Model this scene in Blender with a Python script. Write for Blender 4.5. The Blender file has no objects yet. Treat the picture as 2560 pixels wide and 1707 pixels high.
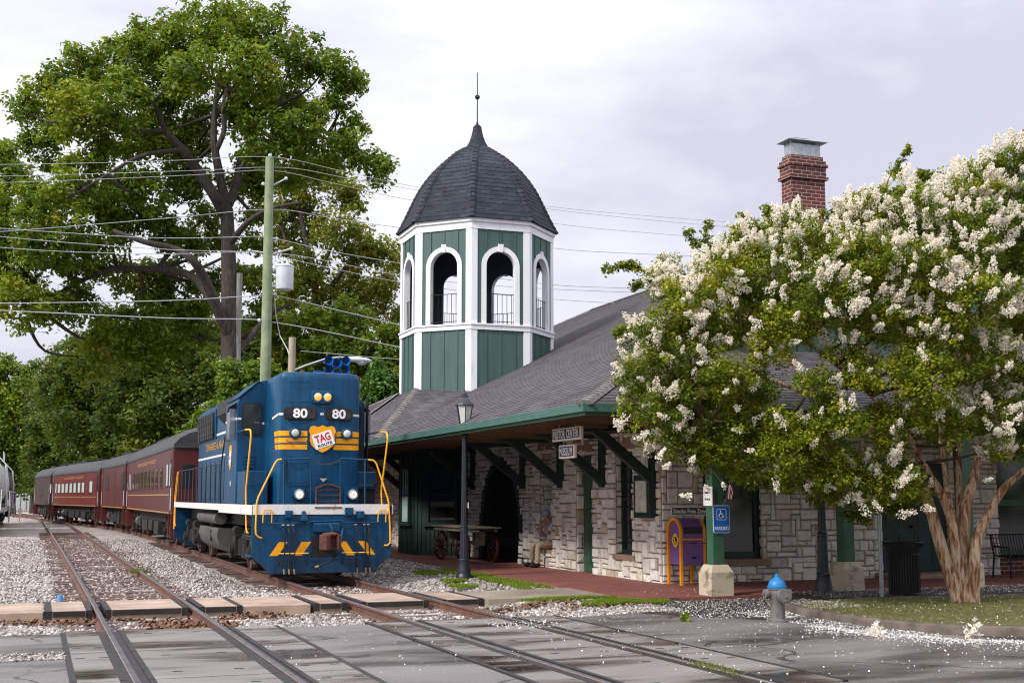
import bpy, math, random
import numpy as np
from mathutils import Vector, Matrix
R = math.radians
S = bpy.context.scene
COL = S.collection
random.seed(7)

# ------------------------------------------------------------------ camera
cam_d = bpy.data.cameras.new("camera"); cam = bpy.data.objects.new("camera", cam_d); COL.objects.link(cam)
YAW, PITCH, EYE = 20.4, 7.14, 1.8
cam.location = (0, 0, EYE); cam.rotation_euler = (R(90 + PITCH), 0, R(-YAW))
cam_d.sensor_width = 36; cam_d.lens = 3100 / 2560 * 36; cam_d.clip_start = .1; cam_d.clip_end = 2000
S.camera = cam

# ------------------------------------------------------------------ overcast sky
SUN_EL, SUN_AZ = 39, 250          # azimuth clockwise from +Y, where the sun stands
w = bpy.data.worlds.new("World"); S.world = w; w.use_nodes = True
nt = w.node_tree; nt.nodes.clear()
def N(t, **k):
    n = nt.nodes.new(t)
    for a, b in k.items(): setattr(n, a, b)
    return n
out = N('ShaderNodeOutputWorld'); bg = N('ShaderNodeBackground')
sky = N('ShaderNodeTexSky', sky_type='NISHITA', sun_disc=False, sun_elevation=R(SUN_EL), sun_rotation=R(SUN_AZ))
tc = N('ShaderNodeTexCoord'); mp = N('ShaderNodeMapping'); mp.inputs['Scale'].default_value = (1, 1, 2.6)
nz = N('ShaderNodeTexNoise'); nz.inputs['Scale'].default_value = 2.2; nz.inputs['Detail'].default_value = 7; nz.inputs['Roughness'].default_value = .54
nz.inputs['Distortion'].default_value = .25
rp = N('ShaderNodeValToRGB')
rp.color_ramp.elements[0].position = .40; rp.color_ramp.elements[0].color = (6.1, 6.12, 7.25, 1)
rp.color_ramp.elements[1].position = .60; rp.color_ramp.elements[1].color = (8.9, 8.93, 9.5, 1)
sx = N('ShaderNodeSeparateXYZ')
m1 = N('ShaderNodeMath', operation='MULTIPLY_ADD'); m1.inputs[1].default_value = 2.3; m1.inputs[2].default_value = .16
m0 = N('ShaderNodeMath', operation='MAXIMUM'); m0.inputs[1].default_value = 0.33
vm = N('ShaderNodeVectorMath', operation='SCALE')
mx = N('ShaderNodeMix', data_type='RGBA'); mx.inputs['Factor'].default_value = .93
L = nt.links.new
L(tc.outputs['Generated'], mp.inputs['Vector']); L(mp.outputs[0], nz.inputs['Vector']); L(nz.outputs[0], rp.inputs[0])
L(tc.outputs['Generated'], sx.inputs[0]); L(sx.outputs[2], m0.inputs[0]); L(m0.outputs[0], m1.inputs[0])
L(rp.outputs[0], vm.inputs[0]); L(m1.outputs[0], vm.inputs['Scale'])
L(sky.outputs[0], mx.inputs['A']); L(vm.outputs[0], mx.inputs['B']); L(mx.outputs['Result'], bg.inputs[0])
bg.inputs[1].default_value = .115
L(bg.outputs[0], out.inputs[0])
sd = bpy.data.lights.new("sun", 'SUN'); sd.energy = 3.2; sd.angle = R(11); sd.color = (1, .95, .88)
so = bpy.data.objects.new("sun", sd); COL.objects.link(so)
sv = Vector((math.sin(R(SUN_AZ)) * math.cos(R(SUN_EL)), math.cos(R(SUN_AZ)) * math.cos(R(SUN_EL)), math.sin(R(SUN_EL))))
so.rotation_euler = sv.to_track_quat('Z', 'Y').to_euler(); so.location = (0, 0, 60)
S.view_settings.view_transform = 'Standard'; S.view_settings.look = 'None'
S.view_settings.exposure = .18; S.view_settings.gamma = 1
S.cycles.use_denoising = True; S.cycles.filter_width = 1.15
S.cycles.max_bounces = 7; S.cycles.diffuse_bounces = 3; S.cycles.transmission_bounces = 4; S.cycles.transparent_max_bounces = 4

# ------------------------------------------------------------------ helpers
_p = R(PITCH); _y = R(YAW)
FH = Vector((math.sin(_y), math.cos(_y), 0)); RT = Vector((math.cos(_y), -math.sin(_y), 0))
FW = FH * math.cos(_p) + Vector((0, 0, math.sin(_p))); UP = RT.cross(FW)
def ray(px, py): return FW + RT * ((px - 1280) / 3100) - UP * ((py - 853.5) / 3100)
def atY(px, py, Y):            # survey point of the photograph at a known distance along the tracks
    d = ray(px, py); return Vector((0, 0, EYE)) + d * (Y / d.y)
def atD(px, py, D):
    d = ray(px, py); return Vector((0, 0, EYE)) + d * (D / (d.x * FH.x + d.y * FH.y))

MATS = {}
class NT:
    def __init__(s, name):
        s.m = bpy.data.materials.new(name); s.m.use_nodes = True; s.t = s.m.node_tree
        s.b = s.t.nodes['Principled BSDF']; MATS[name] = s.m
    def n(s, t, ins=None, **k):
        x = s.t.nodes.new(t)
        for a, b in k.items(): setattr(x, a, b)
        for a, b in (ins or {}).items(): x.inputs[a].default_value = b
        return x
    def l(s, a, b): s.t.links.new(a, b)
    def coord(s, kind='Object'):
        if kind == 'Position': return s.n('ShaderNodeNewGeometry').outputs['Position']
        return s.n('ShaderNodeTexCoord').outputs[kind]
    def noise(s, vec, scale, detail=4, rough=.55, dist=0):
        x = s.n('ShaderNodeTexNoise', {'Scale': scale, 'Detail': detail, 'Roughness': rough, 'Distortion': dist}); s.l(vec, x.inputs['Vector']); return x.outputs[0]
    def ramp(s, f, stops):
        x = s.n('ShaderNodeValToRGB'); e = x.color_ramp.elements
        while len(e) < len(stops): e.new(.5)
        for i, (p, c) in enumerate(stops):
            e[i].position = p; e[i].color = (*c, 1) if len(c) == 3 else c
        s.l(f, x.inputs[0]); return x.outputs[0]
    def mix(s, f, a, b, mode='MIX'):
        x = s.n('ShaderNodeMix', data_type='RGBA', blend_type=mode)
        for k, v in (('Factor', f), ('A', a), ('B', b)):
            i = [q for q in x.inputs if q.name == k and (q.type == 'VALUE' if k == 'Factor' else q.type == 'RGBA')][0]
            if hasattr(v, 'links') or hasattr(v, 'is_output'): s.l(v, i)
            elif isinstance(v, (int, float)): i.default_value = v if k == 'Factor' else (v, v, v, 1)
            else: i.default_value = (*v, 1)
        return [q for q in x.outputs if q.type == 'RGBA'][0]
    def bump(s, h, strength, dist=.02):
        x = s.n('ShaderNodeBump', {'Strength': strength, 'Distance': dist}); s.l(h, x.inputs['Height']); s.l(x.outputs[0], s.b.inputs['Normal'])
def g(c, k): return tuple(min(1, x * k) for x in c)
def mat(name, col, rough=.6, var=.15, scale=5, bump=.15, bscale=60, metal=0, col2=None, spec=.4, kind='Object'):
    if name in MATS: return MATS[name]
    t = NT(name); v = t.coord(kind)
    f = t.noise(v, scale, 5, .6)
    c = t.ramp(f, [(.3, g(col, 1 - var)), (.7, col2 or g(col, 1 + var))])
    t.l(c, t.b.inputs['Base Color'])
    t.b.inputs['Roughness'].default_value = rough; t.b.inputs['Metallic'].default_value = metal
    t.b.inputs['Specular IOR Level'].default_value = spec
    if bump: t.bump(t.noise(v, bscale, 3), bump, .01)
    return t.m
def emit(name, col, k):
    t = NT(name); t.b.inputs['Base Color'].default_value = (*col, 1); t.b.inputs['Emission Color'].default_value = (*col, 1)
    t.b.inputs['Emission Strength'].default_value = k; t.b.inputs['Roughness'].default_value = .2; return t.m

ORG = {}
class MB:
    def __init__(s): s.v = []; s.f = []; s.m = []; s.uv = {}; s.at = {}
    def add(s, vs, fs, mi=0, M=None):
        o = len(s.v)
        s.v += [tuple(M @ Vector(q)) if M else tuple(q) for q in vs]
        for f in fs: s.f.append(tuple(i + o for i in f)); s.m.append(mi)
        return s
    def quad(s, a, b, c, d, mi=0, uv=None):
        s.add([a, b, c, d], [(0, 1, 2, 3)], mi)
        if uv: s.uv[len(s.f) - 1] = uv
        return s
    def box(s, x0, x1, y0, y1, z0, z1, mi=0, M=None):
        return s.add([(x0, y0, z0), (x1, y0, z0), (x1, y1, z0), (x0, y1, z0), (x0, y0, z1), (x1, y0, z1), (x1, y1, z1), (x0, y1, z1)],
                     [(3, 2, 1, 0), (4, 5, 6, 7), (0, 1, 5, 4), (1, 2, 6, 5), (2, 3, 7, 6), (3, 0, 4, 7)], mi, M)
    def cbox(s, c, sz, mi=0, M=None, b=0):
        x, y, z = c; a, d, e = (q / 2 for q in sz)
        if not b: return s.box(x - a, x + a, y - d, y + d, z - e, z + e, mi, M)
        return s.loft([[(x - a + i, y - d + i, z - e + j), (x + a - i, y - d + i, z - e + j), (x + a - i, y + d - i, z - e + j), (x - a + i, y + d - i, z - e + j)]
                       for i, j in ((b, 0), (0, b), (0, 2 * e - b), (b, 2 * e))], mi, M)
    def loft(s, rings, mi=0, M=None, cap=True, closed=True):
        n = len(rings[0]); vs = [p for r in rings for p in r]; fs = []
        for k in range(len(rings) - 1):
            for i in range(n if closed else n - 1):
                j = (i + 1) % n; fs.append((k * n + i, k * n + j, (k + 1) * n + j, (k + 1) * n + i))
        if cap: fs += [tuple(range(n - 1, -1, -1)), tuple((len(rings) - 1) * n + i for i in range(n))]
        return s.add(vs, fs, mi, M)
    def beam(s, p, q, wd, hh, mi=0, up=(0, 0, 1)):
        p, q = Vector(p), Vector(q); d = (q - p).normalized(); u = Vector(up)
        if abs(d.dot(u)) > .99: u = Vector((0, 1, 0))
        a = d.cross(u).normalized() * wd / 2; b = a.cross(d).normalized() * hh / 2
        return s.loft([[p - a - b, p + a - b, p + a + b, p - a + b], [q - a - b, q + a - b, q + a + b, q - a + b]], mi)
    def tube(s, pts, r, n=8, mi=0, cap=True, M=None):
        P = [Vector(p) for p in pts]; rr = r if isinstance(r, (list, tuple)) else [r] * len(P)
        rings = []; a = None
        for i, p in enumerate(P):
            d = (P[min(i + 1, len(P) - 1)] - P[max(i - 1, 0)]).normalized()
            if a is None:
                a = d.cross(Vector((0, 0, 1)) if abs(d.z) < .9 else Vector((1, 0, 0))).normalized()
            else: a = (a - d * a.dot(d)).normalized()
            b = d.cross(a)
            rings.append([p + (a * math.cos(t) + b * math.sin(t)) * rr[i] for t in [2 * math.pi * k / n for k in range(n)]])
        return s.loft(rings, mi, M, cap)
    def cyl(s, p, q, r, n=16, mi=0, r2=None): return s.tube([p, q], [r, r if r2 is None else r2], n, mi)
    def lathe(s, prof, c, n=16, mi=0, M=None, ph=0):
        rings = [[(c[0] + r * math.cos(2 * math.pi * k / n + ph), c[1] + r * math.sin(2 * math.pi * k / n + ph), c[2] + z) for k in range(n)] for r, z in prof]
        return s.loft(rings, mi, M)
    def ball(s, c, r, n=12, mi=0, sc=(1, 1, 1), M=None):
        k = n // 2
        rings = [[(c[0] + r * sc[0] * math.sin(a) * math.cos(2 * math.pi * i / n), c[1] + r * sc[1] * math.sin(a) * math.sin(2 * math.pi * i / n), c[2] - r * sc[2] * math.cos(a)) for i in range(n)]
                 for a in [math.pi * (j + .02) / (k + .04) for j in range(k + 1)]]
        return s.loft(rings, mi, M)
    def prism(s, poly, fn, d0, d1, mi=0):
        return s.loft([[fn(a, b, d0) for a, b in poly], [fn(a, b, d1) for a, b in poly]], mi)
    def plate(s, O, X, Y, poly, t, mi=0):       # polygon in the X/Y plane at O, thickness t along X x Y
        O, X, Y = Vector(O), Vector(X), Vector(Y); Z = X.cross(Y)
        return s.prism(poly, lambda a, b, d: O + X * a + Y * b + Z * d, 0, t, mi)
    def text(s, body, size, O, X, Y, mi=0, wx=1, depth=.004, align='CENTER', shear=0, bold=0, maxw=None, space=1):
        c = bpy.data.curves.new('txt', 'FONT'); c.body = body; c.size = size; c.align_x = align; c.align_y = 'CENTER'; c.extrude = depth / 2; c.shear = shear; c.offset = bold; c.space_character = space; c.resolution_u = 3
        o = bpy.data.objects.new('txt', c); COL.objects.link(o); bpy.context.view_layer.update()
        me = bpy.data.meshes.new_from_object(o.evaluated_get(bpy.context.evaluated_depsgraph_get()))
        X, Y = Vector(X), Vector(Y); Z = X.cross(Y); O = Vector(O)
        vs = [v.co.copy() for v in me.vertices]
        if vs:
            if maxw:
                wd = max(v.x for v in vs) - min(v.x for v in vs); wx = maxw / wd
            my = (max(v.y for v in vs) + min(v.y for v in vs)) / 2
            s.add([O + X * v.x * wx + Y * (v.y - my) + Z * v.z for v in vs], [tuple(f.vertices) for f in me.polygons], mi)
        bpy.data.objects.remove(o); bpy.data.curves.remove(c); bpy.data.meshes.remove(me)
        return s
    def build(s, name, mats, parent=None, smooth=0, bevel=0, uv=False, base=None):
        mats = mats if isinstance(mats, (list, tuple)) else [mats]
        if parent is not None: off = ORG[parent]
        elif base is not None: off = Vector(base)
        else:
            a = np.array(s.v); off = Vector(((a[:, 0].min() + a[:, 0].max()) / 2, (a[:, 1].min() + a[:, 1].max()) / 2, a[:, 2].min()))
        me = bpy.data.meshes.new(name)
        me.from_pydata([(x - off.x, y - off.y, z - off.z) for x, y, z in s.v], [], s.f)
        for m in mats: me.materials.append(MATS[m] if isinstance(m, str) else m)
        me.polygons.foreach_set('material_index', s.m)
        if uv or s.uv:
            U = me.uv_layers.new(name='UVMap')
            for p in me.polygons:
                e = s.uv.get(p.index); nn = p.normal
                for k, li in enumerate(p.loop_indices):
                    if e: U.data[li].uv = e[k]
                    else:
                        c = me.vertices[me.loops[li].vertex_index].co
                        U.data[li].uv = (c.x, c.y) if abs(nn.z) > .7 else ((c.x, c.z) if abs(nn.y) > abs(nn.x) else (c.y, c.z))
        for an, vals in s.at.items():
            a = me.attributes.new(an, 'FLOAT', 'FACE'); a.data.foreach_set('value', vals)
        if smooth:
            me.shade_smooth(); me.set_sharp_from_angle(angle=R(smooth))
        me.update()
        o = bpy.data.objects.new(name, me); COL.objects.link(o)
        if parent is not None: o.parent = parent
        else: o.location = off
        ORG[o] = off
        if bevel:
            b = o.modifiers.new('bevel', 'BEVEL'); b.width = bevel; b.segments = 2; b.limit_method = 'ANGLE'; b.angle_limit = R(50)
        return o
def tag(o, label=None, cat=None, group=None, kind=None):
    if label: o['label'] = label
    if cat: o['category'] = cat
    if group: o['group'] = group
    if kind: o['kind'] = kind
    return o
def thing(name, loc, label, cat, group=None, rz=0, local=False):
    o = bpy.data.objects.new(name, None); COL.objects.link(o); o.location = loc; o.rotation_euler = (0, 0, rz); o.empty_display_size = .3
    ORG[o] = Vector((0, 0, 0)) if local else Vector(loc)
    return tag(o, label, cat, group)
def struct(o, label=None): return tag(o, label, kind='structure')
def copy_tree(o, parent=None):
    c = o.copy(); COL.objects.link(c); ORG[c] = ORG[o]
    if parent is not None: c.parent = parent
    for ch in list(o.children): copy_tree(ch, c)
    return c
def np_mesh(name, V, F4, mats, parent=None, attr=None, base=None, smooth=False):
    off = ORG[parent] if parent is not None else Vector(base if base is not None else (0, 0, 0))
    V = np.asarray(V, dtype=np.float32) - np.array(off, dtype=np.float32); F4 = np.asarray(F4, dtype=np.int32); k = F4.shape[1]
    me = bpy.data.meshes.new(name); me.vertices.add(len(V)); me.vertices.foreach_set('co', V.ravel())
    me.loops.add(F4.size); me.loops.foreach_set('vertex_index', F4.ravel())
    me.polygons.add(len(F4)); me.polygons.foreach_set('loop_start', np.arange(0, F4.size, k, dtype=np.int32))
    try: me.polygons.foreach_set('loop_total', np.full(len(F4), k, dtype=np.int32))
    except Exception: pass
    me.update(calc_edges=True)
    if smooth: me.shade_smooth()
    for m in (mats if isinstance(mats, (list, tuple)) else [mats]): me.materials.append(MATS[m])
    if attr is not None:
        a = me.attributes.new('tint', 'FLOAT', 'FACE'); a.data.foreach_set('value', np.asarray(attr, dtype=np.float32))
    o = bpy.data.objects.new(name, me); COL.objects.link(o)
    if parent is not None: o.parent = parent
    else: o.location = off
    ORG[o] = off
    return o
X_, Y_, Z_ = Vector((1, 0, 0)), Vector((0, 1, 0)), Vector((0, 0, 1))

# ------------------------------------------------------------------ materials
t = NT('loco_blue'); v = t.coord('Object'); BLUE = t.m
mpp = t.n('ShaderNodeMapping', {'Scale': (5, 5, .5)}); t.l(v, mpp.inputs[0]); f = t.noise(mpp.outputs[0], 1.6, 5, .6); f2 = t.noise(v, .9, 5, .6); f3 = t.noise(v, 9, 4, .7)
c = t.mix(1, t.ramp(f2, [(.3, (.0012, .042, .112)), (.7, (.002, .066, .155))]), t.ramp(f, [(.35, (.66, .68, .70)), (.65, (1.2, 1.16, 1.12))]), 'MULTIPLY')
sp = t.n('ShaderNodeSeparateXYZ'); t.l(v, sp.inputs[0]); mr = t.n('ShaderNodeMapRange', {'From Min': 1.3, 'From Max': .2, 'To Min': 0, 'To Max': .75}); t.l(sp.outputs[2], mr.inputs[0])
ml_ = t.n('ShaderNodeMath', operation='MULTIPLY'); t.l(mr.outputs[0], ml_.inputs[0]); t.l(t.ramp(f3, [(.45, (0, 0, 0)), (.68, (1, 1, 1))]), ml_.inputs[1])
t.l(t.mix(ml_.outputs[0], c, (.045, .035, .030)), t.b.inputs['Base Color']); t.b.inputs['Specular IOR Level'].default_value = .32
mr2 = t.n('ShaderNodeMapRange', {'From Min': .3, 'From Max': .7, 'To Min': .26, 'To Max': .5}); t.l(f2, mr2.inputs[0]); t.l(mr2.outputs[0], t.b.inputs['Roughness']); t.bump(t.noise(v, 3, 2), .08, .02)
def stained(name, col, stain, rough, lo=.60, hi=.72, sc=(5, 5, .8)):
    t = NT(name); v = t.coord('Object'); q = t.n('ShaderNodeMapping', {'Scale': sc}); t.l(v, q.inputs[0])
    c = t.ramp(t.noise(q.outputs[0], 2.2, 6, .65), [(lo, col), (hi, stain)]); t.l(t.mix(.35, c, t.ramp(t.noise(v, 25, 4, .7), [(.3, (.7, .7, .7)), (.7, (1.2, 1.2, 1.2))]), 'MULTIPLY'), t.b.inputs['Base Color']); t.b.inputs['Roughness'].default_value = rough; t.bump(t.noise(v, 20, 4), .15, .01)
stained('loco_white', (.70, .68, .66), (.38, .20, .10), .5); stained('white_trim', (.80, .80, .83), (.62, .62, .60), .55, .55, .8, (3, 3, .5)); stained('green_wall', (.054, .112, .096), (.036, .078, .070), .6, .4, .75, (3, 3, .35))
stained('green_trim', (.046, .122, .098), (.09, .165, .14), .55, .45, .8, (1, 1, 3)); stained('concrete_base', (.52, .44, .33), (.16, .12, .09), .85, .52, .68, (2, 2, 2)); stained('hydrant_silver', (.15, .14, .135), (.08, .05, .035), .5, .48, .70, (6, 6, 3))
stained('hydrant_blue', (.006, .17, .44), (.02, .12, .27), .45, .45, .75, (6, 6, 6)); stained('coach_roof', (.030, .032, .036), (.075, .072, .07), .5, .45, .8, (.5, 2, 2))
mat('loco_yellow', (.86, .36, .006), .4, .1, 3, 0)
mat('rail_yellow', (.90, .41, .02), .45, .1, 4, 0)
mat('black', (.012, .012, .014), .55, .3, 4, .1); mat('soft_black', (.03, .03, .033), .7, .4, 2, .2, 30)
mat('under_grey', (.019, .017, .016), .75, .5, 2.5, .3, 25); mat('tank_grey', (.085, .08, .076), .6, .35, 1.5, .15)
mat('rust', (.10, .035, .025), .85, .4, 9, .4); mat('rail_rust', (.13, .062, .045), .75, .35, 6, .3, kind='Position')
mat('rail_head', (.30, .28, .29), .33, .3, 5, .05, metal=.85, kind='Position')
mat('glass', (.02, .025, .03), .06, .2, 1, 0, spec=.8); mat('board_glass', (.03, .03, .032), .25, .5, 2, 0)
mat('maroon', (.088, .017, .015), .42, .25, .8, .08, 12); mat('maroon_dark', (.07, .018, .016), .5, .25, 1, .08)
mat('gold', (.38, .20, .06), .5, .1, 5, 0); mat('gold_dim', (.36, .17, .05), .55, .2, 5, 0)
mat('curtain', (.42, .55, .52), .35, .15, 4, 0)

mat('green_post', (.035, .105, .058), .5, .2, 3, .1); mat('dark_green', (.016, .042, .036), .5, .3, 3, .1)
mat('belfry_inside', (.05, .07, .095), .8, .2, 2, .1)
mat('soffit', (.15, .085, .045), .7, .25, 3, .2)
mat('lamp_black', (.022, .024, .035), .4, .2, 6, .05); mat('lamp_glass', (.55, .56, .54), .2, .1, 8, 0)
mat('orange', (.85, .30, .012), .45, .15, 5, .05); mat('purple', (.17, .085, .28), .4, .15, 3, .03); mat('emblem_yellow', (.85, .55, .02), .5, .05, 4, 0)
mat('sign_blue', (.008, .13, .50), .4, .05, 3, 0); mat('sign_white', (.85, .85, .85), .5, .03, 3, 0); mat('sign_brown', (.11, .032, .02), .5, .1, 3, 0)
mat('sign_navy', (.02, .035, .07), .5, .1, 3, 0); mat('sign_frame', (.80, .70, .60), .55, .1, 6, .05); mat('sign_red', (.55, .02, .03), .5, .05, 3, 0)
mat('galv', (.42, .45, .48), .4, .2, 8, .1, metal=.6)
mat('paper', (.60, .66, .50), .5, .35, 6, 0, col2=(.75, .72, .6))
mat('skin', (.46, .25, .18), .55, .1, 8, 0); mat('khaki', (.42, .33, .24), .85, .15, 8, .2, 50); mat('cap_blue', (.36, .45, .60), .8, .1, 8, .1); mat('shoe', (.012, .012, .013), .6, .2, 5, 0)
mat('pole_green', (.20, .27, .16), .85, .25, 2, .4, 30, col2=(.30, .33, .2)); mat('pole_grey', (.36, .30, .23), .85, .2, 3, .4, 30)
mat('wire', (.40, .40, .43), .5, .05, 1, 0); mat('steel_white', (.62, .65, .68), .4, .1, 3, .05); mat('aluminium', (.5, .52, .55), .35, .1, 5, 0, metal=.5)
mat('rubber', (.020, .017, .016), .55, .5, 4, .3, 20, kind='Position'); mat('red_wheel', (.15, .034, .034), .6, .2, 5, .1); mat('old_wood', (.20, .165, .13), .85, .35, 4, .4, 30)
mat('tie_wood', (.10, .062, .05), .9, .4, 5, .6, 25, kind='Position'); mat('chrome', (.7, .7, .72), .15, .1, 5, 0, metal=.9)
mat('step_concrete', (.30, .21, .15), .85, .25, 3, .3); mat('kerb', (.075, .058, .047), .85, .35, 2.5, .4, 20, col2=(.17, .14, .115), kind='Position')
mat('walk_panel', (.33, .245, .185), .75, .35, 1.4, .25, 30, kind='Position'); mat('walk_wet', (.26, .215, .17), .6, .3, 1.2, .2, 30, kind='Position')
mat('horn_blue', (.004, .10, .42), .35, .1, 5, 0); mat('tank_white', (.60, .59, .60), .5, .15, 1.2, .1, 6, col2=(.68, .68, .69)); mat('tank_dark', (.13, .12, .12), .6, .3, 1, .1)
mat('fence_grey', (.35, .36, .38), .7, .1, 2, .1); mat('litter_blue', (.12, .35, .75), .5, .1, 3, 0)
mat('leaf_litter', (.13, .06, .035), .9, .4, 9, .3, col2=(.25, .13, .07)); mat('petal', (.70, .67, .64), .7, .05, 3, 0)
emit('headlamp', (1, .34, .07), .95); emit('ditchlamp', (1, .95, .88), .12)
mat('flag_red', (.5, .04, .05), .8, .05, 3, 0); mat('flag_blue', (.03, .05, .2), .8, .05, 3, 0)

def leafmat(name, stops, trans=.35, rough=.55):
    t = NT(name); a = t.n('ShaderNodeAttribute', attribute_name='tint')
    c = t.ramp(a.outputs['Fac'], stops)
    t.l(c, t.b.inputs['Base Color']); t.b.inputs['Roughness'].default_value = rough; t.b.inputs['Specular IOR Level'].default_value = .3
    tr = t.n('ShaderNodeBsdfTranslucent'); t.l(c if name == 'blossom' else t.mix(.6, c, (.27, .32, .02)), tr.inputs[0])
    ms = t.n('ShaderNodeMixShader', {0: trans}); o = t.t.nodes['Material Output']
    t.l(t.b.outputs[0], ms.inputs[1]); t.l(tr.outputs[0], ms.inputs[2]); t.l(ms.outputs[0], o.inputs['Surface'])
leafmat('oak_leaf', [(0, (.040, .088, .009)), (.35, (.108, .190, .013)), (.7, (.21, .295, .018)), (.9, (.29, .33, .02)), (1, (.34, .32, .03))])
leafmat('olive_leaf', [(0, (.08, .12, .012)), (.4, (.19, .225, .018)), (.75, (.33, .30, .025)), (1, (.42, .25, .05))])
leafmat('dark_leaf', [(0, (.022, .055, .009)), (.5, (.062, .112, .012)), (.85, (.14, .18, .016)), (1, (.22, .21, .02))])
leafmat('bright_leaf', [(0, (.05, .12, .012)), (.5, (.12, .22, .02)), (.85, (.22, .30, .03)), (1, (.45, .40, .03))])
leafmat('cedar_leaf', [(0, (.02, .075, .012)), (.5, (.05, .14, .02)), (1, (.10, .20, .03))], .2)
leafmat('myrtle_leaf', [(0, (.040, .075, .007)), (.35, (.120, .168, .008)), (.65, (.235, .262, .010)), (.88, (.36, .350, .014)), (1, (.42, .36, .03))])
leafmat('grass_blade', [(0, (.05, .07, .014)), (.5, (.12, .155, .018)), (1, (.26, .24, .06))], .3)
leafmat('bright_grass', [(0, (.08, .15, .01)), (.5, (.16, .25, .012)), (1, (.30, .36, .03))], .35)
leafmat('blossom', [(0, (.66, .54, .38)), (.25, (.86, .77, .62)), (.7, (.94, .89, .79)), (1, (.96, .94, .88))], .4)
def bark(name, cols, sc=(6, 6, 1.2), kind='Object', b=.8):
    t = NT(name); v = t.coord(kind); m = t.n('ShaderNodeMapping', {'Scale': sc}); t.l(v, m.inputs[0])
    f = t.noise(m.outputs[0], 2.2, 6, .65, .6); t.l(t.ramp(f, cols), t.b.inputs['Base Color']); t.b.inputs['Roughness'].default_value = .85
    t.bump(f, b, .05)
bark('oak_bark', [(.3, (.016, .012, .010)), (.55, (.055, .042, .036)), (.75, (.12, .095, .085))], (3.5, 3.5, .6))
bark('twig_bark', [(.3, (.03, .014, .008)), (.7, (.10, .05, .03))], (8, 8, 2))
bark('pale_bark', [(.3, (.16, .14, .125)), (.7, (.34, .31, .29))], (2.2, 2.2, .5))
bark('myrtle_bark', [(.30, (.085, .026, .010)), (.43, (.22, .085, .032)), (.50, (.40, .24, .14)), (.60, (.58, .45, .34)), (.72, (.34, .17, .08))], (7, 7, 1.3), b=.6)

def m_shingle(name, cols, mort, rough=.9):
    t = NT(name); uv = t.coord('UV')
    br = t.n('ShaderNodeTexBrick', {'Color1': (*cols[0], 1), 'Color2': (*cols[1], 1), 'Mortar': (*mort, 1), 'Scale': 1, 'Mortar Size': .006, 'Mortar Smooth': .2, 'Bias': 0, 'Brick Width': .30, 'Row Height': .145}, offset=.5)
    t.l(uv, br.inputs['Vector'])
    f = t.noise(t.coord('Position'), .9, 5, .6); f2 = t.noise(t.coord('Position'), 14, 4, .7)
    c = t.mix(.55, br.outputs['Color'], t.ramp(f, [(.3, (.55, .55, .56)), (.7, (1.25, 1.2, 1.22))]), 'MULTIPLY')
    c = t.mix(.5, c, t.ramp(f2, [(.3, (.55, .55, .55)), (.7, (1.4, 1.4, 1.4))]), 'MULTIPLY')
    t.l(c, t.b.inputs['Base Color']); t.b.inputs['Roughness'].default_value = rough; t.b.inputs['Specular IOR Level'].default_value = .25
    t.bump(f2, .5, .01)
m_shingle('roof_shingle', [(.066, .061, .068), (.110, .102, .111)], (.032, .030, .033))
m_shingle('ridge_shingle', [(.16, .15, .14), (.23, .215, .20)], (.07, .065, .06))
m_shingle('dome_shingle', [(.024, .029, .039), (.046, .053, .066)], (.015, .018, .025))
def m_brick(name, cols, mort, bw, rh, ms, kind, extra=None):
    t = NT(name); v = t.coord(kind)
    br = t.n('ShaderNodeTexBrick', {'Color1': (*cols[0], 1), 'Color2': (*cols[1], 1), 'Mortar': (*mort, 1), 'Scale': 1, 'Mortar Size': ms, 'Mortar Smooth': .1, 'Bias': 0, 'Brick Width': bw, 'Row Height': rh}, offset=.5)
    t.l(v, br.inputs['Vector']); f = t.noise(t.coord('Position'), 1.3, 5, .6)
    c = t.mix(.7, br.outputs['Color'], t.ramp(f, [(.3, (.6, .6, .6)), (.7, (1.3, 1.25, 1.2))]), 'MULTIPLY')
    t.l(c, t.b.inputs['Base Color']); t.b.inputs['Roughness'].default_value = .75
    t.bump(br.outputs['Fac'], -.6, .008)
m_brick('chimney_brick', [(.135, .026, .022), (.055, .016, .015)], (.36, .27, .22), .29, .098, .009, 'UV')
m_brick('paving_brick', [(.27, .088, .070), (.20, .068, .056)], (.13, .06, .05), .20, .10, .006, 'Position')
t = NT('stone'); a = t.n('ShaderNodeAttribute', attribute_name='tint'); pos = t.coord('Position')
c = t.ramp(a.outputs['Fac'], [(0, (.54, .51, .465)), (.25, (.76, .725, .66)), (.6, (.86, .83, .77)), (.90, (.74, .65, .52)), (1, (.50, .41, .30))])
f = t.noise(pos, 7, 6, .65); c = t.mix(.75, c, t.ramp(f, [(.28, (.58, .55, .52)), (.46, (1, 1, 1)), (.75, (1.25, 1.22, 1.2))]), 'MULTIPLY')
t.l(c, t.b.inputs['Base Color']); t.b.inputs['Roughness'].default_value = .9; t.bump(t.noise(pos, 22, 5, .7), .9, .03)
mat('mortar', (.29, .24, .20), .95, .25, 8, .4, 40, kind='Position')
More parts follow.
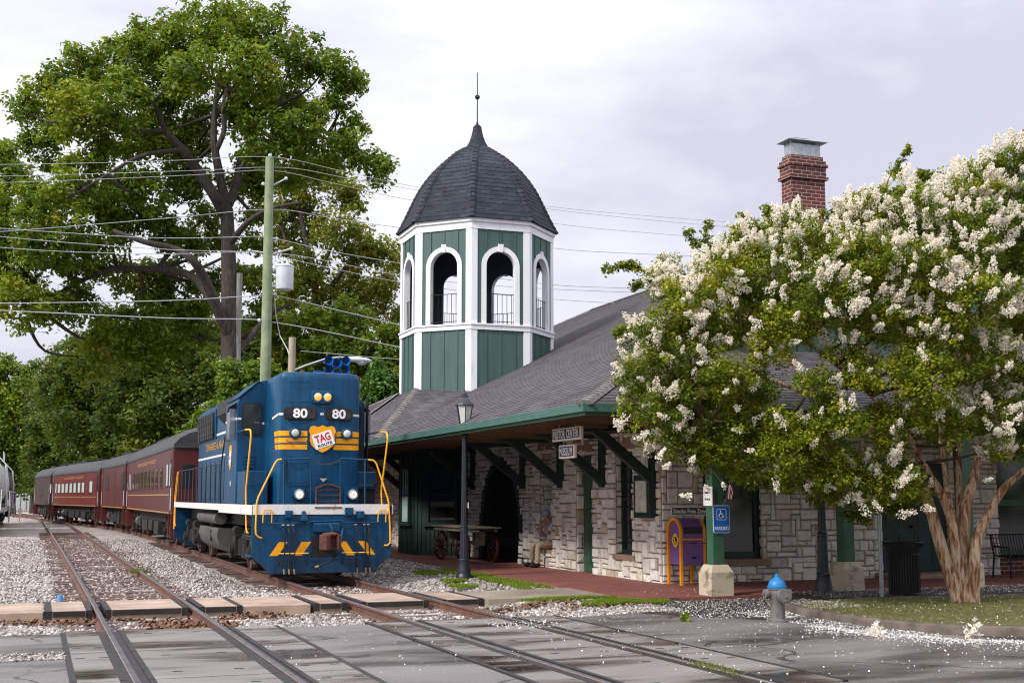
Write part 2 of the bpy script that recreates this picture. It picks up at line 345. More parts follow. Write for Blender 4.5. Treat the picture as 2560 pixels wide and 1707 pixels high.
# ground materials
def ground(name, stops, sc, rough=.9, b=.8, bs=None, wet=None):
    t = NT(name); p = t.coord('Position')
    vo = t.n('ShaderNodeTexVoronoi', {'Scale': sc}); t.l(p, vo.inputs['Vector'])
    c = t.ramp(t.noise(p, sc * .6, 4, .7), stops); c2 = t.ramp(t.noise(p, .45, 5, .6), [(.3, (.72, .68, .66)), (.7, (1.15, 1.13, 1.12))])
    s2 = t.n('ShaderNodeSeparateColor'); t.l(vo.outputs['Color'], s2.inputs[0])
    c = t.mix(.45, c, t.ramp(s2.outputs[0], [(0, (.45, .45, .45)), (1, (1.5, 1.48, 1.45))]), 'MULTIPLY')
    t.l(t.mix(1, c, c2, 'MULTIPLY'), t.b.inputs['Base Color']); t.b.inputs['Roughness'].default_value = rough
    t.bump(vo.outputs['Distance'], b, .03)
ground('ballast', [(.3, (.19, .165, .15)), (.5, (.34, .31, .285)), (.7, (.48, .445, .415))], 16)
ground('dirt', [(.3, (.10, .08, .055)), (.5, (.17, .15, .09)), (.7, (.13, .16, .06))], 6)
t = NT('asphalt'); p = t.coord('Position')
f = t.noise(p, 55, 4, .75); st = t.n('ShaderNodeMapping', {'Scale': (.25, .9, 1)}); t.l(p, st.inputs[0]); f2 = t.noise(st.outputs[0], 1.0, 5, .6, .4)
c = t.mix(1, t.ramp(f, [(.35, (.075, .070, .068)), (.62, (.20, .187, .178)), (.72, (.40, .38, .36))]), t.ramp(f2, [(.36, (.40, .37, .35)), (.52, (.95, .92, .91)), (.72, (1.25, 1.2, 1.18))]), 'MULTIPLY')
wv_ = t.n('ShaderNodeVectorMath', operation='ADD'); nn_ = t.n('ShaderNodeTexNoise', {'Scale': .9, 'Detail': 5}); t.l(p, nn_.inputs['Vector']); t.l(p, wv_.inputs[0]); t.l(nn_.outputs['Color'], wv_.inputs[1])
vo = t.n('ShaderNodeTexVoronoi', {'Scale': .42}, feature='DISTANCE_TO_EDGE'); t.l(wv_.outputs[0], vo.inputs['Vector'])
ck = t.ramp(vo.outputs['Distance'], [(.004, (.22, .2, .19)), (.014, (1, 1, 1))]); mk = t.ramp(t.noise(p, .35, 3), [(.45, (0, 0, 0)), (.55, (1, 1, 1))])
c = t.mix(mk, c, t.mix(1, c, ck, 'MULTIPLY'))
t.l(c, t.b.inputs['Base Color']); rr = t.n('ShaderNodeMapRange', {'From Min': .35, 'From Max': .6, 'To Min': .22, 'To Max': .62}); t.l(f2, rr.inputs[0]); t.l(rr.outputs[0], t.b.inputs['Roughness'])
t.bump(f, .35, .006)
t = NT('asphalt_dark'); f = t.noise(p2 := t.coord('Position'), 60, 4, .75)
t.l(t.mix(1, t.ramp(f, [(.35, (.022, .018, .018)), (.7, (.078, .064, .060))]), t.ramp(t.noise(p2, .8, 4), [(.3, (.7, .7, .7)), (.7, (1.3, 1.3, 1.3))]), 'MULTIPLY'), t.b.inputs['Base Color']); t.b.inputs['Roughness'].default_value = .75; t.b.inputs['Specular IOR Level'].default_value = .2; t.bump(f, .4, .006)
t = NT('panel'); p = t.coord('Position'); st = t.n('ShaderNodeMapping', {'Scale': (.38, 1.25, 1)}); t.l(p, st.inputs[0])
f = t.noise(st.outputs[0], .95, 5, .55, .5); f3 = t.noise(p, 40, 4, .7)
c = t.ramp(f, [(.33, (.040, .028, .022)), (.44, (.10, .080, .068)), (.53, (.19, .172, .158)), (.78, (.29, .265, .245))])
c = t.mix(.5, c, t.ramp(f3, [(.3, (.75, .75, .75)), (.7, (1.2, 1.2, 1.2))]), 'MULTIPLY'); t.l(c, t.b.inputs['Base Color'])
rr = t.n('ShaderNodeMapRange', {'From Min': .36, 'From Max': .5, 'To Min': .10, 'To Max': .42}); t.l(f, rr.inputs[0]); t.l(rr.outputs[0], t.b.inputs['Roughness']); t.bump(f3, .15, .005)
t = NT('turf'); p = t.coord('Position'); t.l(t.ramp(t.noise(p, 6, 5, .7), [(.3, (.065, .045, .028)), (.5, (.11, .095, .03)), (.7, (.16, .15, .04))]), t.b.inputs['Base Color']); t.b.inputs['Roughness'].default_value = .95; t.bump(t.noise(p, 60, 3), .8, .03)
t = NT('plaid'); v = t.coord('Object'); wv = t.n('ShaderNodeTexWave', {'Scale': 9, 'Distortion': 0}, bands_direction='Z'); wv2 = t.n('ShaderNodeTexWave', {'Scale': 9}, bands_direction='Y'); t.l(v, wv.inputs[0]); t.l(v, wv2.inputs[0])
t.l(t.mix(.5, t.ramp(wv.outputs['Fac'], [(.2, (.16, .20, .40)), (.4, (.80, .83, .90))]), t.ramp(wv2.outputs['Fac'], [(.2, (.2, .25, .45)), (.4, (.85, .88, .95))])), t.b.inputs['Base Color']); t.b.inputs['Roughness'].default_value = .85

# ================================================================== GROUND, ROAD, TRACKS
def lerp(tab, y):
    ys = [a for a, _ in tab]; return float(np.interp(y, ys, [b for _, b in tab]))
TR = [(-10, 6.38), (0, 6.2), (15, 5.9), (28, 5.66), (45, 5.52), (66, 5.3), (80, 4.58), (99.5, 1.72), (112, .45), (130, -1.5), (160, -6)]
TL = [(-10, 1.95), (0, 1.8), (17, 1.62), (24, 1.57), (50, 1.25), (86, .75), (104, .45), (125, -.3), (160, -5)]
T3 = [(40, -2.6), (66, -3.6), (84, -3.65), (106, -3.9), (140, -8)]
def smooth_tab(tab, step=2.0):
    ys = np.arange(tab[0][0], tab[-1][0] + .01, step); xs = np.interp(ys, [a for a, _ in tab], [b for _, b in tab])
    k = np.array([.25, .5, .25])
    for _ in range(6): xs[1:-1] = np.convolve(xs, k, 'valid')
    return list(zip(ys.tolist(), xs.tolist()))
TRs, TLs, T3s = smooth_tab(TR), smooth_tab(TL), smooth_tab(T3)
def cR(y): return lerp(TRs, y)
def cL(y): return lerp(TLs, y)

mb = MB().quad((-900, -300, -.34), (900, -300, -.34), (900, 900, -.34), (-900, 900, -.34))
struct(mb.build('ground', 'dirt'))
# ballast: a gently uneven sheet that climbs towards the platform
nx, ny = 110, 300
gx = np.linspace(-14, 9.95, nx); gy = np.concatenate([np.linspace(17.7, 45, 150), np.linspace(45.6, 175, 150)])
def ball_h(x, y):
    a = np.interp(x, [-14, -4, -1.2, .2, 3.2, 4.2, 7.2, 8.2, 9.95], [-.25, -.22, -.14, -.185, -.175, -.175, -.165, -.06, -.02])
    return a
GX, GY = np.meshgrid(gx, gy); rng = np.random.default_rng(3)
GZ = ball_h(GX, GY) + .02 * np.sin(GX * 2.1 + GY * .7) * np.sin(GY * 1.3) + rng.normal(0, .009, GX.shape)
V = np.stack([GX, GY, GZ], -1).reshape(-1, 3); idx = np.arange(nx * ny).reshape(ny, nx)
F = np.stack([idx[:-1, :-1], idx[:-1, 1:], idx[1:, 1:], idx[1:, :-1]], -1).reshape(-1, 4)
struct(np_mesh('ballast', V, F, 'ballast', smooth=True))
# loose stones
def scatter_stones(name, n, region, smin, smax, matname, zf, seed, ok=lambda x, y: np.ones_like(x, bool)):
    r = np.random.default_rng(seed); x = r.uniform(region[0], region[1], n); y = region[2] + (region[3] - region[2]) * r.uniform(0, 1, n) ** 1.7
    k = ok(x, y); x, y = x[k], y[k]; n = len(x); s = r.uniform(smin, smax, n)
    base = np.array([(1, 0, 0), (0, 1, 0), (-1, 0, 0), (0, -1, 0), (0, 0, .8), (0, 0, -.8)]); fc = np.array([(0, 1, 4), (1, 2, 4), (2, 3, 4), (3, 0, 4), (1, 0, 5), (2, 1, 5), (3, 2, 5), (0, 3, 5)])
    a = r.uniform(0, 6.28, n); b = r.uniform(-.7, .7, n)
    P = base[None] * (s[:, None, None] * r.uniform(.6, 1.3, (n, 6, 1)))
    c, sn = np.cos(a)[:, None], np.sin(a)[:, None]; X = P[..., 0] * c - P[..., 1] * sn; Y = P[..., 0] * sn + P[..., 1] * c; Z = P[..., 2]
    cb, sb = np.cos(b)[:, None], np.sin(b)[:, None]; X, Z = X * cb - Z * sb, X * sb + Z * cb
    V = np.stack([X + x[:, None], Y + y[:, None], Z + (zf(x, y) + s * .3)[:, None]], -1).reshape(-1, 3)
    F = (fc[None] + 6 * np.arange(n)[:, None, None]).reshape(-1, 3)
    return np_mesh(name, V, F, matname, attr=np.repeat(r.uniform(0, 1, n), 8))
t = NT('loose_stone'); a = t.n('ShaderNodeAttribute', attribute_name='tint')
t.l(t.ramp(a.outputs['Fac'], [(0, (.09, .072, .062)), (.2, (.18, .158, .145)), (.7, (.35, .32, .298)), (.93, (.55, .52, .49)), (1, (.26, .13, .08))]), t.b.inputs['Base Color']); t.b.inputs['Roughness'].default_value = .9
def stone_ok(x, y):
    lt = np.abs(x - np.interp(y, *zip(*TLs))); rt = np.abs(x - np.interp(y, *zip(*TRs)))
    rail = (np.abs(lt - .76) < .09) | (np.abs(rt - .76) < .09); ph = np.where(y < 21.2, (y - 18.5) / .55, (y - 23.75) / .55); ph2 = np.where(y < 21.2, (y - 18.4) / .55, (y - 23.6) / .55); fr = lambda q: np.abs(q - np.round(q)); tie = ((lt < 1.28) & (fr(ph) < .24)) | ((rt < 1.28) & (fr(ph2) < .24))
    under = (rt < 1.45) & (y > 27.3)
    return ~rail & ~(tie & (np.random.default_rng(1).uniform(0, 1, len(x)) < .82)) & ~((y > 21.1) & (y < 23.7)) & ~under
st = scatter_stones('ballast_stones', 80000, (-6, 9.7, 18.15, 62), .022, .052, 'loose_stone', lambda x, y: ball_h(x, y), 5, stone_ok)
tag(st, 'loose pale grey crushed stones lying over the track bed', 'gravel', kind='stuff')

st = scatter_stones('road_gravel', 1500, (-2.4, .28, 15.2, 15.9), .010, .028, 'loose_stone', lambda x, y: np.full_like(x, -.02), 9)
tag(st, 'strip of washed out gravel on the road left of the crossing slabs', 'gravel', kind='stuff')
# road and apron
mb = MB()
mb.add([(-60, -60, -.02), (90, -60, -.02), (90, 17.9, -.02), (10.2, 17.9, -.02), (9.0, 18.1, -.02), (7.9, 17.85, -.02), (4.6, 17.8, -.02), (-1, 18.05, -.02), (-60, 18.2, -.02)], [tuple(range(9))])
struct(mb.build('road', 'asphalt'))
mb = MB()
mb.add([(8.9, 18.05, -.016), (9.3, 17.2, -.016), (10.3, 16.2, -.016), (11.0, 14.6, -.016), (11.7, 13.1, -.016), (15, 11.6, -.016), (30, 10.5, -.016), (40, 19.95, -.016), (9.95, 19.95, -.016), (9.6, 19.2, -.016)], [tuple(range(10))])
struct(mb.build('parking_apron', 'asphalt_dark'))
# brick pavement around the station
mb = MB()
mb.add([(9.7, 20.05, .03), (11.3, 19.95, .03), (34, 19.95, .03), (34, 23.5, .03), (12.2, 23.5, .03), (12.2, 62, .03), (9.78, 62, .03), (9.75, 30, .03)], [tuple(range(8))])
mb.add([(9.7, 20.05, .03), (11.3, 19.95, .03), (34, 19.95, .03), (34, 19.95, -.1), (11.3, 19.95, -.1), (9.7, 20.05, -.1), (9.75, 30, .03), (9.78, 62, .03), (9.78, 62, -.2), (9.75, 30, -.2)],
       [(0, 5, 4, 1), (1, 4, 3, 2), (5, 0, 6, 9), (9, 6, 7, 8)])
struct(mb.build('brick_pavement', 'paving_brick'))

# tracks
RAILP = [(-.07, -.17), (.07, -.17), (.07, -.155), (.012, -.13), (.012, -.045), (.036, -.035), (.036, -.002), (.028, .004), (-.028, .004), (-.036, -.002), (-.036, -.035), (-.012, -.045), (-.012, -.13), (-.07, -.155)]
def make_track(label, cf, y0, y1, ties, step=2.0, tie_from=0):
    th = thing('railway_track', (cf(20), 20, -.17), label, 'railway track')
    for sd in (-.755, .755):
        mb = MB(); rings = []
        for y in np.arange(y0, y1, step):
            rings.append([(cf(y) + sd + a, y, b) for a, b in RAILP])
        n = len(RAILP); vs = [p for r in rings for p in r]
        for k in range(len(rings) - 1):
            for i in range(n):
                j = (i + 1) % n; mb.add([rings[k][i], rings[k][j], rings[k + 1][j], rings[k + 1][i]], [(0, 1, 2, 3)], 1 if i in (6, 7, 8) else 0)
        mb.build('rail', ['rail_rust', 'rail_head'], th)
    r = random.Random(int(y0 * 3 + cf(20) * 10))
    for y in ties:
        x = cf(y) + r.uniform(-.06, .06); a = r.uniform(-.02, .02); z = -.148 + r.uniform(-.012, .012)
        MB().box(-1.28, 1.28, -.11, .11, -.16, 0, 0, Matrix.Translation((x, y, z)) @ Matrix.Rotation(a, 4, 'Z')).build('sleeper', 'tie_wood', th, bevel=.012)
    return th
make_track('left railway track curving away empty beside the train', cL, -4, 150, [18.5 + .55 * i for i in range(5)] + [23.75 + .55 * i for i in range(92)])
make_track('railway track under the blue locomotive and red coaches', cR, -4, 150, [18.4 + .55 * i for i in range(5)] + [23.6 + .55 * i for i in range(60)])
make_track('far left railway track under the tank cars', lambda y: lerp(T3s, y), 56, 130, [])

# planked crossings: concrete panels with rubber edges
def panel_box(poly, z, th, wet=False):
    pass
def panels(cf, label_track, y0, y1, parts, matname, z, thick, rub, group, kinds):
    for nm, a, b in parts:
        mb = MB()
        pts = [(cf(y0) + a, y0), (cf(y0) + b, y0), (cf(y1) + b, y1), (cf(y1) + a, y1)]
        mb.loft([[(x, y, z - thick) for x, y in pts], [(x, y, z) for x, y in pts]], 0)
        r = .085 if rub else .05; e = .003
        for p, q, sg in ((pts[0], pts[3], 1), (pts[1], pts[2], -1)):      # rubber strips along both long edges
            mb.loft([[(p[0] - sg * .012, p[1] - .004, zz), (p[0] + sg * r, p[1] - .004, zz), (q[0] + sg * r, q[1] + .004, zz), (q[0] - sg * .012, q[1] + .004, zz)] for zz in (z - thick * .75, z + e)], 1)
        if rub: mb.box(pts[0][0] + .1, pts[1][0] - .1, y0 - .03, y0 - .002, z - .09, z - .006, 1)
        else:
            for u in (.25, .75):
                for v in ((.2, .8) if y1 - y0 > 1.5 else (.5,)):
                    cx, cy = cf(y0) + a + (b - a) * u, y0 + (y1 - y0) * v; mb.box(cx - .05, cx + .05, cy - .022, cy + .022, z - .01, z + .0025, 1)
        o = mb.build('crossing_panel', [matname, 'rubber'])
        tag(o, kinds + ' ' + nm, 'crossing panel', group)
PL = [('left of the outer left rail', -1.36, -.86), ('between the rails', -.62, .64), ('right of the right hand rail', .86, 1.52)]
PR = [('left of its left rail', -1.42, -.86), ('between its rails', -.64, .62), ('right of its right rail', .86, 1.55)]
rows = [(15.62, 18.0, 'far row'), (13.18, 15.58, 'middle row'), (10.7, 13.14, 'near row')]
for y0, y1, rn in rows:
    panels(cL, 'left', y0, y1, PL, 'panel', -.004, .12, False, 'wet concrete panels of the road crossing', f'wet road slab, left track, {rn},')
    panels(cR, 'right', y0, y1, PR, 'panel', -.004, .12, False, 'wet concrete panels of the road crossing', f'wet road slab, right track, {rn},')
# dark flangeways beside the rails in the road
for cf, nm in ((cL, 'left'), (cR, 'right')):
    mb = MB()
    for a, b in ((-.86, -.62), (.64, .86)):
        mb.loft([[(cf(y) + a, y, -.014), (cf(y) + b, y, -.014)] for y in np.arange(2, 18.02, 2.0)], 0, cap=False, closed=False)
    struct(mb.build('flangeway_' + nm, 'rubber'))
PLw = [('left of the left rail', -1.52, -.84), ('between the rails', -.62, .66), ('right of the right rail', .86, 1.55)]
PRw = [('left of the left rail', -1.42, -.86), ('between the rails', -.60, .60), ('right of the right rail', .86, 1.62)]
panels(cL, 'left', 21.4, 23.3, PLw, 'walk_panel', -.006, .17, True, 'tan concrete panels of the foot crossing', 'tan footway slab of the empty track,')
panels(cR, 'right', 21.4, 23.3, PRw, 'walk_panel', -.006, .17, True, 'tan concrete panels of the foot crossing', 'tan footway slab of the locomotive track,')
mb = MB()
for a, b in ((-14, .02), (3.13, 4.3)): mb.box(a, b, 21.42, 23.28, -.2, -.012)
struct(mb.build('footpath', 'walk_panel', bevel=.015))
struct(MB().add([(7.44, 21.2, -.005), (9.72, 21.0, .02), (9.9, 22.95, .02), (7.4, 23.1, -.005), (7.44, 21.2, -.15), (9.72, 21.0, -.15), (9.9, 22.95, -.15), (7.4, 23.1, -.15)], [(0, 1, 2, 3), (0, 4, 5, 1), (1, 5, 6, 2), (2, 6, 7, 3), (3, 7, 4, 0)]).build('path', 'walk_wet'))

# raised pad behind the island, kerbs, island
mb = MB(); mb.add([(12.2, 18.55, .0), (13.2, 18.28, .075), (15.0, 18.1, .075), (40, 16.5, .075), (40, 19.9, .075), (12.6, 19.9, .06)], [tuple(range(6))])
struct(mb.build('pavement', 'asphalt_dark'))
def kerb(name, pts, wd, h0, h1, label):
    mb = MB(); P = [Vector((*p, 0)) for p in pts]
    rings = []
    for i, p in enumerate(P):
        d = (P[min(i + 1, len(P) - 1)] - P[max(i - 1, 0)]).normalized(); n = Vector((-d.y, d.x, 0)) * wd / 2
        h = h1 if 0 < i < len(P) - 1 else h0
        rings.append([p - n + Z_ * -.1, p + n + Z_ * -.1, p + n + Z_ * (h - .02), p + n * .7 + Z_ * h, p - n * .7 + Z_ * h, p - n + Z_ * (h - .03)])
    mb.loft(rings); o = mb.build(name, 'kerb', smooth=50)
    return struct(o)
kerb('kerb_back', [(12.25, 18.5), (13.2, 18.25), (15.0, 18.07), (17.5, 17.9), (20, 17.7)], .14, .02, .085, 'kerb')
ISL = [(11.75, 18.25), (11.25, 17.5), (11.0, 16.6), (10.95, 15.6), (11.0, 14.7), (11.3, 13.9), (12.1, 13.25), (13.6, 12.7), (16, 12.2)]
kerb('kerb_island', ISL, .17, .0, .11, 'kerb')
mb = MB(); poly = [(x + .06, y + .0, .05 if i else .0) for i, (x, y) in enumerate(ISL)] + [(22, 13, .07), (22, 16.5, .07), (19, 17.75, .07), (15.0, 18.0, .07), (13.2, 18.18, .05), (12.25, 18.4, .02)]
cen = (14.2, 16.3, .10); mb.add(poly + [cen], [(i, (i + 1) % len(poly), len(poly)) for i in range(len(poly))])
struct(mb.build('verge', 'turf', smooth=60))

def in_poly(x, y, poly):
    c = np.zeros_like(x, bool); j = len(poly) - 1
    for i in range(len(poly)):
        xi, yi = poly[i][:2]; xj, yj = poly[j][:2]
        c ^= ((yi > y) != (yj > y)) & (x < (xj - xi) * (y - yi) / (yj - yi + 1e-9) + xi); j = i
    return c
def blades(name, n, sampler, h, wd, zf, label, seed, matname='grass_blade', cat='grass'):
    r = np.random.default_rng(seed); x, y = sampler(r, n); n = len(x); a = r.uniform(0, 6.28, n); hh = r.uniform(.5, 1.2, n) * h; ln = r.normal(0, .5, (n, 2)) * hh[:, None]
    dx, dy = np.cos(a) * wd, np.sin(a) * wd; z = zf(x, y)
    V = np.stack([np.stack([x - dx, y - dy, z], -1), np.stack([x + dx, y + dy, z], -1), np.stack([x + ln[:, 0], y + ln[:, 1], z + hh], -1)], 1).reshape(-1, 3)
    return tag(np_mesh(name, V, np.arange(3 * n).reshape(-1, 3), matname, attr=r.uniform(0, 1, n)), label, cat, kind='stuff')
IP = [p[:2] for p in poly]
def s_isl(r, n):
    x = r.uniform(11, 21, n); y = r.uniform(12.3, 18.3, n); k = in_poly(x, y, IP); return x[k], y[k]
def isl_z(x, y): return .045 + .05 * np.exp(-((x - 14.2) ** 2 / 9 + (y - 16.3) ** 2 / 4))
blades('grass', 34000, s_isl, .030, .005, isl_z, 'short yellow green grass on the kerbed island under the flowering tree', 11)
def patches(ps):
    def f(r, n):
        X, Y = [], []
        for (cx, cy, rx, ry, wgt) in ps:
            k = int(n * wgt); q = np.sqrt(r.uniform(0, 1, k)); a = r.uniform(0, 6.28, k)
            wob = 1 + .3 * np.sin(a * 3 + cx) + .2 * np.sin(a * 5 + cy); X.append(cx + rx * q * np.cos(a) * wob); Y.append(cy + ry * q * np.sin(a) * wob)
        return np.concatenate(X), np.concatenate(Y)
    return f
blades('grass', 26000, patches([(9.35, 19.7, .75, .42, .5), (9.3, 25.5, .35, 2.2, .22), (9.45, 28.5, .3, 1.8, .12), (8.3, 26.0, .25, .3, .06), (8.7, 28.9, .4, .6, .10), (8.0, 24.4, .3, .3, .05), (8.9, 20.75, .9, .14, .12)]),
       .065, .008, lambda x, y: np.maximum(ball_h(x, y) + .005, -.012), 'bright green grass tufts along the brick platform edge', 12, 'bright_grass')
blades('weeds', 900, patches([(2.2, 32.5, .2, .25, .5), (6.72, 11.9, .06, .5, .5)]), .10, .01, lambda x, y: np.full_like(x, -.06), 'small green weeds sprouting beside the rails', 13)

# fallen petals and leaf litter
def flakes(name, n, sampler, s, zf, matname, label, seed, cat):
    r = np.random.default_rng(seed); x, y = sampler(r, n); n = len(x); a = r.uniform(0, 6.28, n); sz = r.uniform(.5, 1.2, n) * s
    t1 = r.normal(0, .35, n) * sz; t2 = r.normal(0, .35, n) * sz; z = zf(x, y) + .006 + np.abs(t1) + np.abs(t2)
    ux, uy = np.cos(a) * sz, np.sin(a) * sz
    V = np.stack([np.stack([x - ux, y - uy, z - t1], -1), np.stack([x + uy * .7, y - ux * .7, z - t2], -1), np.stack([x + ux, y + uy, z + t1], -1), np.stack([x - uy * .7, y + ux * .7, z + t2], -1)], 1).reshape(-1, 3)
    return tag(np_mesh(name, V, np.arange(4 * n).reshape(-1, 4), matname), label, cat, kind='stuff')
def pet(r, n):
    X, Y = [], []
    for (x0, x1, y0, y1, k, mode) in [(9.3, 12.2, 16.6, 19.8, .15, 0), (12, 22, 18.3, 19.85, .17, 1), (10.2, 11.1, 13.6, 17.5, .15, 1), (10.0, 16, 11.7, 13.3, .22, 2), (11, 20, 12.5, 18, .07, 1), (6, 14, 10.5, 18, .05, 1), (2.5, 9, 12.5, 17.5, .012, 1), (6.0, 7.0, 16.4, 17.3, .02, 1), (9.9, 12, 20.2, 21.5, .006, 1)]:
        m = int(n * k); x = r.uniform(x0, x1, m); y = r.uniform(y0, y1, m)
        if mode == 2:
            d = r.exponential(.35, m) - .25; tt = r.uniform(0, 1, m); P = np.array([(10.1, 15.2), (10.45, 14.0), (10.9, 13.1), (11.8, 12.5), (13.2, 12.0), (16.5, 11.3)])
            kk = np.minimum((tt * 5).astype(int), 4); fr = tt * 5 - kk; q = P[kk] + (P[kk + 1] - P[kk]) * fr[:, None]; x = q[:, 0] - d * .55; y = q[:, 1] - d * .55 + r.normal(0, .05, m)
        X.append(x); Y.append(y)
    return np.concatenate(X), np.concatenate(Y)
def pet_z(x, y):
    z = np.full_like(x, -.014); z = np.where((y > 18.3) & (x > 12.6), .078, z); isl = in_poly(x, y, IP); z = np.where(isl, isl_z(x, y) + .02, z); return np.where(y > 20, .032, z)
flakes('fallen_petals', 30000, pet, .0105, pet_z, 'petal', 'white petals strewn over the wet dark asphalt and kerb', 21, 'petals')
flakes('fallen_leaves', 3400, patches([(2.0, 19.6, .65, 1.0, .45), (.2, 20.9, 1.2, .35, .2), (3.3, 20.8, .6, .4, .15), (7.6, 20.2, .9, .35, .1), (-1.5, 60, 2.0, 9, .08), (2.6, 45, .7, 1.2, .04), (8.7, 19.4, .8, .4, .06)]), .035,
       lambda x, y: ball_h(x, y) + .03, 'leaf_litter', 'brown fallen leaves between the rails of the left track', 22, 'leaves')
for (x, y, s, lab) in ((11.35, 13.35, .13, 'small white green fallen blossom sprig against the island kerb'), (10.35, 14.0, .12, 'fallen blossom sprig lying on the wet petals near the hydrant'), (8.9, 16.6, .08, 'yellow green leaf lying alone on the road')):
    r = np.random.default_rng(int(x * 10)); n = 70; P = r.normal(0, s * .4, (n, 3)) + np.array([x, y, s * .45]); P[:, 2] = np.maximum(P[:, 2], 0); A = r.normal(0, .022, (n, 2, 3))
    V = np.stack([P - A[:, 0], P + A[:, 1], P + A[:, 0], P - A[:, 1]], 1).reshape(-1, 3)
    tag(np_mesh('fallen_sprig', V, np.arange(4 * n).reshape(-1, 4), 'bright_leaf' if s < .1 else 'blossom', attr=r.uniform(.3, 1, n), base=(x, y, 0)), lab, 'blossom sprig')
# crushed blue cup
tag(MB().lathe([(.035, 0), (.05, .1), (.055, .16), (.045, .16), (.03, .01)], (.30, 24.4, -.13), 10).build('litter_cup', 'litter_blue', smooth=40), 'crushed blue paper cup beside the left rail', 'cup')

# ================================================================== STATION
WX, WY, ZT = 12.0, 23.3, 3.28
EX, EY, EZ, SL = 8.7, 19.8, 3.42, .48
st = thing('station_building', (16, 28, 0), 'stone railway station with grey shingle roof and green octagonal cupola', 'station')
def ashlar(mb, O, U, Nn, ulen, h, blocked, seed, cu=.125, cv=.115, zlo=0):
    r = random.Random(seed); O, U, Nn = Vector(O), Vector(U), Vector(Nn); nu, nv = int(round(ulen / cu)), int(round(h / cv)); cu, cv = ulen / nu, h / nv
    occ = [[blocked((i + .5) * cu, (j + .5) * cv) for j in range(nv)] for i in range(nu)]
    for i in range(nu):
        for j in range(nv):
            if not occ[i][j]:
                a = O + U * (i * cu) + Z_ * (j * cv); mb.add([a, a + U * cu, a + U * cu + Z_ * cv, a + Z_ * cv], [(0, 1, 2, 3)], 1); mb.at['tint'].append(0)
    flip = U.cross(Z_).dot(Nn) < 0
    for j in range(nv):
        for i in range(nu):
            if occ[i][j]: continue
            ww = r.choice([1, 2, 2, 3, 3, 4, 5]); hh = r.choice([1, 1, 2, 2, 2, 3]) if ww < 4 else r.choice([1, 1, 2])
            ww = min(ww, nu - i); hh = min(hh, nv - j)
            while ww > 1 and any(occ[i + k][j] for k in range(ww)): ww -= 1
            while hh > 1 and any(occ[i + k][j + l] for k in range(ww) for l in range(hh)): hh -= 1
            for k in range(ww):
                for l in range(hh): occ[i + k][j + l] = True
            m = .011; q = lambda: r.uniform(-.009, .009); d = r.uniform(.02, .065)
            c = [(i * cu + m + q(), j * cv + m + q()), ((i + ww) * cu - m + q(), j * cv + m + q()), ((i + ww) * cu - m + q(), (j + hh) * cv - m + q()), (i * cu + m + q(), (j + hh) * cv - m + q())]
            mid = (sum(a for a, _ in c) / 4, sum(b for _, b in c) / 4); P = lambda a, b, e: O + U * a + Z_ * b + Nn * e
            fr = [(a + (mid[0] - a) * min(.3, .014 / max(.03, abs(mid[0] - a))), b + (mid[1] - b) * min(.35, .014 / max(.03, abs(mid[1] - b)))) for a, b in c]
            vs = [P(a, b, .002) for a, b in c] + [P(a, b, d + r.uniform(-.008, .012)) for a, b in fr] + [P(mid[0] + q() * 3, mid[1] + q() * 2, d + r.uniform(.0, .022))]
            fs = [(0, 1, 5, 4), (1, 2, 6, 5), (2, 3, 7, 6), (3, 0, 4, 7), (4, 5, 8), (5, 6, 8), (6, 7, 8), (7, 4, 8)]
            if flip: fs = [f[::-1] for f in fs]
            mb.add(vs, fs, 0); t = r.choice([r.uniform(0, .3), r.uniform(.2, .7), r.uniform(.2, .7), r.uniform(.2, .7), r.uniform(.6, 1)]); mb.at['tint'] += [t] * 8
# track side wall: u runs from the corner (Y=23.3) away from the camera
AY, AH, AW = 33.17, 2.93, 1.80
def arch_hw(z):
    if z >= AH: return 0
    k = AW * (1 - (z / AH) ** 2.7) ** .5
    return k
def blk_side(u, z):
    y = WY + u
    if 24.66 < y < 25.6 and .55 < z < 2.85: return True
    if 26.82 < y < 27.8 and z < 2.88: return True
    if 29.33 < y < 30.22 and .46 < z < 3.0: return True
    hw = arch_hw(z)
    if abs(y - AY) < hw and not (z < .86 and y < AY - 1.5): return True
    return False
mb = MB(); mb.at['tint'] = []
ashlar(mb, (WX, WY, -.05), Y_, -X_, 12.75, 3.4, blk_side, 31)
for y, z0, z1, dp in ((25.6, .55, 2.85, .3), (27.8, 0, 2.88, .3), (30.22, .46, 3.0, .5)):   # far jambs of the openings
    ashlar(mb, (WX, y, z0), X_, -Y_, dp, z1 - z0, lambda u, z: False, int(y * 10))
for y, z0, z1, dp in ((24.66, .55, 2.85, .3), (26.82, 0, 2.88, .3), (29.33, .46, 3.0, .5)):
    ashlar(mb, (WX, y, z0), X_, Y_, dp, z1 - z0, lambda u, z: False, int(y * 10) + 3)
# end wall: u from the corner along +X
def blk_end(u, z):
    x = WX + u
    if 12.95 < x < 14.42 and .5 < z < 3.0: return True
    if 17.45 < x < 19.36 and z < 2.6: return True
    return False
ashlar(mb, (WX - .02, WY, -.05), X_, -Y_, 8.7, 3.4, blk_end, 77)
ashlar(mb, (20.68, WY, -.05), Y_, X_, 1.2, 3.4, lambda u, z: False, 78)
for x, z0, z1 in ((14.42, .5, 3.0), (19.36, 0, 2.6)): ashlar(mb, (x, WY, z0), Y_, -X_, .3, z1 - z0, lambda u, z: False, int(x * 7))
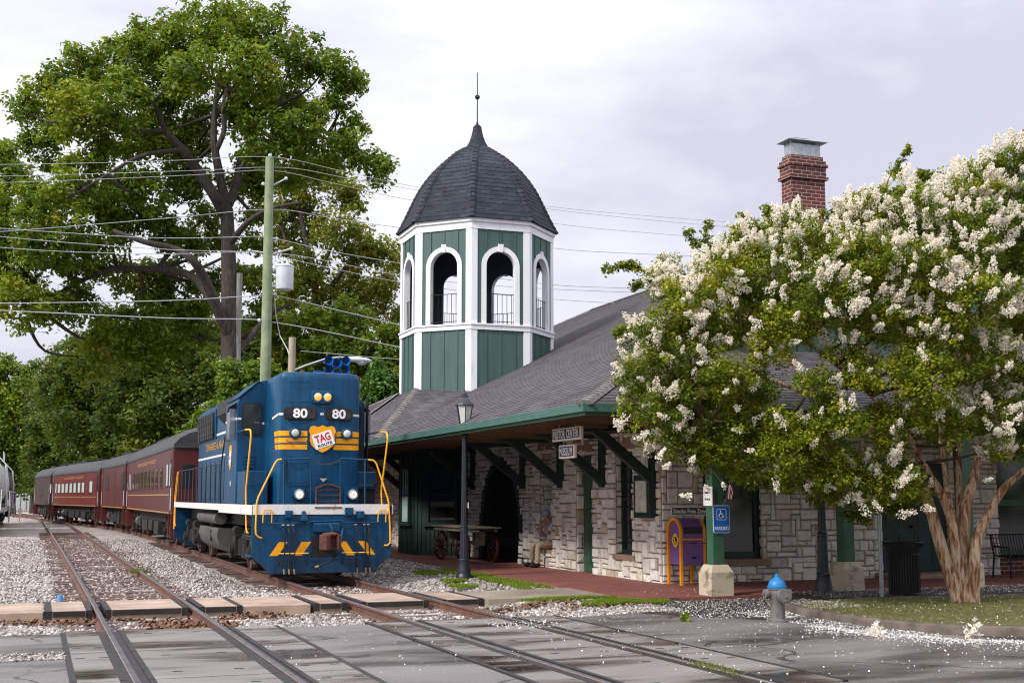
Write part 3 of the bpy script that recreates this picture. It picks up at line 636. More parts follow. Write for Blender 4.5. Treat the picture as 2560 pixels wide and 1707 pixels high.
# wall beyond the bay
ashlar(mb, (WX, 40.4, -.05), Y_, -X_, 10, 3.4, lambda u, z: False, 80)
wall = mb.build('wall', ['stone', 'mortar'], st)
mb = MB()
for nm, bx in (('sill', (WX - .06, WX + .22, 24.56, 25.66, .42, .54)), ('sill', (12.9, 14.55, WY - .09, WY + .25, .35, .50)), ('sill', (WX - .05, WX + .5, 29.30, 30.26, .36, .47)),
               ('lintel', (WX - .055, WX + .3, 26.7, 27.95, 2.88, 3.18)), ('lintel', (WX - .055, WX + .3, 29.2, 30.35, 3.0, 3.26)), ('lintel', (WX - .05, WX + .25, 24.5, 25.75, 2.85, 3.12))):
    MB().box(*bx).build(nm, 'step_concrete', st, bevel=.012)

mb = MB().box(17.2, 19.6, 22.55, WY + .05, .03, .14); mb.build('door_step', 'step_concrete', st, bevel=.015)
# main body behind the walls (dark interior shell)
mb = MB(); mb.box(WX + .55, 34, 23.9, 60, 0, 3.3); mb.build('inner_walls', 'soft_black', st)

def sash(name, O, U, Nn, wd, ht, par, cols=2, rows=3, fr=.09, mats=('dark_green', 'glass'), mid=True):
    O, U, Nn = Vector(O), Vector(U), Vector(Nn)
    f = MB()
    def bar(u0, u1, z0, z1, d0, d1): f.loft([[O + U * u0 + Z_ * z0 + Nn * d for d in (d0, d1)] + [O + U * u0 + Z_ * z1 + Nn * d for d in (d1, d0)], [O + U * u1 + Z_ * z0 + Nn * d for d in (d0, d1)] + [O + U * u1 + Z_ * z1 + Nn * d for d in (d1, d0)]])
    bar(0, fr, 0, ht, 0, .07); bar(wd - fr, wd, 0, ht, 0, .07); bar(fr, wd - fr, 0, fr, 0, .065); bar(fr, wd - fr, ht - fr, ht, 0, .065)
    if mid: bar(fr, wd - fr, ht * .52 - .03, ht * .52 + .03, 0, .05)
    for k in range(1, cols):
        u = fr + (wd - 2 * fr) * k / cols; bar(u - .012, u + .012, ht * .52 + .031, ht - fr, 0, .035)
    for k in range(1, rows):
        z = ht * .52 + .03 + (ht * .48 - fr - .03) * k / rows; bar(fr, wd - fr, z - .011, z + .011, 0, .033)
    o = f.build(name, mats[0], par)
    MB().quad(O + U * fr + Z_ * fr + Nn * .012, O + U * (wd - fr) + Z_ * fr + Nn * .012, O + U * (wd - fr) + Z_ * (ht - fr) + Nn * .012, O + U * fr + Z_ * (ht - fr) + Nn * .012).build('pane', mats[1], o)
    return o
sash('window', (WX + .2, 25.58, .55), -Y_, -X_, .92, 2.3, st)
sash('window', (WX + .42, 30.2, .47), -Y_, -X_, .86, 2.53, st)
sash('window', (12.97, WY + .16, .5), X_, -Y_, 1.43, 2.5, st, cols=4, rows=3, fr=.14)
# doors
def door(name, O, U, Nn, wd, ht, par, m='dark_green', panels=True, leaves=1):
    O, U, Nn = Vector(O), Vector(U), Vector(Nn); f = MB()
    def blkk(u0, u1, z0, z1, d0, d1, mi=0): f.loft([[O + U * u + Z_ * z + Nn * d0 for u, z in ((u0, z0), (u1, z0), (u1, z1), (u0, z1))], [O + U * u + Z_ * z + Nn * d1 for u, z in ((u0, z0), (u1, z0), (u1, z1), (u0, z1))]], mi)
    blkk(-.08, wd + .08, 0, ht + .08, -.03, 0)
    lw = wd / leaves
    for l in range(leaves):
        blkk(l * lw + .006, (l + 1) * lw - .006, .01, ht, 0, .04)
        for (a, b) in ((.12, .47), (.53, .88)):
            for (c, d) in ((.06, .34), (.42, .72), (.78, .95)): blkk(l * lw + lw * a, l * lw + lw * b, ht * c, ht * d, .04, .052)
    o = f.build(name, m, par)
    h = MB(); h.ball(O + U * (lw - .09) + Z_ * 1.0 + Nn * .08, .035, 10); h.build('handle', 'black', o)
    return o
door('door', (WX + .2, 27.74, .03), -Y_, -X_, .9, 2.75, st, 'green_post')
door('door', (17.53, WY + .14, .14), X_, -Y_, 1.75, 2.4, st, 'dark_green', leaves=2)
MB().lathe([(.075, 0), (.075, .012)], (0, 0, 0), 14, 0, Matrix.Translation((17.98, WY + .09, 1.63)) @ Matrix.Rotation(R(90), 4, 'X')).build('door_notice', 'sign_white', st)
# pointed arch: dark frame and planked doors
f = MB(); n = 28
zs = [AH * (1 - ((n - i) / n) ** 2) for i in range(n)] + [AH]
prof = [(-arch_hw(z), z) for z in zs[:-1]] + [(0, AH)] + [(arch_hw(z), z) for z in reversed(zs[:-1])]
def inset(p, d): return [(a * (1 - d / AW), b - d * .9 * (b / AH) ** 1.2) for a, b in p]
o1, i1 = [(a * 1.035, b * 1.02) for a, b in prof], inset(prof, .26)
P = lambda a, b, d: Vector((WX + d, AY - a, b))
k = len(prof); vs = [P(a, b, -.03) for a, b in o1] + [P(a, b, -.03) for a, b in i1] + [P(a, b, .28) for a, b in i1] + [P(a, b, .05) for a, b in o1]
fs = []
for i in range(k - 1): fs += [(i, i + 1, k + i + 1, k + i), (k + i, k + i + 1, 2 * k + i + 1, 2 * k + i), (3 * k + i, 3 * k + i + 1, i + 1, i)]
f.add(vs, fs, 0); f.build('arch_frame', 'dark_green', st)
f = MB(); f.add([P(a, b, .22) for a, b in i1], [tuple(range(k))], 0)
for j in range(-9, 10):
    a = j * .165; hz = max([b for q, b in i1 if abs(q - a) < .14] + [.3]) - .08; f.box(WX + .19, WX + .225, AY - a - .012, AY - a + .012, .05, hz, 0)
f.build('arch_door', 'black', st)

# ---- roof
def shingles(mb, bl, br, tl, tr, mi=0, step=.145, v0=0, lift=.007, u_off=0):
    bl, br, tl, tr = map(Vector, (bl, br, tl, tr)); h = ((tl + tr) / 2 - (bl + br) / 2); nn = (br - bl).cross(tl - bl)
    if nn.length < 1e-6: nn = (br - bl).cross(tr - bl)
    nn.normalize(); al = (br - bl).normalized(); upv = nn.cross(al).normalized()
    length = (tl - bl).dot(upv); k = max(1, int(length / step))
    uv = lambda p: (((p - bl).dot(al)) + u_off, (p - bl).dot(upv) + v0)
    for i in range(k):
        a, b = i / k, (i + 1) / k
        p0, p1, q0, q1 = bl.lerp(tl, a), br.lerp(tr, a), bl.lerp(tl, b), br.lerp(tr, b)
        e = nn * lift
        mb.quad(p0 + e, p1 + e, q1, q0, mi, [uv(p0), uv(p1), uv(q1), uv(q0)])
        mb.quad(p0, p1, p1 + e, p0 + e, mi, [uv(p0)] * 4)
rz = lambda x: EZ + SL * (x - EX)
RX, RY0, RY1 = 23.0, 22.6, 51.4; RZ = rz(RX)
FY = 62.0
mb = MB()
shingles(mb, (EX, FY, EZ), (EX, EY, EZ), (RX, RY1, RZ), (RX, EY + (RX - EX), RZ))   # placeholder replaced below
mb = MB()
k = WY - EY - .35                    # the skirt part up to the gable wall line
xm = EX + k; zm = rz(xm)
shingles(mb, (EX, FY, EZ), (EX, EY, EZ), (xm, FY - 2.33, zm), (xm, EY + k, zm))
shingles(mb, (xm, FY - 2.33, zm), (xm, RY0, zm), (RX, RY1, RZ), (RX, RY0, RZ), v0=k * 1.1)
shingles(mb, (40, FY, EZ - 1), (EX, FY, EZ), (RX, RY1, RZ), (RX, RY1, RZ))
shingles(mb, (2 * RX - xm, RY0, zm), (2 * RX - xm, FY, zm), (RX, RY0, RZ), (RX, RY1, RZ))
shingles(mb, (EX, EY, EZ), (40, EY, EZ), (xm, EY + k, zm), (40, EY + k, zm))
# cupola skirt: hips around the octagon
OC = Vector((13.0, 38.3, 0)); OR = 2.5
oct_ = lambda r, i, z: Vector((OC.x + r * math.sin(R(-22.5 - 45 * i)), OC.y - r * math.cos(R(22.5 + 45 * i)), z))   # i=0 the corner towards the camera, then clockwise seen from above towards the track
M0, L0, L1, L2 = oct_(OR, 0, 5.035), oct_(OR, 1, 5.15), oct_(OR, 2, 5.15), oct_(OR, 3, 5.035)
cA, cB = Vector((EX + .04, 34.6, EZ + .02)), Vector((EX + .04, 42.0, EZ + .02))
shingles(mb, cA, cA + Vector((.01, -.01, 0)), L0, M0); shingles(mb, cB, cA, L1, L0); shingles(mb, cB + Vector((.01, .01, 0)), cB, L2, L1)
roof = mb.build('roof', 'roof_shingle', st)
mb = MB()
def ridgecap(a, b, wd=.15):
    a, b = Vector(a), Vector(b); n = int((b - a).length / .16); d = (b - a) / n; s = d.cross(Z_).normalized() * wd; u = s.cross(d).normalized(); u = u if u.z > 0 else -u
    for i in range(n):
        p, q = a + d * i, a + d * (i + 1.15); e0, e1 = u * .055, u * .03
        mb.add([p - s * 1.0 - u * .03, p - s * .5 + e0 * .8, p + e0, p + s * .5 + e0 * .8, p + s - u * .03, q - s - u * .03, q - s * .5 + e1 * .8, q + e1, q + s * .5 + e1 * .8, q + s - u * .03],
               [(0, 1, 6, 5), (1, 2, 7, 6), (2, 3, 8, 7), (3, 4, 9, 8), (0, 4, 3, 2, 1)], 0)
for a_, b_ in (((EX, EY, EZ + .01), (xm, EY + k, zm + .01)), ((RX, RY0, RZ), (RX, RY1, RZ)), (cA + Z_ * .01, L0 + Z_ * .01), (cB, L1), ((RX, RY1, RZ), (EX, FY, EZ))):
    mb = MB(); ridgecap(a_, b_); mb.build('ridge_cap', 'ridge_shingle', roof, uv=True)
# soffit, fascia, gable
mb = MB()
mb.add([(EX + .05, EY + .05, ZT + .005), (40, EY + .05, ZT + .005), (40, WY + .05, ZT + .005), (WX + .05, WY + .05, ZT + .005), (WX + .05, FY, ZT + .005), (EX + .05, FY, ZT + .005)], [(0, 1, 2, 3), (0, 3, 4, 5)])
for i in range(60):
    y = EY + .5 + i * .62
    if y < 58: mb.box(EX + .1, WX, y - .03, y + .03, ZT - .07, ZT)
for i in range(34):
    x = WX + .3 + i * .62; mb.box(x - .03, x + .03, EY + .1, WY, ZT - .07, ZT)
mb.build('soffit', 'soffit', st)
mb = MB()
mb.box(EX - .03, EX + .02, EY - .03, FY, EZ - .14, EZ + .005); mb.box(EX + .021, 40, EY - .03, EY + .02, EZ - .14, EZ + .005)
mb.box(EX + .03, EX + .08, EY + .03, FY, ZT - .06, EZ - .142, 1); mb.box(EX + .081, 40, EY + .03, EY + .08, ZT - .06, EZ - .142, 1)
mb.build('fascia', ['green_trim', 'green_post'], st)
mb = MB(); gy = WY - .02
mb.add([(xm - .2, gy, zm - .35), (2 * RX - xm, gy, zm - .35), (RX, gy, RZ - .08)], [(0, 1, 2)])
for i in range(60):
    x = xm + .3 + i * .36; zt = zm + SL * (min(x, 2 * RX - x) - xm) - .1
    if zt > zm - .2: mb.box(x - .02, x + .02, gy - .025, gy, zm - .35, zt)
mb.build('gable', 'green_trim', st)
mb = MB()
for s in (0, 1):
    a = Vector((xm if not s else 2 * RX - xm, RY0 + .02, zm - .12)); b = Vector((RX, RY0 + .02, RZ - .12)); mb.beam(a, b, .06, .22, 0)
mb.build('bargeboard', 'green_trim', st)

# brackets under the canopy
for y in (23.55, 26.1, 28.6, 31.22, 35.4, 41.0, 43.5):
    b = MB(); b.box(WX - .15, WX + .05, y - .10, y + .10, 2.02, ZT); b.beam((WX - .1, y, 2.16), (10.55, y, 3.23), .15, .21); b.box(10.3, WX - .15, y - .08, y + .08, ZT - .15, ZT - .001)
    b.build('bracket', 'dark_green', st, bevel=.012)
# porch posts
mb = MB(); mb.box(11.25, 40, 20.12, 20.36, ZT - .28, ZT - .002); mb.build('porch_beam', 'dark_green', st)
for i in range(8):
    x = 11.50 + i * 2.82; y = 20.24
    p = MB(); p.cbox((x, y, 1.8), (.24, .24, 2.44)); po = p.build('porch_post', 'green_post', st, bevel=.012)
    b = MB(); a = .235
    b.loft([[(x - q, y - q, z), (x + q, y - q, z), (x + q, y + q, z), (x - q, y + q, z)] for q, z in ((a, -.05), (a, .45), (.165, .58), (.15, .58))]); b.build('post_base', 'concrete_base', po, bevel=.012)

# octagonal bay and cupola
def face(i):          # outward face between corner i and i+1
    a, b = oct_(OR, i, 0), oct_(OR, i + 1, 0); u = (b - a).normalized(); n = Vector((u.y, -u.x, 0)); n = n if n.dot((a + b) / 2 - OC) > 0 else -n
    return a, b, u, n
bay = MB()
for i in range(0, 4):
    a, b, u, n = face(i); wdt = (b - a).length
    bay.quad(a + Z_ * .03, b + Z_ * .03, b + Z_ * 3.3, a + Z_ * 3.3)
    for j in range(13):
        q = a + u * (wdt * (j + .5) / 13); bay.beam(q + Z_ * .03 + n * .012, q + Z_ * 3.28 + n * .012, .04, .024, 0, n)
bayo = bay.build('bay_wall', 'dark_green', st)
a, b, u, n = face(0); sash('bay_window', a + u * .42 + Z_ * .95 + n * .03, u, n, 1.05, 1.75, st, 3, 2, .08, ('dark_green', 'glass'))
a, b, u, n = face(1); sash('bay_window', a + u * .45 + Z_ * .95 + n * .03, u, n, 1.0, 1.75, st, 3, 2, .08, ('dark_green', 'curtain'))
mb = MB()
for i in (0, 1): a, b, u, n = face(i); mb.beam(a + u * .3 + Z_ * .93 + n * .06, a + u * 1.6 + Z_ * .93 + n * .06, .1, .05, 0)
mb.build('bay_sill', 'dark_green', st)

Z0, ZB0, ZB1, ZS, ZTOP, ZF, ZE = 4.0, 6.94, 7.13, 8.96, 9.43, 10.11, 10.45
cw = MB()
WT = .16
for i in range(8):
    a, b, u, n = face(i); wd = (b - a).length; c = (a + b) / 2; hw = .475
    # lower storey
    cw.quad(a + Z_ * Z0, b + Z_ * Z0, b + Z_ * ZB0, a + Z_ * ZB0)
    for j in range(1, 4):
        q = a + u * (wd * j / 4); cw.beam(q + Z_ * Z0 + n * .012, q + Z_ * ZB0 + n * .012, .045, .024, 0, n)
    # belfry panel with an arched opening
    arc = [(-hw, ZB1)] + [(hw * math.cos(t), ZS + hw * math.sin(t)) for t in [math.pi - math.pi * q / 16 for q in range(17)]] + [(hw, ZB1)]
    L_, R_ = -wd / 2, wd / 2
    for off, mi in ((n * 0, 0), (n * -WT, 1)):
        Q = lambda x, z: c + u * x + Z_ * z + off
        cw.quad(Q(L_, ZB1), Q(-hw, ZB1), Q(-hw, ZS), Q(L_, ZS), mi); cw.quad(Q(hw, ZB1), Q(R_, ZB1), Q(R_, ZS), Q(hw, ZS), mi)
        cw.quad(Q(L_, ZS), Q(-hw, ZS), Q(-hw, ZF + .1), Q(L_, ZF + .1), mi); cw.quad(Q(hw, ZS), Q(R_, ZS), Q(R_, ZF + .1), Q(hw, ZF + .1), mi)
        for q in range(1, 17): cw.quad(Q(*arc[q]), Q(*arc[q + 1]), Q(arc[q + 1][0], ZF + .1), Q(arc[q][0], ZF + .1), mi)
    for x in (-wd * .25, 0, wd * .25):
        zb = ZS + math.sqrt(max(0, (hw + .16) ** 2 - x * x)) if abs(x) < hw + .16 else ZB1
        q = c + u * x; cw.beam(q + Z_ * zb + n * .012, q + Z_ * (ZF + .02) + n * .012, .045, .024, 0, n)
    for x in (-wd * .42, wd * .42): q = c + u * x; cw.beam(q + Z_ * ZB1 + n * .008, q + Z_ * ZF + n * .008, .03, .016, 0, n)
cw.add([oct_(OR - .1, i, ZB0 - .02) for i in range(8)], [tuple(range(8))], 1); cw.add([oct_(OR - .1, i, ZF + .08) for i in range(8)], [tuple(range(8))], 1)
cup = cw.build('cupola', ['green_wall', 'belfry_inside'], st)
tr = MB()
for i in range(8):
    a, b, u, n = face(i); a2, b2, u2, n2 = face(i - 1)
    for z0, z1 in ((Z0, ZB0), (ZB1, ZF)):     # corner boards, folded round each corner
        m = (n + n2).normalized(); p0, p1 = a + u * .19, a - u2 * .19
        tr.loft([[p1 - n2 * .01, p1 + n2 * .03, a + m * .033, p0 + n * .03, p0 - n * .01, a - m * .01], [q + Z_ * (z1 - z0) for q in (p1 - n2 * .01, p1 + n2 * .03, a + m * .033, p0 + n * .03, p0 - n * .01, a - m * .01)]], 0, Matrix.Translation((0, 0, z0)))
for r0, z0, z1 in ((OR + .055, ZB0, ZB1 - .05), (OR + .09, ZB1 - .05, ZB1), (OR + .045, ZF, ZE - .12), (OR + .10, ZE - .12, ZE)):
    tr.loft([[oct_(r0, i, z0) for i in range(8)], [oct_(r0, i, z1) for i in range(8)], [oct_(OR - .02, i, z1) for i in range(8)], [oct_(OR - .02, i, z0) for i in range(8)], [oct_(r0, i, z0) for i in range(8)]], cap=False)
tr.build('corner_trim', 'white_trim', cup, bevel=.006)
for i in range(8):
    a, b, u, n = face(i); c = (a + b) / 2; hw = .475; am = MB()
    def ring(r): return [(-r, ZB1)] + [(r * math.cos(t), ZS + r * math.sin(t)) for t in [math.pi - math.pi * q / 20 for q in range(21)]] + [(r, ZB1)]
    ro, ri = ring(hw + .155), ring(hw); kk = len(ro); Q = lambda x, z, d: c + u * x + Z_ * z + n * d
    vs = [Q(x, z, .035) for x, z in ro] + [Q(x, z, .035) for x, z in ri] + [Q(x, z, -WT - .005) for x, z in ri] + [Q(x, z, 0) for x, z in ro]
    fs = []
    for q in range(kk - 1): fs += [(q, q + 1, kk + q + 1, kk + q), (kk + q, kk + q + 1, 2 * kk + q + 1, 2 * kk + q), (3 * kk + q, 3 * kk + q + 1, q + 1, q)]
    am.add(vs, fs); am.loft([[Q(x, z, d) for x, z in ((-.06, ZTOP - .02), (.06, ZTOP - .02), (.085, ZTOP + .23), (-.085, ZTOP + .23))] for d in (.0, .06)])
    am.build('arch_trim', 'white_trim', cup)
    rl = MB()
    for z in (8.09, 7.22): rl.tube([Q(-hw - .02, z, -.06), Q(hw + .02, z, -.06)], .012, 5)
    for q in range(6): x = -hw + .08 + q * (2 * hw - .16) / 5; rl.tube([Q(x, 7.15, -.06), Q(x, 8.09, -.06)], .010, 5)
    rl.build('railing', 'black', cup)
prof = [(10.44, 2.67), (10.75, 2.50), (11.0, 2.38), (11.3, 2.24), (11.6, 2.10), (11.9, 1.94), (12.2, 1.74), (12.5, 1.50), (12.8, 1.2), (13.05, .90), (13.22, .62), (13.34, .40)]
dm = MB()
for i in range(8):
    v = 0
    for (z0, r0), (z1, r1) in zip(prof, prof[1:]):
        sl = math.hypot(z1 - z0, r1 - r0); shingles(dm, oct_(r0, i + 1, z0), oct_(r0, i, z0), oct_(r1, i + 1, z1), oct_(r1, i, z1), v0=v, step=.145, lift=.010); v += sl
dm.add([oct_(2.6, i, 10.45) for i in range(8)], [tuple(range(8))])
dome = dm.build('dome_roof', 'dome_shingle', cup)
mb = MB()
for i in range(8):
    for (z0, r0), (z1, r1) in zip(prof, prof[1:]): ridgecap(oct_(r0, i, z0) + Z_ * .004, oct_(r1, i, z1) + Z_ * .004, .13)
ridge = mb.build('dome_hips', 'dome_shingle', cup, uv=True)
mb = MB(); mb.lathe([(.46, 13.27), (.38, 13.4), (.27, 13.6), (.2, 13.8), (.155, 14.0), (.14, 14.12), (.05, 14.2), (.02, 14.3), (.013, 16.0)], (OC.x, OC.y, 0), 8, 0, None, R(22.5)); mb.ball((OC.x, OC.y, 15.15), .085, 14)
mb.build('finial', 'dome_shingle', cup, uv=True)

# chimney
mb = MB()
CX0, CX1, CY0, CY1 = 17.86, 18.9, 27.1, 27.56
mb.box(CX0, CX1, CY0, CY1, 7.3, 10.08)
for z0, z1, e in ((10.08, 10.16, .07), (10.16, 10.42, .03), (10.42, 10.50, .07), (10.50, 10.60, .035), (10.60, 10.72, -.02)): mb.box(CX0 - e, CX1 + e, CY0 - e, CY1 + e, z0, z1)
ch = mb.build('chimney', 'chimney_brick', roof, uv=True, bevel=.006)
mb = MB(); mb.box(CX0 + .07, CX1 - .07, CY0 + .07, CY1 - .07, 10.7, 11.04)
for x in (CX0 + .08, CX1 - .08):
    for y in (CY0 + .08, CY1 - .08): mb.beam((x, y, 11.04), (x + (.03 if x > 18.3 else -.03), y, 11.12), .03, .03)
mb.build('flue_box', 'galv', ch)
mb = MB(); mb.loft([[(CX0 - .08, CY0 - .08, 11.1), (CX1 + .08, CY0 - .08, 11.1), (CX1 + .08, CY1 + .08, 11.1), (CX0 - .08, CY1 + .08, 11.1)], [(CX0 - .08, CY0 - .08, 11.115), (CX1 + .08, CY0 - .08, 11.115), (CX1 + .08, CY1 + .08, 11.115), (CX0 - .08, CY1 + .08, 11.115)], [(CX0 + .3, CY0 + .25, 11.24), (CX1 - .3, CY0 + .25, 11.24), (CX1 - .3, CY1 - .25, 11.24), (CX0 + .3, CY1 - .25, 11.24)]]); mb.build('rain_cap', 'galv', ch)
# shop front right of the stone pier
mb = MB(); mb.box(20.75, 30, WY + .3, WY + .5, 0.0, .45); mb.build('knee_wall', 'chimney_brick', st, uv=True)
mb = MB()
for x in (20.76, 22.2, 23.7, 25.2, 26.7): mb.box(x, x + .1, WY + .28, WY + .42, .45, 3.28)
mb.box(20.86, 30, WY + .30, WY + .40, 1.60, 1.74); mb.box(20.86, 30, WY + .30, WY + .41, .45, .53); mb.build('shop_frame', 'green_post', st)
mb = MB().quad((20.8, WY + .36, .5), (30, WY + .36, .5), (30, WY + .36, 3.28), (20.8, WY + .36, 3.28)); mb.build('shop_glass', 'glass', st)

# ================================================================== THINGS ON AND BY THE STATION
# pendant lamps
for i, (x, y, lab) in enumerate(((10.5, 22.5, 'enamel pendant lamp under the eave beside the visitor center sign'), (10.5, 32.0, 'dim enamel pendant lamp under the eave behind the lamp post'))):
    th = thing('pendant_lamp', (x, y, ZT - .02), lab, 'lamp', 'pendant lamps under the eave')
    MB().tube([(x, y, ZT - .0), (x, y, 3.2)], .02, 6).build('stem', 'soft_black', th)
    MB().lathe([(.03, .13), (.06, .11), (.09, .06), (.24, .0), (.235, -.01), (.08, .045), (.0, .05)], (x, y, 3.1), 18).build('shade', 'under_grey', th, smooth=40)
# hanging signs
def hang_sign(name, y0, y1, z0, z1, text, tw, th_, label, chain_to, cy):
    x = 9.6; th = thing(name, (x, (y0 + y1) / 2, z0), label, 'sign')
    MB().cbox((x, (y0 + y1) / 2, (z0 + z1) / 2), (.07, y1 - y0, z1 - z0)).build('sign_board', 'sign_frame', th, bevel=.02)
    MB().cbox((x - .037, (y0 + y1) / 2, (z0 + z1) / 2), (.008, y1 - y0 - .10, z1 - z0 - .075)).build('sign_panel', 'sign_navy', th)
    m = MB(); m.text(text, th_, (x - .044, (y0 + y1) / 2, (z0 + z1) / 2), -Y_, Z_, maxw=tw, bold=.004, space=1.22); m.build('lettering', 'sign_white', th)
    c = MB()
    for y in cy:
        n = 5
        for q in range(n):
            za = z1 + (chain_to - z1) * q / n; zb = z1 + (chain_to - z1) * (q + 1) / n; c.tube([(x + .012 * (-1) ** q, y, za), (x - .012 * (-1) ** q, y, zb)], .009, 5)
    c.build('chain', 'galv', th)
hang_sign('hanging_sign', 21.94, 23.40, 2.905, 3.165, 'VISITOR CENTER', 1.28, .22, 'white framed sign reading VISITOR CENTER hanging from the eave', ZT, (22.25, 23.1))
hang_sign('hanging_sign', 22.26, 23.05, 2.555, 2.825, 'MUSEUM', .63, .215, 'small white framed sign reading MUSEUM hanging under the larger sign', 2.905, (22.45, 22.86))
# notice case
th = thing('notice_case', (WX - .1, 23.85, 1.35), 'green notice case with a map on the stone wall by the window', 'notice case')
mb = MB().box(WX - .20, WX + .02, 23.5, 24.25, 1.36, 2.26); mb.build('case', 'dark_green', th, bevel=.012)
mb = MB().box(WX - .215, WX - .2, 23.62, 24.13, 1.48, 2.14); pp = mb.build('map', 'paper', th)
# smoke free sign
th = thing('wall_sign', (12.61, WY - .06, 1.43), 'brown sign reading Smoke Free Zone above the purple box', 'sign')
MB().box(12.17, 13.05, WY - .075, WY - .055, 1.42, 1.60).build('border', 'sign_white', th, bevel=.004)
MB().box(12.19, 13.03, WY - .079, WY - .0755, 1.44, 1.58).build('panel', 'sign_brown', th)
MB().text('Smoke Free Zone', .125, (12.61, WY - .081, 1.51), X_, Z_, maxw=.79, bold=.004).build('lettering', 'sign_white', th)
# accessible parking sign on the first post
th = thing('parking_sign', (11.55, 20.1, 1.16), 'blue wheelchair PARKING sign on the green porch post', 'sign')
x, y, z = 11.55, 20.10, 1.40
def rrect(w_, h_, r, n=5):
    return [(sx * (w_ / 2 - r) + r * math.cos(t), sy * (h_ / 2 - r) + r * math.sin(t)) for sx, sy, t0 in ((1, 1, 0), (-1, 1, 90), (-1, -1, 180), (1, -1, 270)) for t in [R(t0 + 90 * k / n) for k in range(n + 1)]]
pl = lambda mbx, poly, t, d, mi=0, c=(0, 0): mbx.plate((x, y - d, z), X_, Z_, [(a + c[0], b + c[1]) for a, b in poly], -t if False else t, mi)
m = MB(); pl(m, rrect(.345, .50, .04), .008, 0); m.build('border', 'sign_white', th)
m = MB(); pl(m, rrect(.325, .48, .035), .003, .008); m.build('panel', 'sign_blue', th)
m = MB()
ro, ri = rrect(.20, .20, .03), rrect(.182, .182, .024)
for q in range(len(ro)):
    q2 = (q + 1) % len(ro); m.add([(x + ro[q][0], y - .013, z + .085 + ro[q][1]), (x + ro[q2][0], y - .013, z + .085 + ro[q2][1]), (x + ri[q2][0], y - .013, z + .085 + ri[q2][1]), (x + ri[q][0], y - .013, z + .085 + ri[q][1])], [(0, 1, 2, 3)])
m.text('PARKING', .095, (x, y - .013, z - .165), X_, Z_, maxw=.285)
P = lambda a, b: (x + a, y - .015, z + .085 + b)
m.ball(P(-.018, .062), .011, 8); m.tube([P(-.018, .045), P(-.014, 0), P(.022, 0), P(.04, -.045), P(.055, -.04)], .0062, 5); m.tube([P(-.016, .022), P(.02, .022)], .0055, 5)
m.tube([P(-.01 + .042 * math.cos(t), -.022 + .042 * math.sin(t)) for t in [R(115 + 20 * k) for k in range(12)]], .0055, 5)
m.build('lettering', 'sign_white', th)
# small white notice on the side of that post
th = thing('post_notice', (11.36, 20.2, 1.64), 'small white notice on the side of the porch post above the blue sign', 'sign')
MB().box(11.355, 11.375, 20.08, 20.40, 1.64, 1.99).build('panel', 'sign_white', th)
m = MB()
for q, tx in enumerate(('PARKING', 'IN REAR')): m.text(tx, .055, (11.352, 20.24, 1.88 - .12 * q), -Y_, Z_, maxw=.2)
m.build('lettering', 'black', th)
# little flag
th = thing('flag', (11.68, 20.2, 1.78), 'small striped flag on a stick at the porch post', 'flag')
MB().tube([(11.6, 20.12, 1.62), (11.76, 20.0, 2.12)], .007, 6).build('stick', 'old_wood', th)
m = MB()
for q in range(7):
    a = .034 * q; m.loft([[(11.64 + a * .25 + .02 * math.sin(v * 5 + q), 20.0 - .01 * q, 2.03 - v * .26 - a * .12) for v in (0, .5, 1)], [(11.64 + (a + .034) * .25 + .02 * math.sin(v * 5 + q), 20.0 - .01 * (q + 1), 2.03 - v * .26 - (a + .034) * .12) for v in (0, .5, 1)]], 0 if q % 2 == 0 else 1, cap=False, closed=False)
m.build('cloth', ['flag_red', 'sign_white'], th)

# collection box
th = thing('collection_box', (12.33, 22.95, .03), 'purple collection box with orange frame shaped like a mailbox', 'collection box')
bx0, bx1, by0, by1 = 12.07, 12.60, 22.62, 23.2; zb, zs = .44, 1.08; ry = (by1 - by0) / 2; cy = (by0 + by1) / 2
arc = [(by0, zb), (by1, zb)] + [(cy + ry * math.cos(t), zs + ry * math.sin(t)) for t in [math.pi * q / 14 for q in range(15)]]
MB().prism(arc, lambda a, b, d: (d, a, b), bx0 + .02, bx1 - .02).build('body', 'purple', th, smooth=50)
for sx in (bx0, bx1):
    f = MB(); e = .045; oa = [(by0 - .012, .02)] + [(by0 - .012, zs)] + [(cy - (ry + .012) * math.cos(t), zs + (ry + .012) * math.sin(t)) for t in [math.pi * q / 14 for q in range(15)]] + [(by1 + .012, .02)]
    ia = [(by0 + e, .02)] + [(by0 + e, zs)] + [(cy - (ry - e) * math.cos(t), zs + (ry - e) * math.sin(t)) for t in [math.pi * q / 14 for q in range(15)]] + [(by1 - e, .02)]
    kk = len(oa); xa, xb = sx - .03, sx + .03
    vs = [(xa, *p) for p in oa] + [(xa, *p) for p in ia] + [(xb, *p) for p in oa] + [(xb, *p) for p in ia]; fs = []
    for q in range(kk - 1): fs += [(q, q + 1, kk + q + 1, kk + q), (2 * kk + q, 3 * kk + q, 3 * kk + q + 1, 2 * kk + q + 1), (q, 2 * kk + q, 2 * kk + q + 1, q + 1), (kk + q, kk + q + 1, 3 * kk + q + 1, 3 * kk + q)]
    fs += [(0, kk, 3 * kk, 2 * kk), (kk - 1, 3 * kk - 1, 4 * kk - 1, 2 * kk - 1)]
    f.add(vs, fs); f.build('frame', 'orange', th, bevel=.006)
f = MB(); f.box(bx0 + .031, bx1 - .031, by0 - .03, by0 - .001, .93, .965); f.box(bx0 + .031, bx1 - .031, by0 - .045, by0 - .031, .955, .965); f.build('ledge', 'orange', th)
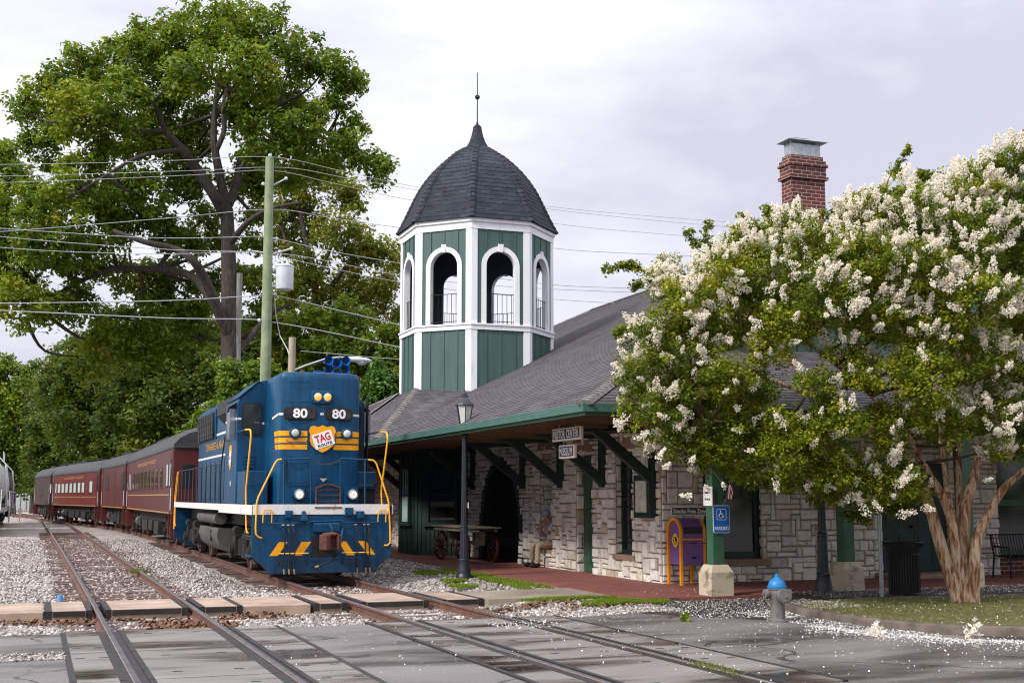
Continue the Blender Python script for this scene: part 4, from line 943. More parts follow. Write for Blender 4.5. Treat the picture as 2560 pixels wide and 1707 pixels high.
f = MB(); f.box(12.27, 12.42, by0 - .012, by0 - .001, .865, .885); f.box(12.30, 12.40, by0 - .012, by0 - .001, .56, .60); f.tube([(bx1 - .06, by0 - .02, .87), (bx1 + .03, by0 - .02, .87)], .008, 5); f.build('latch', 'black', th)
f = MB(); f.box(bx0 + .05, bx1 - .05, by0 - .006, by0 - .0008, 1.06, 1.2); f.build('chute', 'soft_black', th)
f = MB(); ex = bx0 + .012
f.add([(ex, cy + .135 * math.cos(t) * (1 + .08 * math.cos(4 * t)), .92 + .135 * math.sin(t) * (1 + .08 * math.cos(4 * t))) for t in [2 * math.pi * q / 40 for q in range(40)]], [tuple(range(39, -1, -1))], 0)
f.add([(ex - .003, cy + .085 * math.cos(t), .92 + .08 * math.sin(t)) for t in [2 * math.pi * q / 24 for q in range(24)]], [tuple(range(23, -1, -1))], 1)
f.text('L', .13, (ex - .006, cy - .0, .92), -Y_, Z_, 0, wx=1.25, bold=.010); f.build('emblem', ['emblem_yellow', 'black'], th)

# lamp posts
def lamp_post(x, y, z0, label, H=4.2):
    th = thing('lamp_post', (x, y, z0), label, 'lamp post', 'black lamp posts')
    MB().lathe([(.19, 0), (.19, .06), (.165, .09), (.16, .12), (.15, .24), (.12, .36), (.125, .38), (.125, .42), (.105, .44)], (x, y, z0), 16).build('base', 'lamp_black', th, smooth=40)
    p = MB(); n = 24
    rings = [[(x + (r * (1 + (.05 if q % 2 else -.04))) * math.cos(2 * math.pi * q / n), y + (r * (1 + (.05 if q % 2 else -.04))) * math.sin(2 * math.pi * q / n), z0 + zz) for q in range(n)] for r, zz in ((.098, .44), (.082, 1.05))]
    p.loft(rings); p.lathe([(.095, 1.05), (.095, 1.09), (.085, 1.1), (.085, 1.14), (.095, 1.16), (.07, 1.18)], (x, y, z0), 16)
    p.loft([[(x + (r * (1 + (.05 if q % 2 else -.04))) * math.cos(2 * math.pi * q / n), y + (r * (1 + (.05 if q % 2 else -.04))) * math.sin(2 * math.pi * q / n), z0 + zz) for q in range(n)] for r, zz in ((.072, 1.18), (.055, 3.2))])
    p.lathe([(.06, 3.2), (.075, 3.22), (.065, 3.26), (.06, 3.32)], (x, y, z0), 16); p.build('shaft', 'lamp_black', th)
    h = MB(); h.lathe([(.055, 3.32), (.10, 3.36), (.12, 3.42), (.13, 3.44), (.02, 3.46)], (x, y, z0), 12)
    for q in range(6):
        t = 2 * math.pi * q / 6 + .3; h.beam((x + .115 * math.cos(t), y + .115 * math.sin(t), z0 + 3.43), (x + .2 * math.cos(t), y + .2 * math.sin(t), z0 + 3.90), .018, .018)
    h.lathe([(.21, 3.89), (.225, 3.90), (.20, 3.95), (.13, 4.04), (.085, 4.09), (.085, 4.12), (.06, 4.14), (.06, 4.17), (.02, 4.2), (.012, 4.27)], (x, y, z0), 12)
    hd = h.build('lantern', 'lamp_black', th)
    MB().lathe([(.105, 3.44), (.19, 3.89)], (x, y, z0), 6, 0, None, .3).build('lantern_glass', 'lamp_glass', hd)
    return th
l1 = lamp_post(8.89, 27.02, -.02, 'black lamp post standing in the gravel in front of the station')
l2 = copy_tree(l1); l2.location = (13.39, 19.64, -.01); l2['label'] = 'black lamp post under the white flowering tree by the porch'
MB().box(8.955, 8.965, 26.93, 26.96, 1.55, 1.68).build('sticker', 'sign_white', l1)

# hydrant
hx, hy = 10.16, 16.09
th = thing('fire_hydrant', (hx, hy, -.02), 'silver fire hydrant with a blue bonnet on the petal strewn asphalt', 'hydrant')
MB().lathe([(.17, -.02), (.17, .012), (.125, .02), (.112, .03), (.106, .27), (.112, .29), (.128, .33), (.136, .40), (.128, .44), (.14, .448), (.14, .466), (.12, .467)], (hx, hy, 0), 18).build('barrel', 'hydrant_silver', th, smooth=40)
MB().lathe([(.12, .465), (.147, .468), (.15, .492), (.132, .50), (.128, .53), (.112, .565), (.085, .592), (.058, .606), (.05, .622), (.034, .626), (.030, .66), (.016, .665), (.014, .685)], (hx, hy, 0), 14).build('bonnet', 'hydrant_blue', th, smooth=40)
dn = Vector((-.10, -1, 0)).normalized(); dl = Vector((-dn.y, dn.x, 0))
f = MB(); f.cyl(Vector((hx, hy, .37)) + dn * .08, Vector((hx, hy, .37)) + dn * .21, .085, 16); f.cyl(Vector((hx, hy, .37)) + dn * .21, Vector((hx, hy, .37)) + dn * .26, .108, 16); f.cyl(Vector((hx, hy, .37)) + dn * .26, Vector((hx, hy, .37)) + dn * .275, .085, 16); f.beam(Vector((hx, hy, .37)) + dn * .27, Vector((hx, hy, .37)) + dn * .31, .035, .035); f.build('pumper_outlet', 'hydrant_silver', th, smooth=40)
for sg in (-1, 1):
    f = MB(); f.cyl(Vector((hx, hy, .39)) + dl * sg * .08, Vector((hx, hy, .39)) + dl * sg * .15, .055, 14); f.cyl(Vector((hx, hy, .39)) + dl * sg * .15, Vector((hx, hy, .39)) + dl * sg * .205, .068, 14); f.beam(Vector((hx, hy, .39)) + dl * sg * .205, Vector((hx, hy, .39)) + dl * sg * .235, .03, .03)
    f.tube([Vector((hx, hy, .34)) + dl * sg * .19, Vector((hx, hy, .26)) + dl * sg * .18 + dn * .03, Vector((hx, hy, .29)) + dl * sg * .12 + dn * .06], .008, 5); f.build('hose_outlet', 'hydrant_silver', th, smooth=40)

# trash can
tx, ty, tz = 14.42, 18.66, .075
th = thing('trash_can', (tx, ty, tz), 'black slatted steel trash can with a flared rim', 'trash can')
f = MB()
for q in range(36):
    t = 2 * math.pi * q / 36; c, s = math.cos(t), math.sin(t); f.tube([(tx + c * .262, ty + s * .262, tz + .03), (tx + c * .272, ty + s * .272, tz + .72), (tx + c * .29, ty + s * .29, tz + .84), (tx + c * .345, ty + s * .345, tz + .915)], .0135, 5)
f.build('slats', 'black', th)
f = MB()
for r, z in ((.265, .03), (.275, .72), (.35, .925)): f.tube([(tx + r * math.cos(2 * math.pi * q / 28), ty + r * math.sin(2 * math.pi * q / 28), tz + z) for q in range(29)], .015, 6)
f.build('hoops', 'black', th); MB().lathe([(.235, .02), (.245, .78), (.23, .78), (.22, .03)], (tx, ty, tz), 20).build('liner', 'soft_black', th)
# perforated sign post
px_, py_ = 13.78, 18.45
th = thing('sign_post', (px_, py_, .06), 'thin perforated galvanised sign post left of the trash can', 'sign post')
f = MB(); f.box(px_ - .03, px_ + .03, py_ - .004, py_ + .004, .06, 2.5); f.box(px_ - .032, px_ - .024, py_ + .0045, py_ + .03, .06, 2.5); f.box(px_ + .024, px_ + .032, py_ + .0045, py_ + .03, .06, 2.5)
for q in range(70): f.box(px_ - .007, px_ + .007, py_ - .006, py_ - .0041, .12 + q * .033, .136 + q * .033, 1)
f.build('post', ['galv', 'soft_black'], th); MB().box(px_ - .16, px_ + .16, py_ - .012, py_ - .0065, 2.0, 2.46).build('sign_plate', 'sign_blue', th, bevel=.01)

# metal bench
th = thing('metal_bench', (20.5, 22.1, .03), 'black slatted metal bench in front of the shop glass', 'bench')
f = MB()
for q in range(22): f.tube([(19.68 + q * .08, 22.45, .98), (19.68 + q * .08, 22.35, .52), (19.68 + q * .08, 21.9, .49), (19.68 + q * .08, 21.84, .44)], .013, 4)
f.build('slats', 'black', th)
for x in (19.72, 21.35):
    f = MB(); f.tube([(x, 22.45, .03), (x, 22.38, .5), (x, 22.46, .98)], .022, 6); f.tube([(x, 21.88, .03), (x, 21.9, .7), (x, 22.4, .72)], .022, 6); f.build('leg', 'black', th)
f = MB(); f.tube([(19.6, 22.46, .97), (21.45, 22.46, .97)], .018, 6); f.build('top_rail', 'black', th)

# baggage wagon
th = thing('baggage_wagon', (11.05, 33.4, .03), 'old wooden baggage wagon with red spoked wheels before the arch', 'wagon')
f = MB()
for q in range(7): f.box(10.62 + q * .128, 10.62 + q * .128 + .12, 31.8, 35.25, .955, .995)
f.build('deck', 'old_wood', th); f = MB(); f.box(10.66, 10.74, 31.9, 35.2, .86, .953); f.box(11.36, 11.44, 31.9, 35.2, .86, .953); f.box(10.9, 11.2, 32.2, 32.4, .5, .86); f.box(10.9, 11.2, 34.3, 34.5, .5, .86); f.beam((11.05, 32.3, .55), (11.05, 34.4, .55), .08, .08); f.build('frame', 'old_wood', th)
def wheel(c, ax, r, m):
    c, ax = Vector(c), Vector(ax).normalized(); s = ax.cross(Z_).normalized(); f = MB(); n = 28
    for q in range(n):
        t0, t1 = 2 * math.pi * q / n, 2 * math.pi * (q + 1) / n
        ring = lambda t: [c + (s * math.cos(t) + Z_ * math.sin(t)) * rr + ax * e for rr, e in ((r, -.028), (r, .028), (r - .045, .028), (r - .045, -.028))]
        f.loft([ring(t0), ring(t1)], cap=False)
    for q in range(12):
        t = 2 * math.pi * q / 12; f.beam(c, c + (s * math.cos(t) + Z_ * math.sin(t)) * (r - .03), .024, .03)
    f.cyl(c - ax * .07, c + ax * .07, .055, 12); return f.build('wheel', m, th)
wheel((10.72, 34.72, .43), (.5, -.47, 0), .40, 'red_wheel'); wheel((11.2, 34.28, .43), (.5, -.47, 0), .40, 'red_wheel'); wheel((10.66, 32.3, .43), (1, 0, 0), .40, 'maroon_dark'); wheel((11.45, 32.3, .43), (1, 0, 0), .40, 'maroon_dark')
MB().tube([(10.72, 34.72, .43), (11.2, 34.28, .43)], .03, 6).build('axle', 'red_wheel', th)

# seated person
def skin(name, joints, edges, mats, par, lv=2, root=0):
    names = list(joints); me = bpy.data.meshes.new(name); off = ORG[par]
    me.from_pydata([Vector(joints[k][0]) - off for k in names], [(names.index(a), names.index(b)) for a, b in edges], [])
    o = bpy.data.objects.new(name, me); COL.objects.link(o)
    sk = o.modifiers.new('skin', 'SKIN'); sk.use_smooth_shade = True
    for i, k in enumerate(names):
        r = joints[k][1]; me.skin_vertices[0].data[i].radius = (r, r) if not isinstance(r, tuple) else r; me.skin_vertices[0].data[i].use_root = (i == root)
    sb = o.modifiers.new('sub', 'SUBSURF'); sb.levels = lv; sb.render_levels = lv
    bpy.context.view_layer.update(); m2 = bpy.data.meshes.new_from_object(o.evaluated_get(bpy.context.evaluated_depsgraph_get()))
    bpy.data.objects.remove(o); bpy.data.meshes.remove(me)
    m2.name = name; m2.materials.clear(); m2.materials.append(MATS[mats]); m2.shade_smooth()
    o = bpy.data.objects.new(name, m2); COL.objects.link(o); ORG[o] = off
    if par is not None: o.parent = par
    return o
pe = thing('person', (11.9, 29.75, .03), 'seated man in blue cap and plaid shirt on the stone window ledge', 'person')
J = {'pel': ((12.22, 29.76, .60), .13), 'bel': ((12.2, 29.76, .78), .13), 'che': ((12.14, 29.76, 1.02), .145), 'nk': ((12.07, 29.76, 1.18), .055), 'hd': ((12.02, 29.76, 1.27), .07), 'hd2': ((11.99, 29.76, 1.36), .085),
     'lsh': ((12.12, 29.57, 1.08), .062), 'lel': ((11.93, 29.52, .86), .043), 'lwr': ((11.9, 29.62, 1.08), .032), 'lhd': ((11.89, 29.65, 1.17), .034),
     'rsh': ((12.12, 29.95, 1.08), .062), 'rel': ((11.9, 29.98, .84), .043), 'rwr': ((11.88, 29.86, 1.06), .032), 'rhd': ((11.88, 29.83, 1.15), .034),
     'lhip': ((12.18, 29.66, .58), .09), 'lkn': ((11.72, 29.63, .60), .065), 'lan': ((11.72, 29.64, .14), .045), 'lft': ((11.56, 29.62, .075), .035),
     'rhip': ((12.18, 29.88, .58), .09), 'rkn': ((11.70, 29.95, .60), .065), 'ran': ((11.76, 30.12, .14), .045), 'rft': ((11.6, 30.14, .075), .035)}
Eg = [('pel', 'bel'), ('bel', 'che'), ('che', 'nk'), ('nk', 'hd'), ('hd', 'hd2'), ('che', 'lsh'), ('lsh', 'lel'), ('lel', 'lwr'), ('lwr', 'lhd'), ('che', 'rsh'), ('rsh', 'rel'), ('rel', 'rwr'), ('rwr', 'rhd'), ('pel', 'lhip'), ('lhip', 'lkn'), ('lkn', 'lan'), ('lan', 'lft'), ('pel', 'rhip'), ('rhip', 'rkn'), ('rkn', 'ran'), ('ran', 'rft')]
body = skin('body', J, Eg, 'skin', pe)
def sub(keys, grow, extra=None):
    d = {k: (J[k][0], J[k][1] + grow) for k in keys}; d.update(extra or {}); return d
K = sub(['pel', 'bel', 'che', 'lsh', 'rsh'], .04, {'lm': ((11.98, 29.53, .93), .068), 'rm': ((11.96, 29.975, .92), .068)})
skin('shirt', K, [('pel', 'bel'), ('bel', 'che'), ('che', 'lsh'), ('che', 'rsh'), ('lsh', 'lm'), ('rsh', 'rm')], 'plaid', pe)
K = sub(['pel', 'lhip', 'lkn', 'lan', 'rhip', 'rkn', 'ran'], .022)
skin('trousers', K, [('pel', 'lhip'), ('lhip', 'lkn'), ('lkn', 'lan'), ('pel', 'rhip'), ('rhip', 'rkn'), ('rkn', 'ran')], 'khaki', pe)
for k in ('l', 'r'):
    a, b = Vector(J[k + 'an'][0]), Vector(J[k + 'ft'][0]); f = MB(); f.ball(a.lerp(b, .55) + Z_ * -.02, .15, 12, 0, (1.0, .42, .42)); f.cyl(a + Z_ * .0, a + Z_ * -.06, .06, 10); f.build('shoe', 'shoe', pe, smooth=60)
hc = Vector((11.985, 29.76, 1.37))
f = MB(); f.ball(hc + Z_ * .025, .108, 14, 0, (1.08, .95, .85)); f.prism([(-.20, -.06), (-.1, -.085), (-.1, .085), (-.20, .06)], lambda a, b, d: (hc.x + a, hc.y + b, hc.z + .03 + d), 0, .012); f.build('cap', 'cap_blue', pe, smooth=60)
f = MB(); f.ball(hc + Vector((-.02, -.105, -.05)), .022, 8, 0, (.7, .4, 1.2)); f.ball(hc + Vector((-.02, .105, -.05)), .022, 8, 0, (.7, .4, 1.2)); f.tube([hc + Vector((-.095, 0, -.03)), hc + Vector((-.122, 0, -.065)), hc + Vector((-.098, 0, -.075))], .012, 6)
for s in (-1, 1): f.ball(hc + Vector((-.09, s * .034, -.03)), .011, 6)
f.build('face', 'skin', pe, smooth=60)
for sg, w0, h0 in ((1, J['lwr'][0], J['lhd'][0]), (-1, J['rwr'][0], J['rhd'][0])):
    w0, h0 = Vector(w0), Vector(h0); f = MB()
    for q, ln in enumerate((.062, .07, .066, .05)):
        b0 = h0 + Vector((.0, (q - 1.5) * .018, .015)); f.tube([b0, b0 + Vector((-.008, 0, ln * .5)), b0 + Vector((.012, 0, ln * .95))], [.0095, .009, .0075], 6)
    f.tube([h0 + Vector((-.01, -sg * .03, -.01)), h0 + Vector((-.03, -sg * .03, .02)), h0 + Vector((-.035, -sg * .02, .045))], [.011, .010, .008], 6); f.build('fingers', 'skin', pe, smooth=60)

# ================================================================== LOCOMOTIVE  (local: x right, y rearwards from the pilot plate, z above rail)
LO = thing('locomotive', (5.66, 27.0, 0), 'blue diesel locomotive number 80 with yellow stripes and shield', 'locomotive', rz=R(.45), local=True)
HX = .06        # hood centre line
mb = MB()
def ring(z, i): return [(HX + x * (1 - i), .80 + (y if y < 1 else y) + i * (.5 if y < 1 else 0), z) for x, y in ((-.925, 1.9), (-.925, .13), (-.88, .05), (-.80, .015), (0, -.10), (.80, .015), (.88, .05), (.925, .13), (.925, 1.9))]
mb.loft([ring(1.62, 0), ring(4.44, 0), ring(4.53, .025), ring(4.585, .07), ring(4.60, .14)])
nose = mb.build('short_hood', BLUE, LO, smooth=35)
def hood_y(x): return .80 - .05 + abs(x - HX) * .065 / .8 if abs(x - HX) < .8 else .83
# cab
cs = [(-1.53, 1.62), (-1.53, 4.03), (-1.49, 4.10), (-1.02, 4.52), (-.9, 4.56), (.9, 4.56), (1.02, 4.52), (1.49, 4.10), (1.53, 4.03), (1.53, 1.62)]
cab = MB().loft([[(x, y, z) for x, z in cs] for y in (2.58, 4.5)]).build('cab', BLUE, LO, bevel=.025)
MB().loft([[(sx * x, y, z) for x, z in ((1.51, 4.105), (1.03, 4.53), (1.03, 4.55), (1.53, 4.13))] for y in (2.55, 4.62) for sx in (-1,)]).build('cab_roof_edge', BLUE, cab)
def rplate(w_, h_, r): return rrect(w_, h_, r)
def front_plate(name, cx, cz, w_, h_, r, y, t, m, par, bevel=0):
    return MB().plate((cx, y, cz), X_, Z_, rplate(w_, h_, r), t, 0).build(name, m, par, bevel=bevel)     # X x Z = -Y : thickness grows towards the viewer
o = front_plate('cab_window', -1.19, 3.62, .46, .76, .06, 2.58, .02, 'black', cab); front_plate('pane', -1.19, 3.62, .40, .70, .05, 2.56, .006, 'glass', o)
o = front_plate('cab_window', 1.23, 3.62, .46, .76, .06, 2.58, .02, 'black', cab); front_plate('pane', 1.23, 3.62, .40, .70, .05, 2.56, .006, 'glass', o)
MB().tube([(-1.05, 2.53, 4.02), (-1.2, 2.53, 3.85), (-1.4, 2.53, 3.6)], .012, 5).build('wiper', 'black', cab)
front_plate('dark_doorway', 1.22, 2.85, .52, .70, .03, 2.58, .015, 'black', cab)  # black plate painted as the darkness inside the open cab door
# cab side windows, shade, wind deflectors
for sx in (-1, 1):
    f = MB(); f.box(sx * 1.53 - .015, sx * 1.53 + .015, 2.85, 4.25, 3.15, 3.92); o = f.build('side_window', 'black', cab); f = MB(); f.box(sx * 1.548 - .002, sx * 1.548 + .002, 2.92, 3.5, 3.2, 3.86); f.box(sx * 1.548 - .002, sx * 1.548 + .002, 3.58, 4.18, 3.2, 3.86); f.build('pane', 'glass', o)
    MB().loft([[(sx * 1.53, y, 3.99), (sx * 1.72, y, 3.88), (sx * 1.72, y, 3.90), (sx * 1.53, y, 4.02)] for y in (2.75, 4.35)]).build('sunshade', 'soft_black', cab)
    MB().loft([[(sx * 1.55, 2.74, 3.12), (sx * 1.70, 2.66, 3.12), (sx * 1.70, 2.66, 3.86), (sx * 1.55, 2.74, 3.86)], [(sx * 1.55, 2.76, 3.12), (sx * 1.70, 2.68, 3.12), (sx * 1.70, 2.68, 3.86), (sx * 1.55, 2.76, 3.86)]]).build('wind_deflector', 'aluminium', cab)
MB().box(1.56, 1.585, 2.4, 2.6, 2.42, 4.22).build('mirror_plate', 'under_grey', cab, bevel=.02)
# battery boxes beside the hood, with steps
for sx in (-1, 1):
    f = MB(); f.box(min(sx * .985, sx * 1.5), max(sx * .985, sx * 1.5), 1.35, 2.579, 1.64, 2.38); o = f.build('battery_box', BLUE, LO, bevel=.015)
    f = MB(); f.tube([(sx * 1.42, 1.32, 2.1), (sx * 1.42, 1.28, 2.07), (sx * 1.06, 1.28, 2.07), (sx * 1.06, 1.32, 2.1)], .012, 5); f.build('grab_iron', BLUE, o)
f = MB(); f.box(1.04, 1.46, 1.33, 1.36, 1.68, 1.98); f.build('step_recess', 'black', LO); MB().box(1.0, 1.5, 1.18, 1.36, 1.99, 2.01).build('step', 'under_grey', LO)
f = MB()
for q in range(4): f.box(-1.36, -1.12, 2.555, 2.579, 2.48 + q * .085, 2.53 + q * .085)
f.build('louvres', BLUE, LO)
# nose details
o = front_plate('headlight_housing', .07, 4.03, .50, .29, .08, .74, .10, BLUE, LO, .02)
for x in (-.04, .18):
    MB().lathe([(.095, 0), (.095, .015), (.082, .02), (.0, .012)], (0, 0, 0), 18, 0, Matrix.Translation((x, .638, 4.03)) @ Matrix.Rotation(R(90), 4, 'X')).build('reflector_ring', 'chrome', o, smooth=40)
    MB().lathe([(.078, 0), (.06, .018), (0, .026)], (0, 0, 0), 18, 0, Matrix.Translation((x, .621, 4.03)) @ Matrix.Rotation(R(90), 4, 'X')).build('headlight', 'headlamp', o, smooth=60)
for cx in (-.41, .46):
    wd = .74 if cx < 0 else .64; tilt = .05 if cx < 0 else -.05
    Xd = Vector((1, -.085 if cx < 0 else .085, 0)).normalized(); O = Vector((cx, .775, 3.665))
    o = MB().plate(O, Xd, Z_, rrect(wd, .28, .09), .055).build('number_board', 'black', LO, bevel=.01)
    n = Xd.cross(Z_); MB().plate(O + n * .056, Xd, Z_, rrect(wd - .05, .235, .075), .004).build('glazing', 'board_glass', o)
    m = MB(); m.text('80', .285, O + n * .064, Xd, Z_, maxw=.32, bold=.008); m.build('lettering', 'sign_white', o)
# stripes and shield painted on the nose: thin plates that follow the V of the hood
def on_nose(poly_fn, z0, z1, x0, x1, m, name, d=.006, par=None):
    f = MB(); xs = sorted(set([x0, x1] + [HX + q for q in (-.925, -.88, -.80, 0, .80, .88, .925) if x0 < HX + q < x1]))
    yy = {-.925: .93, -.88: .85, -.80: .815, 0: .70, .80: .815, .88: .85, .925: .93}
    def Y(x): return float(np.interp(x - HX, sorted(yy), [yy[q] for q in sorted(yy)]))
    for a, b in zip(xs, xs[1:]): f.quad((a, Y(a) - d, z0), (b, Y(b) - d, z0), (b, Y(b) - d, z1), (a, Y(a) - d, z1))
    return f.build(name, m, par or LO)
for z1, z0 in ((3.27, 3.155), (3.115, 3.0), (2.965, 2.855)):
    on_nose(None, z0, z1, HX - .925, HX - .30, 'loco_yellow', 'stripe'); on_nose(None, z0, z1, HX + .30, HX + .925, 'loco_yellow', 'stripe')
    d = .25 + (z0 - 2.8) * .45
    f = MB(); f.quad((HX - .931, .93 + d, z0), (HX - .931, .93, z0), (HX - .931, .93, z1), (HX - .931, .93 + d + .06, z1)); f.build('stripe', 'loco_yellow', LO)
on_nose(None, 3.62, 3.67, HX - .925, HX - .83, 'loco_white', 'white_line'); on_nose(None, 3.63, 3.68, HX - .025, HX + .055, 'loco_white', 'white_line'); on_nose(None, 3.62, 3.67, HX + .755, HX + .925, 'loco_white', 'white_line')
f = MB(); f.quad((HX - .931, 1.7, 3.56), (HX - .931, .93, 3.62), (HX - .931, .93, 3.67), (HX - .931, 1.7, 3.61)); f.quad((-.9, 2.572, 3.50), (-.965, 2.572, 3.50), (-.965, 2.572, 3.55), (-.9, 2.572, 3.55)); f.quad((-1.53, 2.572, 3.60), (-1.44, 2.572, 3.60), (-1.44, 2.572, 3.65), (-1.53, 2.572, 3.65)); f.build('white_line', 'loco_white', LO)
shield = [(-.20, 1), (-.1, .955), (0, 1.02), (.1, .955), (.20, 1), (.265, .95), (.30, .80), (.265, .66), (.275, .45), (.23, .25), (.12, .1), (0, 0), (-.12, .1), (-.23, .25), (-.275, .45), (-.265, .66), (-.30, .80), (-.265, .95)]
sh = MB().plate((HX + .03, .692, 2.76), X_, Z_, [(a * 1.14, b * .66) for a, b in shield], .006).build('shield_border', BLUE, LO)
MB().plate((HX + .03, .685, 2.79), X_, Z_, [(a * 1.03, b * .60) for a, b in shield], .006).build('shield', 'loco_yellow', sh)
ct, sn = math.cos(R(19)), math.sin(R(19)); TX = Vector((ct, 0, sn)); TZ = Vector((-sn, 0, ct)); TO = Vector((HX + .05, .677, 3.08))
MB().plate(TO, TX, TZ, rrect(.455, .335, .012), .006).build('shield_card', 'sign_white', sh)
m = MB(); m.text('TAG', .235, TO + Vector((0, -.009, 0)) + TZ * .045, TX, TZ, maxw=.36, bold=.006); m.build('lettering', 'sign_red', sh)
m = MB(); m.text('ROUTE', .085, TO + Vector((0, -.009, 0)) - TZ * .11, TX, TZ, maxw=.33, bold=.002); m.build('lettering', 'black', sh)
for x in (-.52, .66):
    f = MB(); M_ = Matrix.Translation((x, .765, 3.22)) @ Matrix.Rotation(R(90), 4, 'X'); f.lathe([(.13, 0), (.13, .05), (.115, .06), (.1, .05)], (0, 0, 0), 20, 0, M_); o = f.build('marker_light', BLUE, LO, smooth=40)
    MB().ball((x, .70, 3.22), .088, 16, 0, (1, .45, 1)).build('lens', 'lamp_glass', o, smooth=60)
def grab(x0, x1, z, y=.775, d=.085, m=BLUE, up=.05):
    MB().tube([(x0, y, z + up), (x0 + .01, y - d, z + .012), (x0 + .04, y - d, z), (x1 - .04, y - d, z), (x1 - .01, y - d, z + .012), (x1, y, z + up)], .011, 5).build('grab_iron', m, LO)
for z in (4.37, 3.92, 3.455, 3.02): grab(-.70, -.25, z)
grab(-.66, -.24, 2.13); grab(.32, .62, 2.56, up=.03)
on_nose(None, 2.04, 2.70, -.68, -.17, BLUE, 'nose_door', .014)
grab(-.66, -.24, 2.56)
f = MB(); f.box(-.70, -.685, .775, .80, 2.15, 2.6); f.build('door_hinge', 'black', LO)
f = MB(); f.add([(-.02 + HX, .685, 2.215), (.16 + HX, .685, 2.215), (.07 + HX, .685, 2.135)], [(0, 1, 2)], 0); f.add([(-.02 + HX, .685, 2.222), (.16 + HX, .685, 2.222), (.07 + HX, .685, 2.275)], [(2, 1, 0)], 1); f.build('nose_arrow', ['aluminium', 'black'], LO)
for x in (-.43, .78):
    f = MB(); f.cbox((x, .735, 1.83), (.29, .13, .39)); f.lathe([(.125, 0), (.125, .16), (.11, .17)], (0, 0, 0), 20, 0, Matrix.Translation((x, .71, 1.86)) @ Matrix.Rotation(R(90), 4, 'X')); o = f.build('ditch_light', BLUE, LO, smooth=40)
    MB().lathe([(.095, .165), (.085, .185), (.05, .178), (.0, .19)], (0, 0, 0), 18, 0, Matrix.Translation((x, .71, 1.86)) @ Matrix.Rotation(R(90), 4, 'X')).build('lens', 'ditchlamp', o, smooth=60)
    MB().lathe([(.115, .16), (.115, .185), (.096, .186), (.096, .165)], (0, 0, 0), 18, 0, Matrix.Translation((x, .71, 1.86)) @ Matrix.Rotation(R(90), 4, 'X')).build('lens_ring', 'chrome', o, smooth=40)
# walkway, pilot
MB().box(-1.54, 1.54, .03, 16.0, 1.56, 1.63).build('walkway', 'soft_black', LO)
pil = [(-1.54, 1.42), (-1.54, .55), (-1.46, .48), (-1.13, .17), (1.13, .17), (1.46, .48), (1.54, .55), (1.54, 1.42)]
pilot = MB().plate((0, .06, 0), X_, Z_, pil[::1], .06).build('pilot', BLUE, LO, bevel=.012)
MB().box(-1.2, 1.2, -.035, -.001, .17, .50).build('plough', BLUE, pilot, bevel=.01)
f = MB(); f.box(-1.53, 1.45, -.015, .08, 1.422, 1.64); f.build('white_sill', 'loco_white', LO, bevel=.006)
f = MB()
for sx in (-1, 1):
    x0, x1 = sorted((sx * 1.545, sx * 1.56)); f.box(x0, x1, -.01, 5.15, 1.42, 1.635); f.box(x0, x1, 5.151, 16, 1.475, 1.635); f.box(x0, x1, 5.1, 5.151, 1.42, 1.475)
f.build('white_sill', 'loco_white', LO)
for s4 in ([(-.96, .84), (-.77, .84), (-.98, .55), (-1.16, .55)], [(-.47, .84), (-.26, .84), (-.46, .55), (-.64, .55)], [(.35, .84), (.51, .84), (.71, .54), (.52, .54)], [(.78, .84), (.96, .84), (1.17, .54), (1.0, .54)]):
    f = MB(); f.quad(*[(a, -.006, b) for a, b in s4]); f.build('warning_stripe', 'loco_yellow', pilot)
f = MB(); f.box(-.26, .30, -.012, -.001, .40, .95); f.build('coupler_pocket', 'black', pilot)
f = MB(); f.cbox((.02, -.2, .84), (.2, .5, .26), 0, None, .04); f.loft([[(x, y, z) for x, y in ((-.17, -.40), (-.19, -.62), (-.08, -.70), (.03, -.66), (.05, -.52), (.14, -.50), (.20, -.66), (.27, -.56), (.24, -.38))] for z in (.68, 1.0)]); f.ball((.05, -.5, 1.01), .15, 12, 0, (1.3, 1, .3)); o = f.build('coupler', 'rust', LO, bevel=.02)
f = MB(); f.tube([(.13, -.4, 1.0), (.12, -.38, 1.12), (.10, -.2, 1.2), (.1, -.02, 1.22)], .02, 6); f.build('cut_lever', BLUE, LO)
f = MB(); f.tube([(-1.2, -.05, 1.24), (1.25, -.05, 1.25)], .013, 5); f.tube([(-.3, -.06, 1.27), (.4, -.08, 1.29)], .014, 5); f.build('uncoupling_rod', BLUE, LO)
f = MB(); f.cbox((.05, -.05, 1.14), (.58, .12, .2), 0, None, .02); f.build('draft_box', BLUE, LO)
for x in (-.88, -.77, -.66, .72, .91, 1.0):
    e = .03 if x < 0 else 0
    f = MB(); f.tube([(x, -.02, 1.15), (x + e * .3, -.10, 1.05), (x + e, -.12, .8), (x + .02, -.10, .4), (x + .02, -.10, .27)], .018, 6); o = f.build('air_hose', 'black', LO)
    f = MB(); f.tube([(x + .02, -.10, .27), (x + .03, -.11, .16)], [.022, .014], 6); f.build('hose_coupling', 'gold', o)
    f = MB(); f.box(x - .03, x + .03, -.012, -.004, 1.19, 1.215); f.build('hose_label', 'loco_white', pilot)
f = MB(); f.tube([(.1, -.45, .62), (.25, -.4, .6), (.1, -.45, .45), (-.18, -.45, .34)], .024, 6); o = f.build('air_hose', 'black', LO)
f = MB(); f.tube([(-.18, -.45, .34), (-.26, -.45, .32)], .024, 6); f.build('hose_coupling', 'gold', o)
f = MB(); f.cyl((.42, -.05, 1.12), (.3, -.35, .82), .03, 8); f.build('jumper_cable', BLUE, LO)
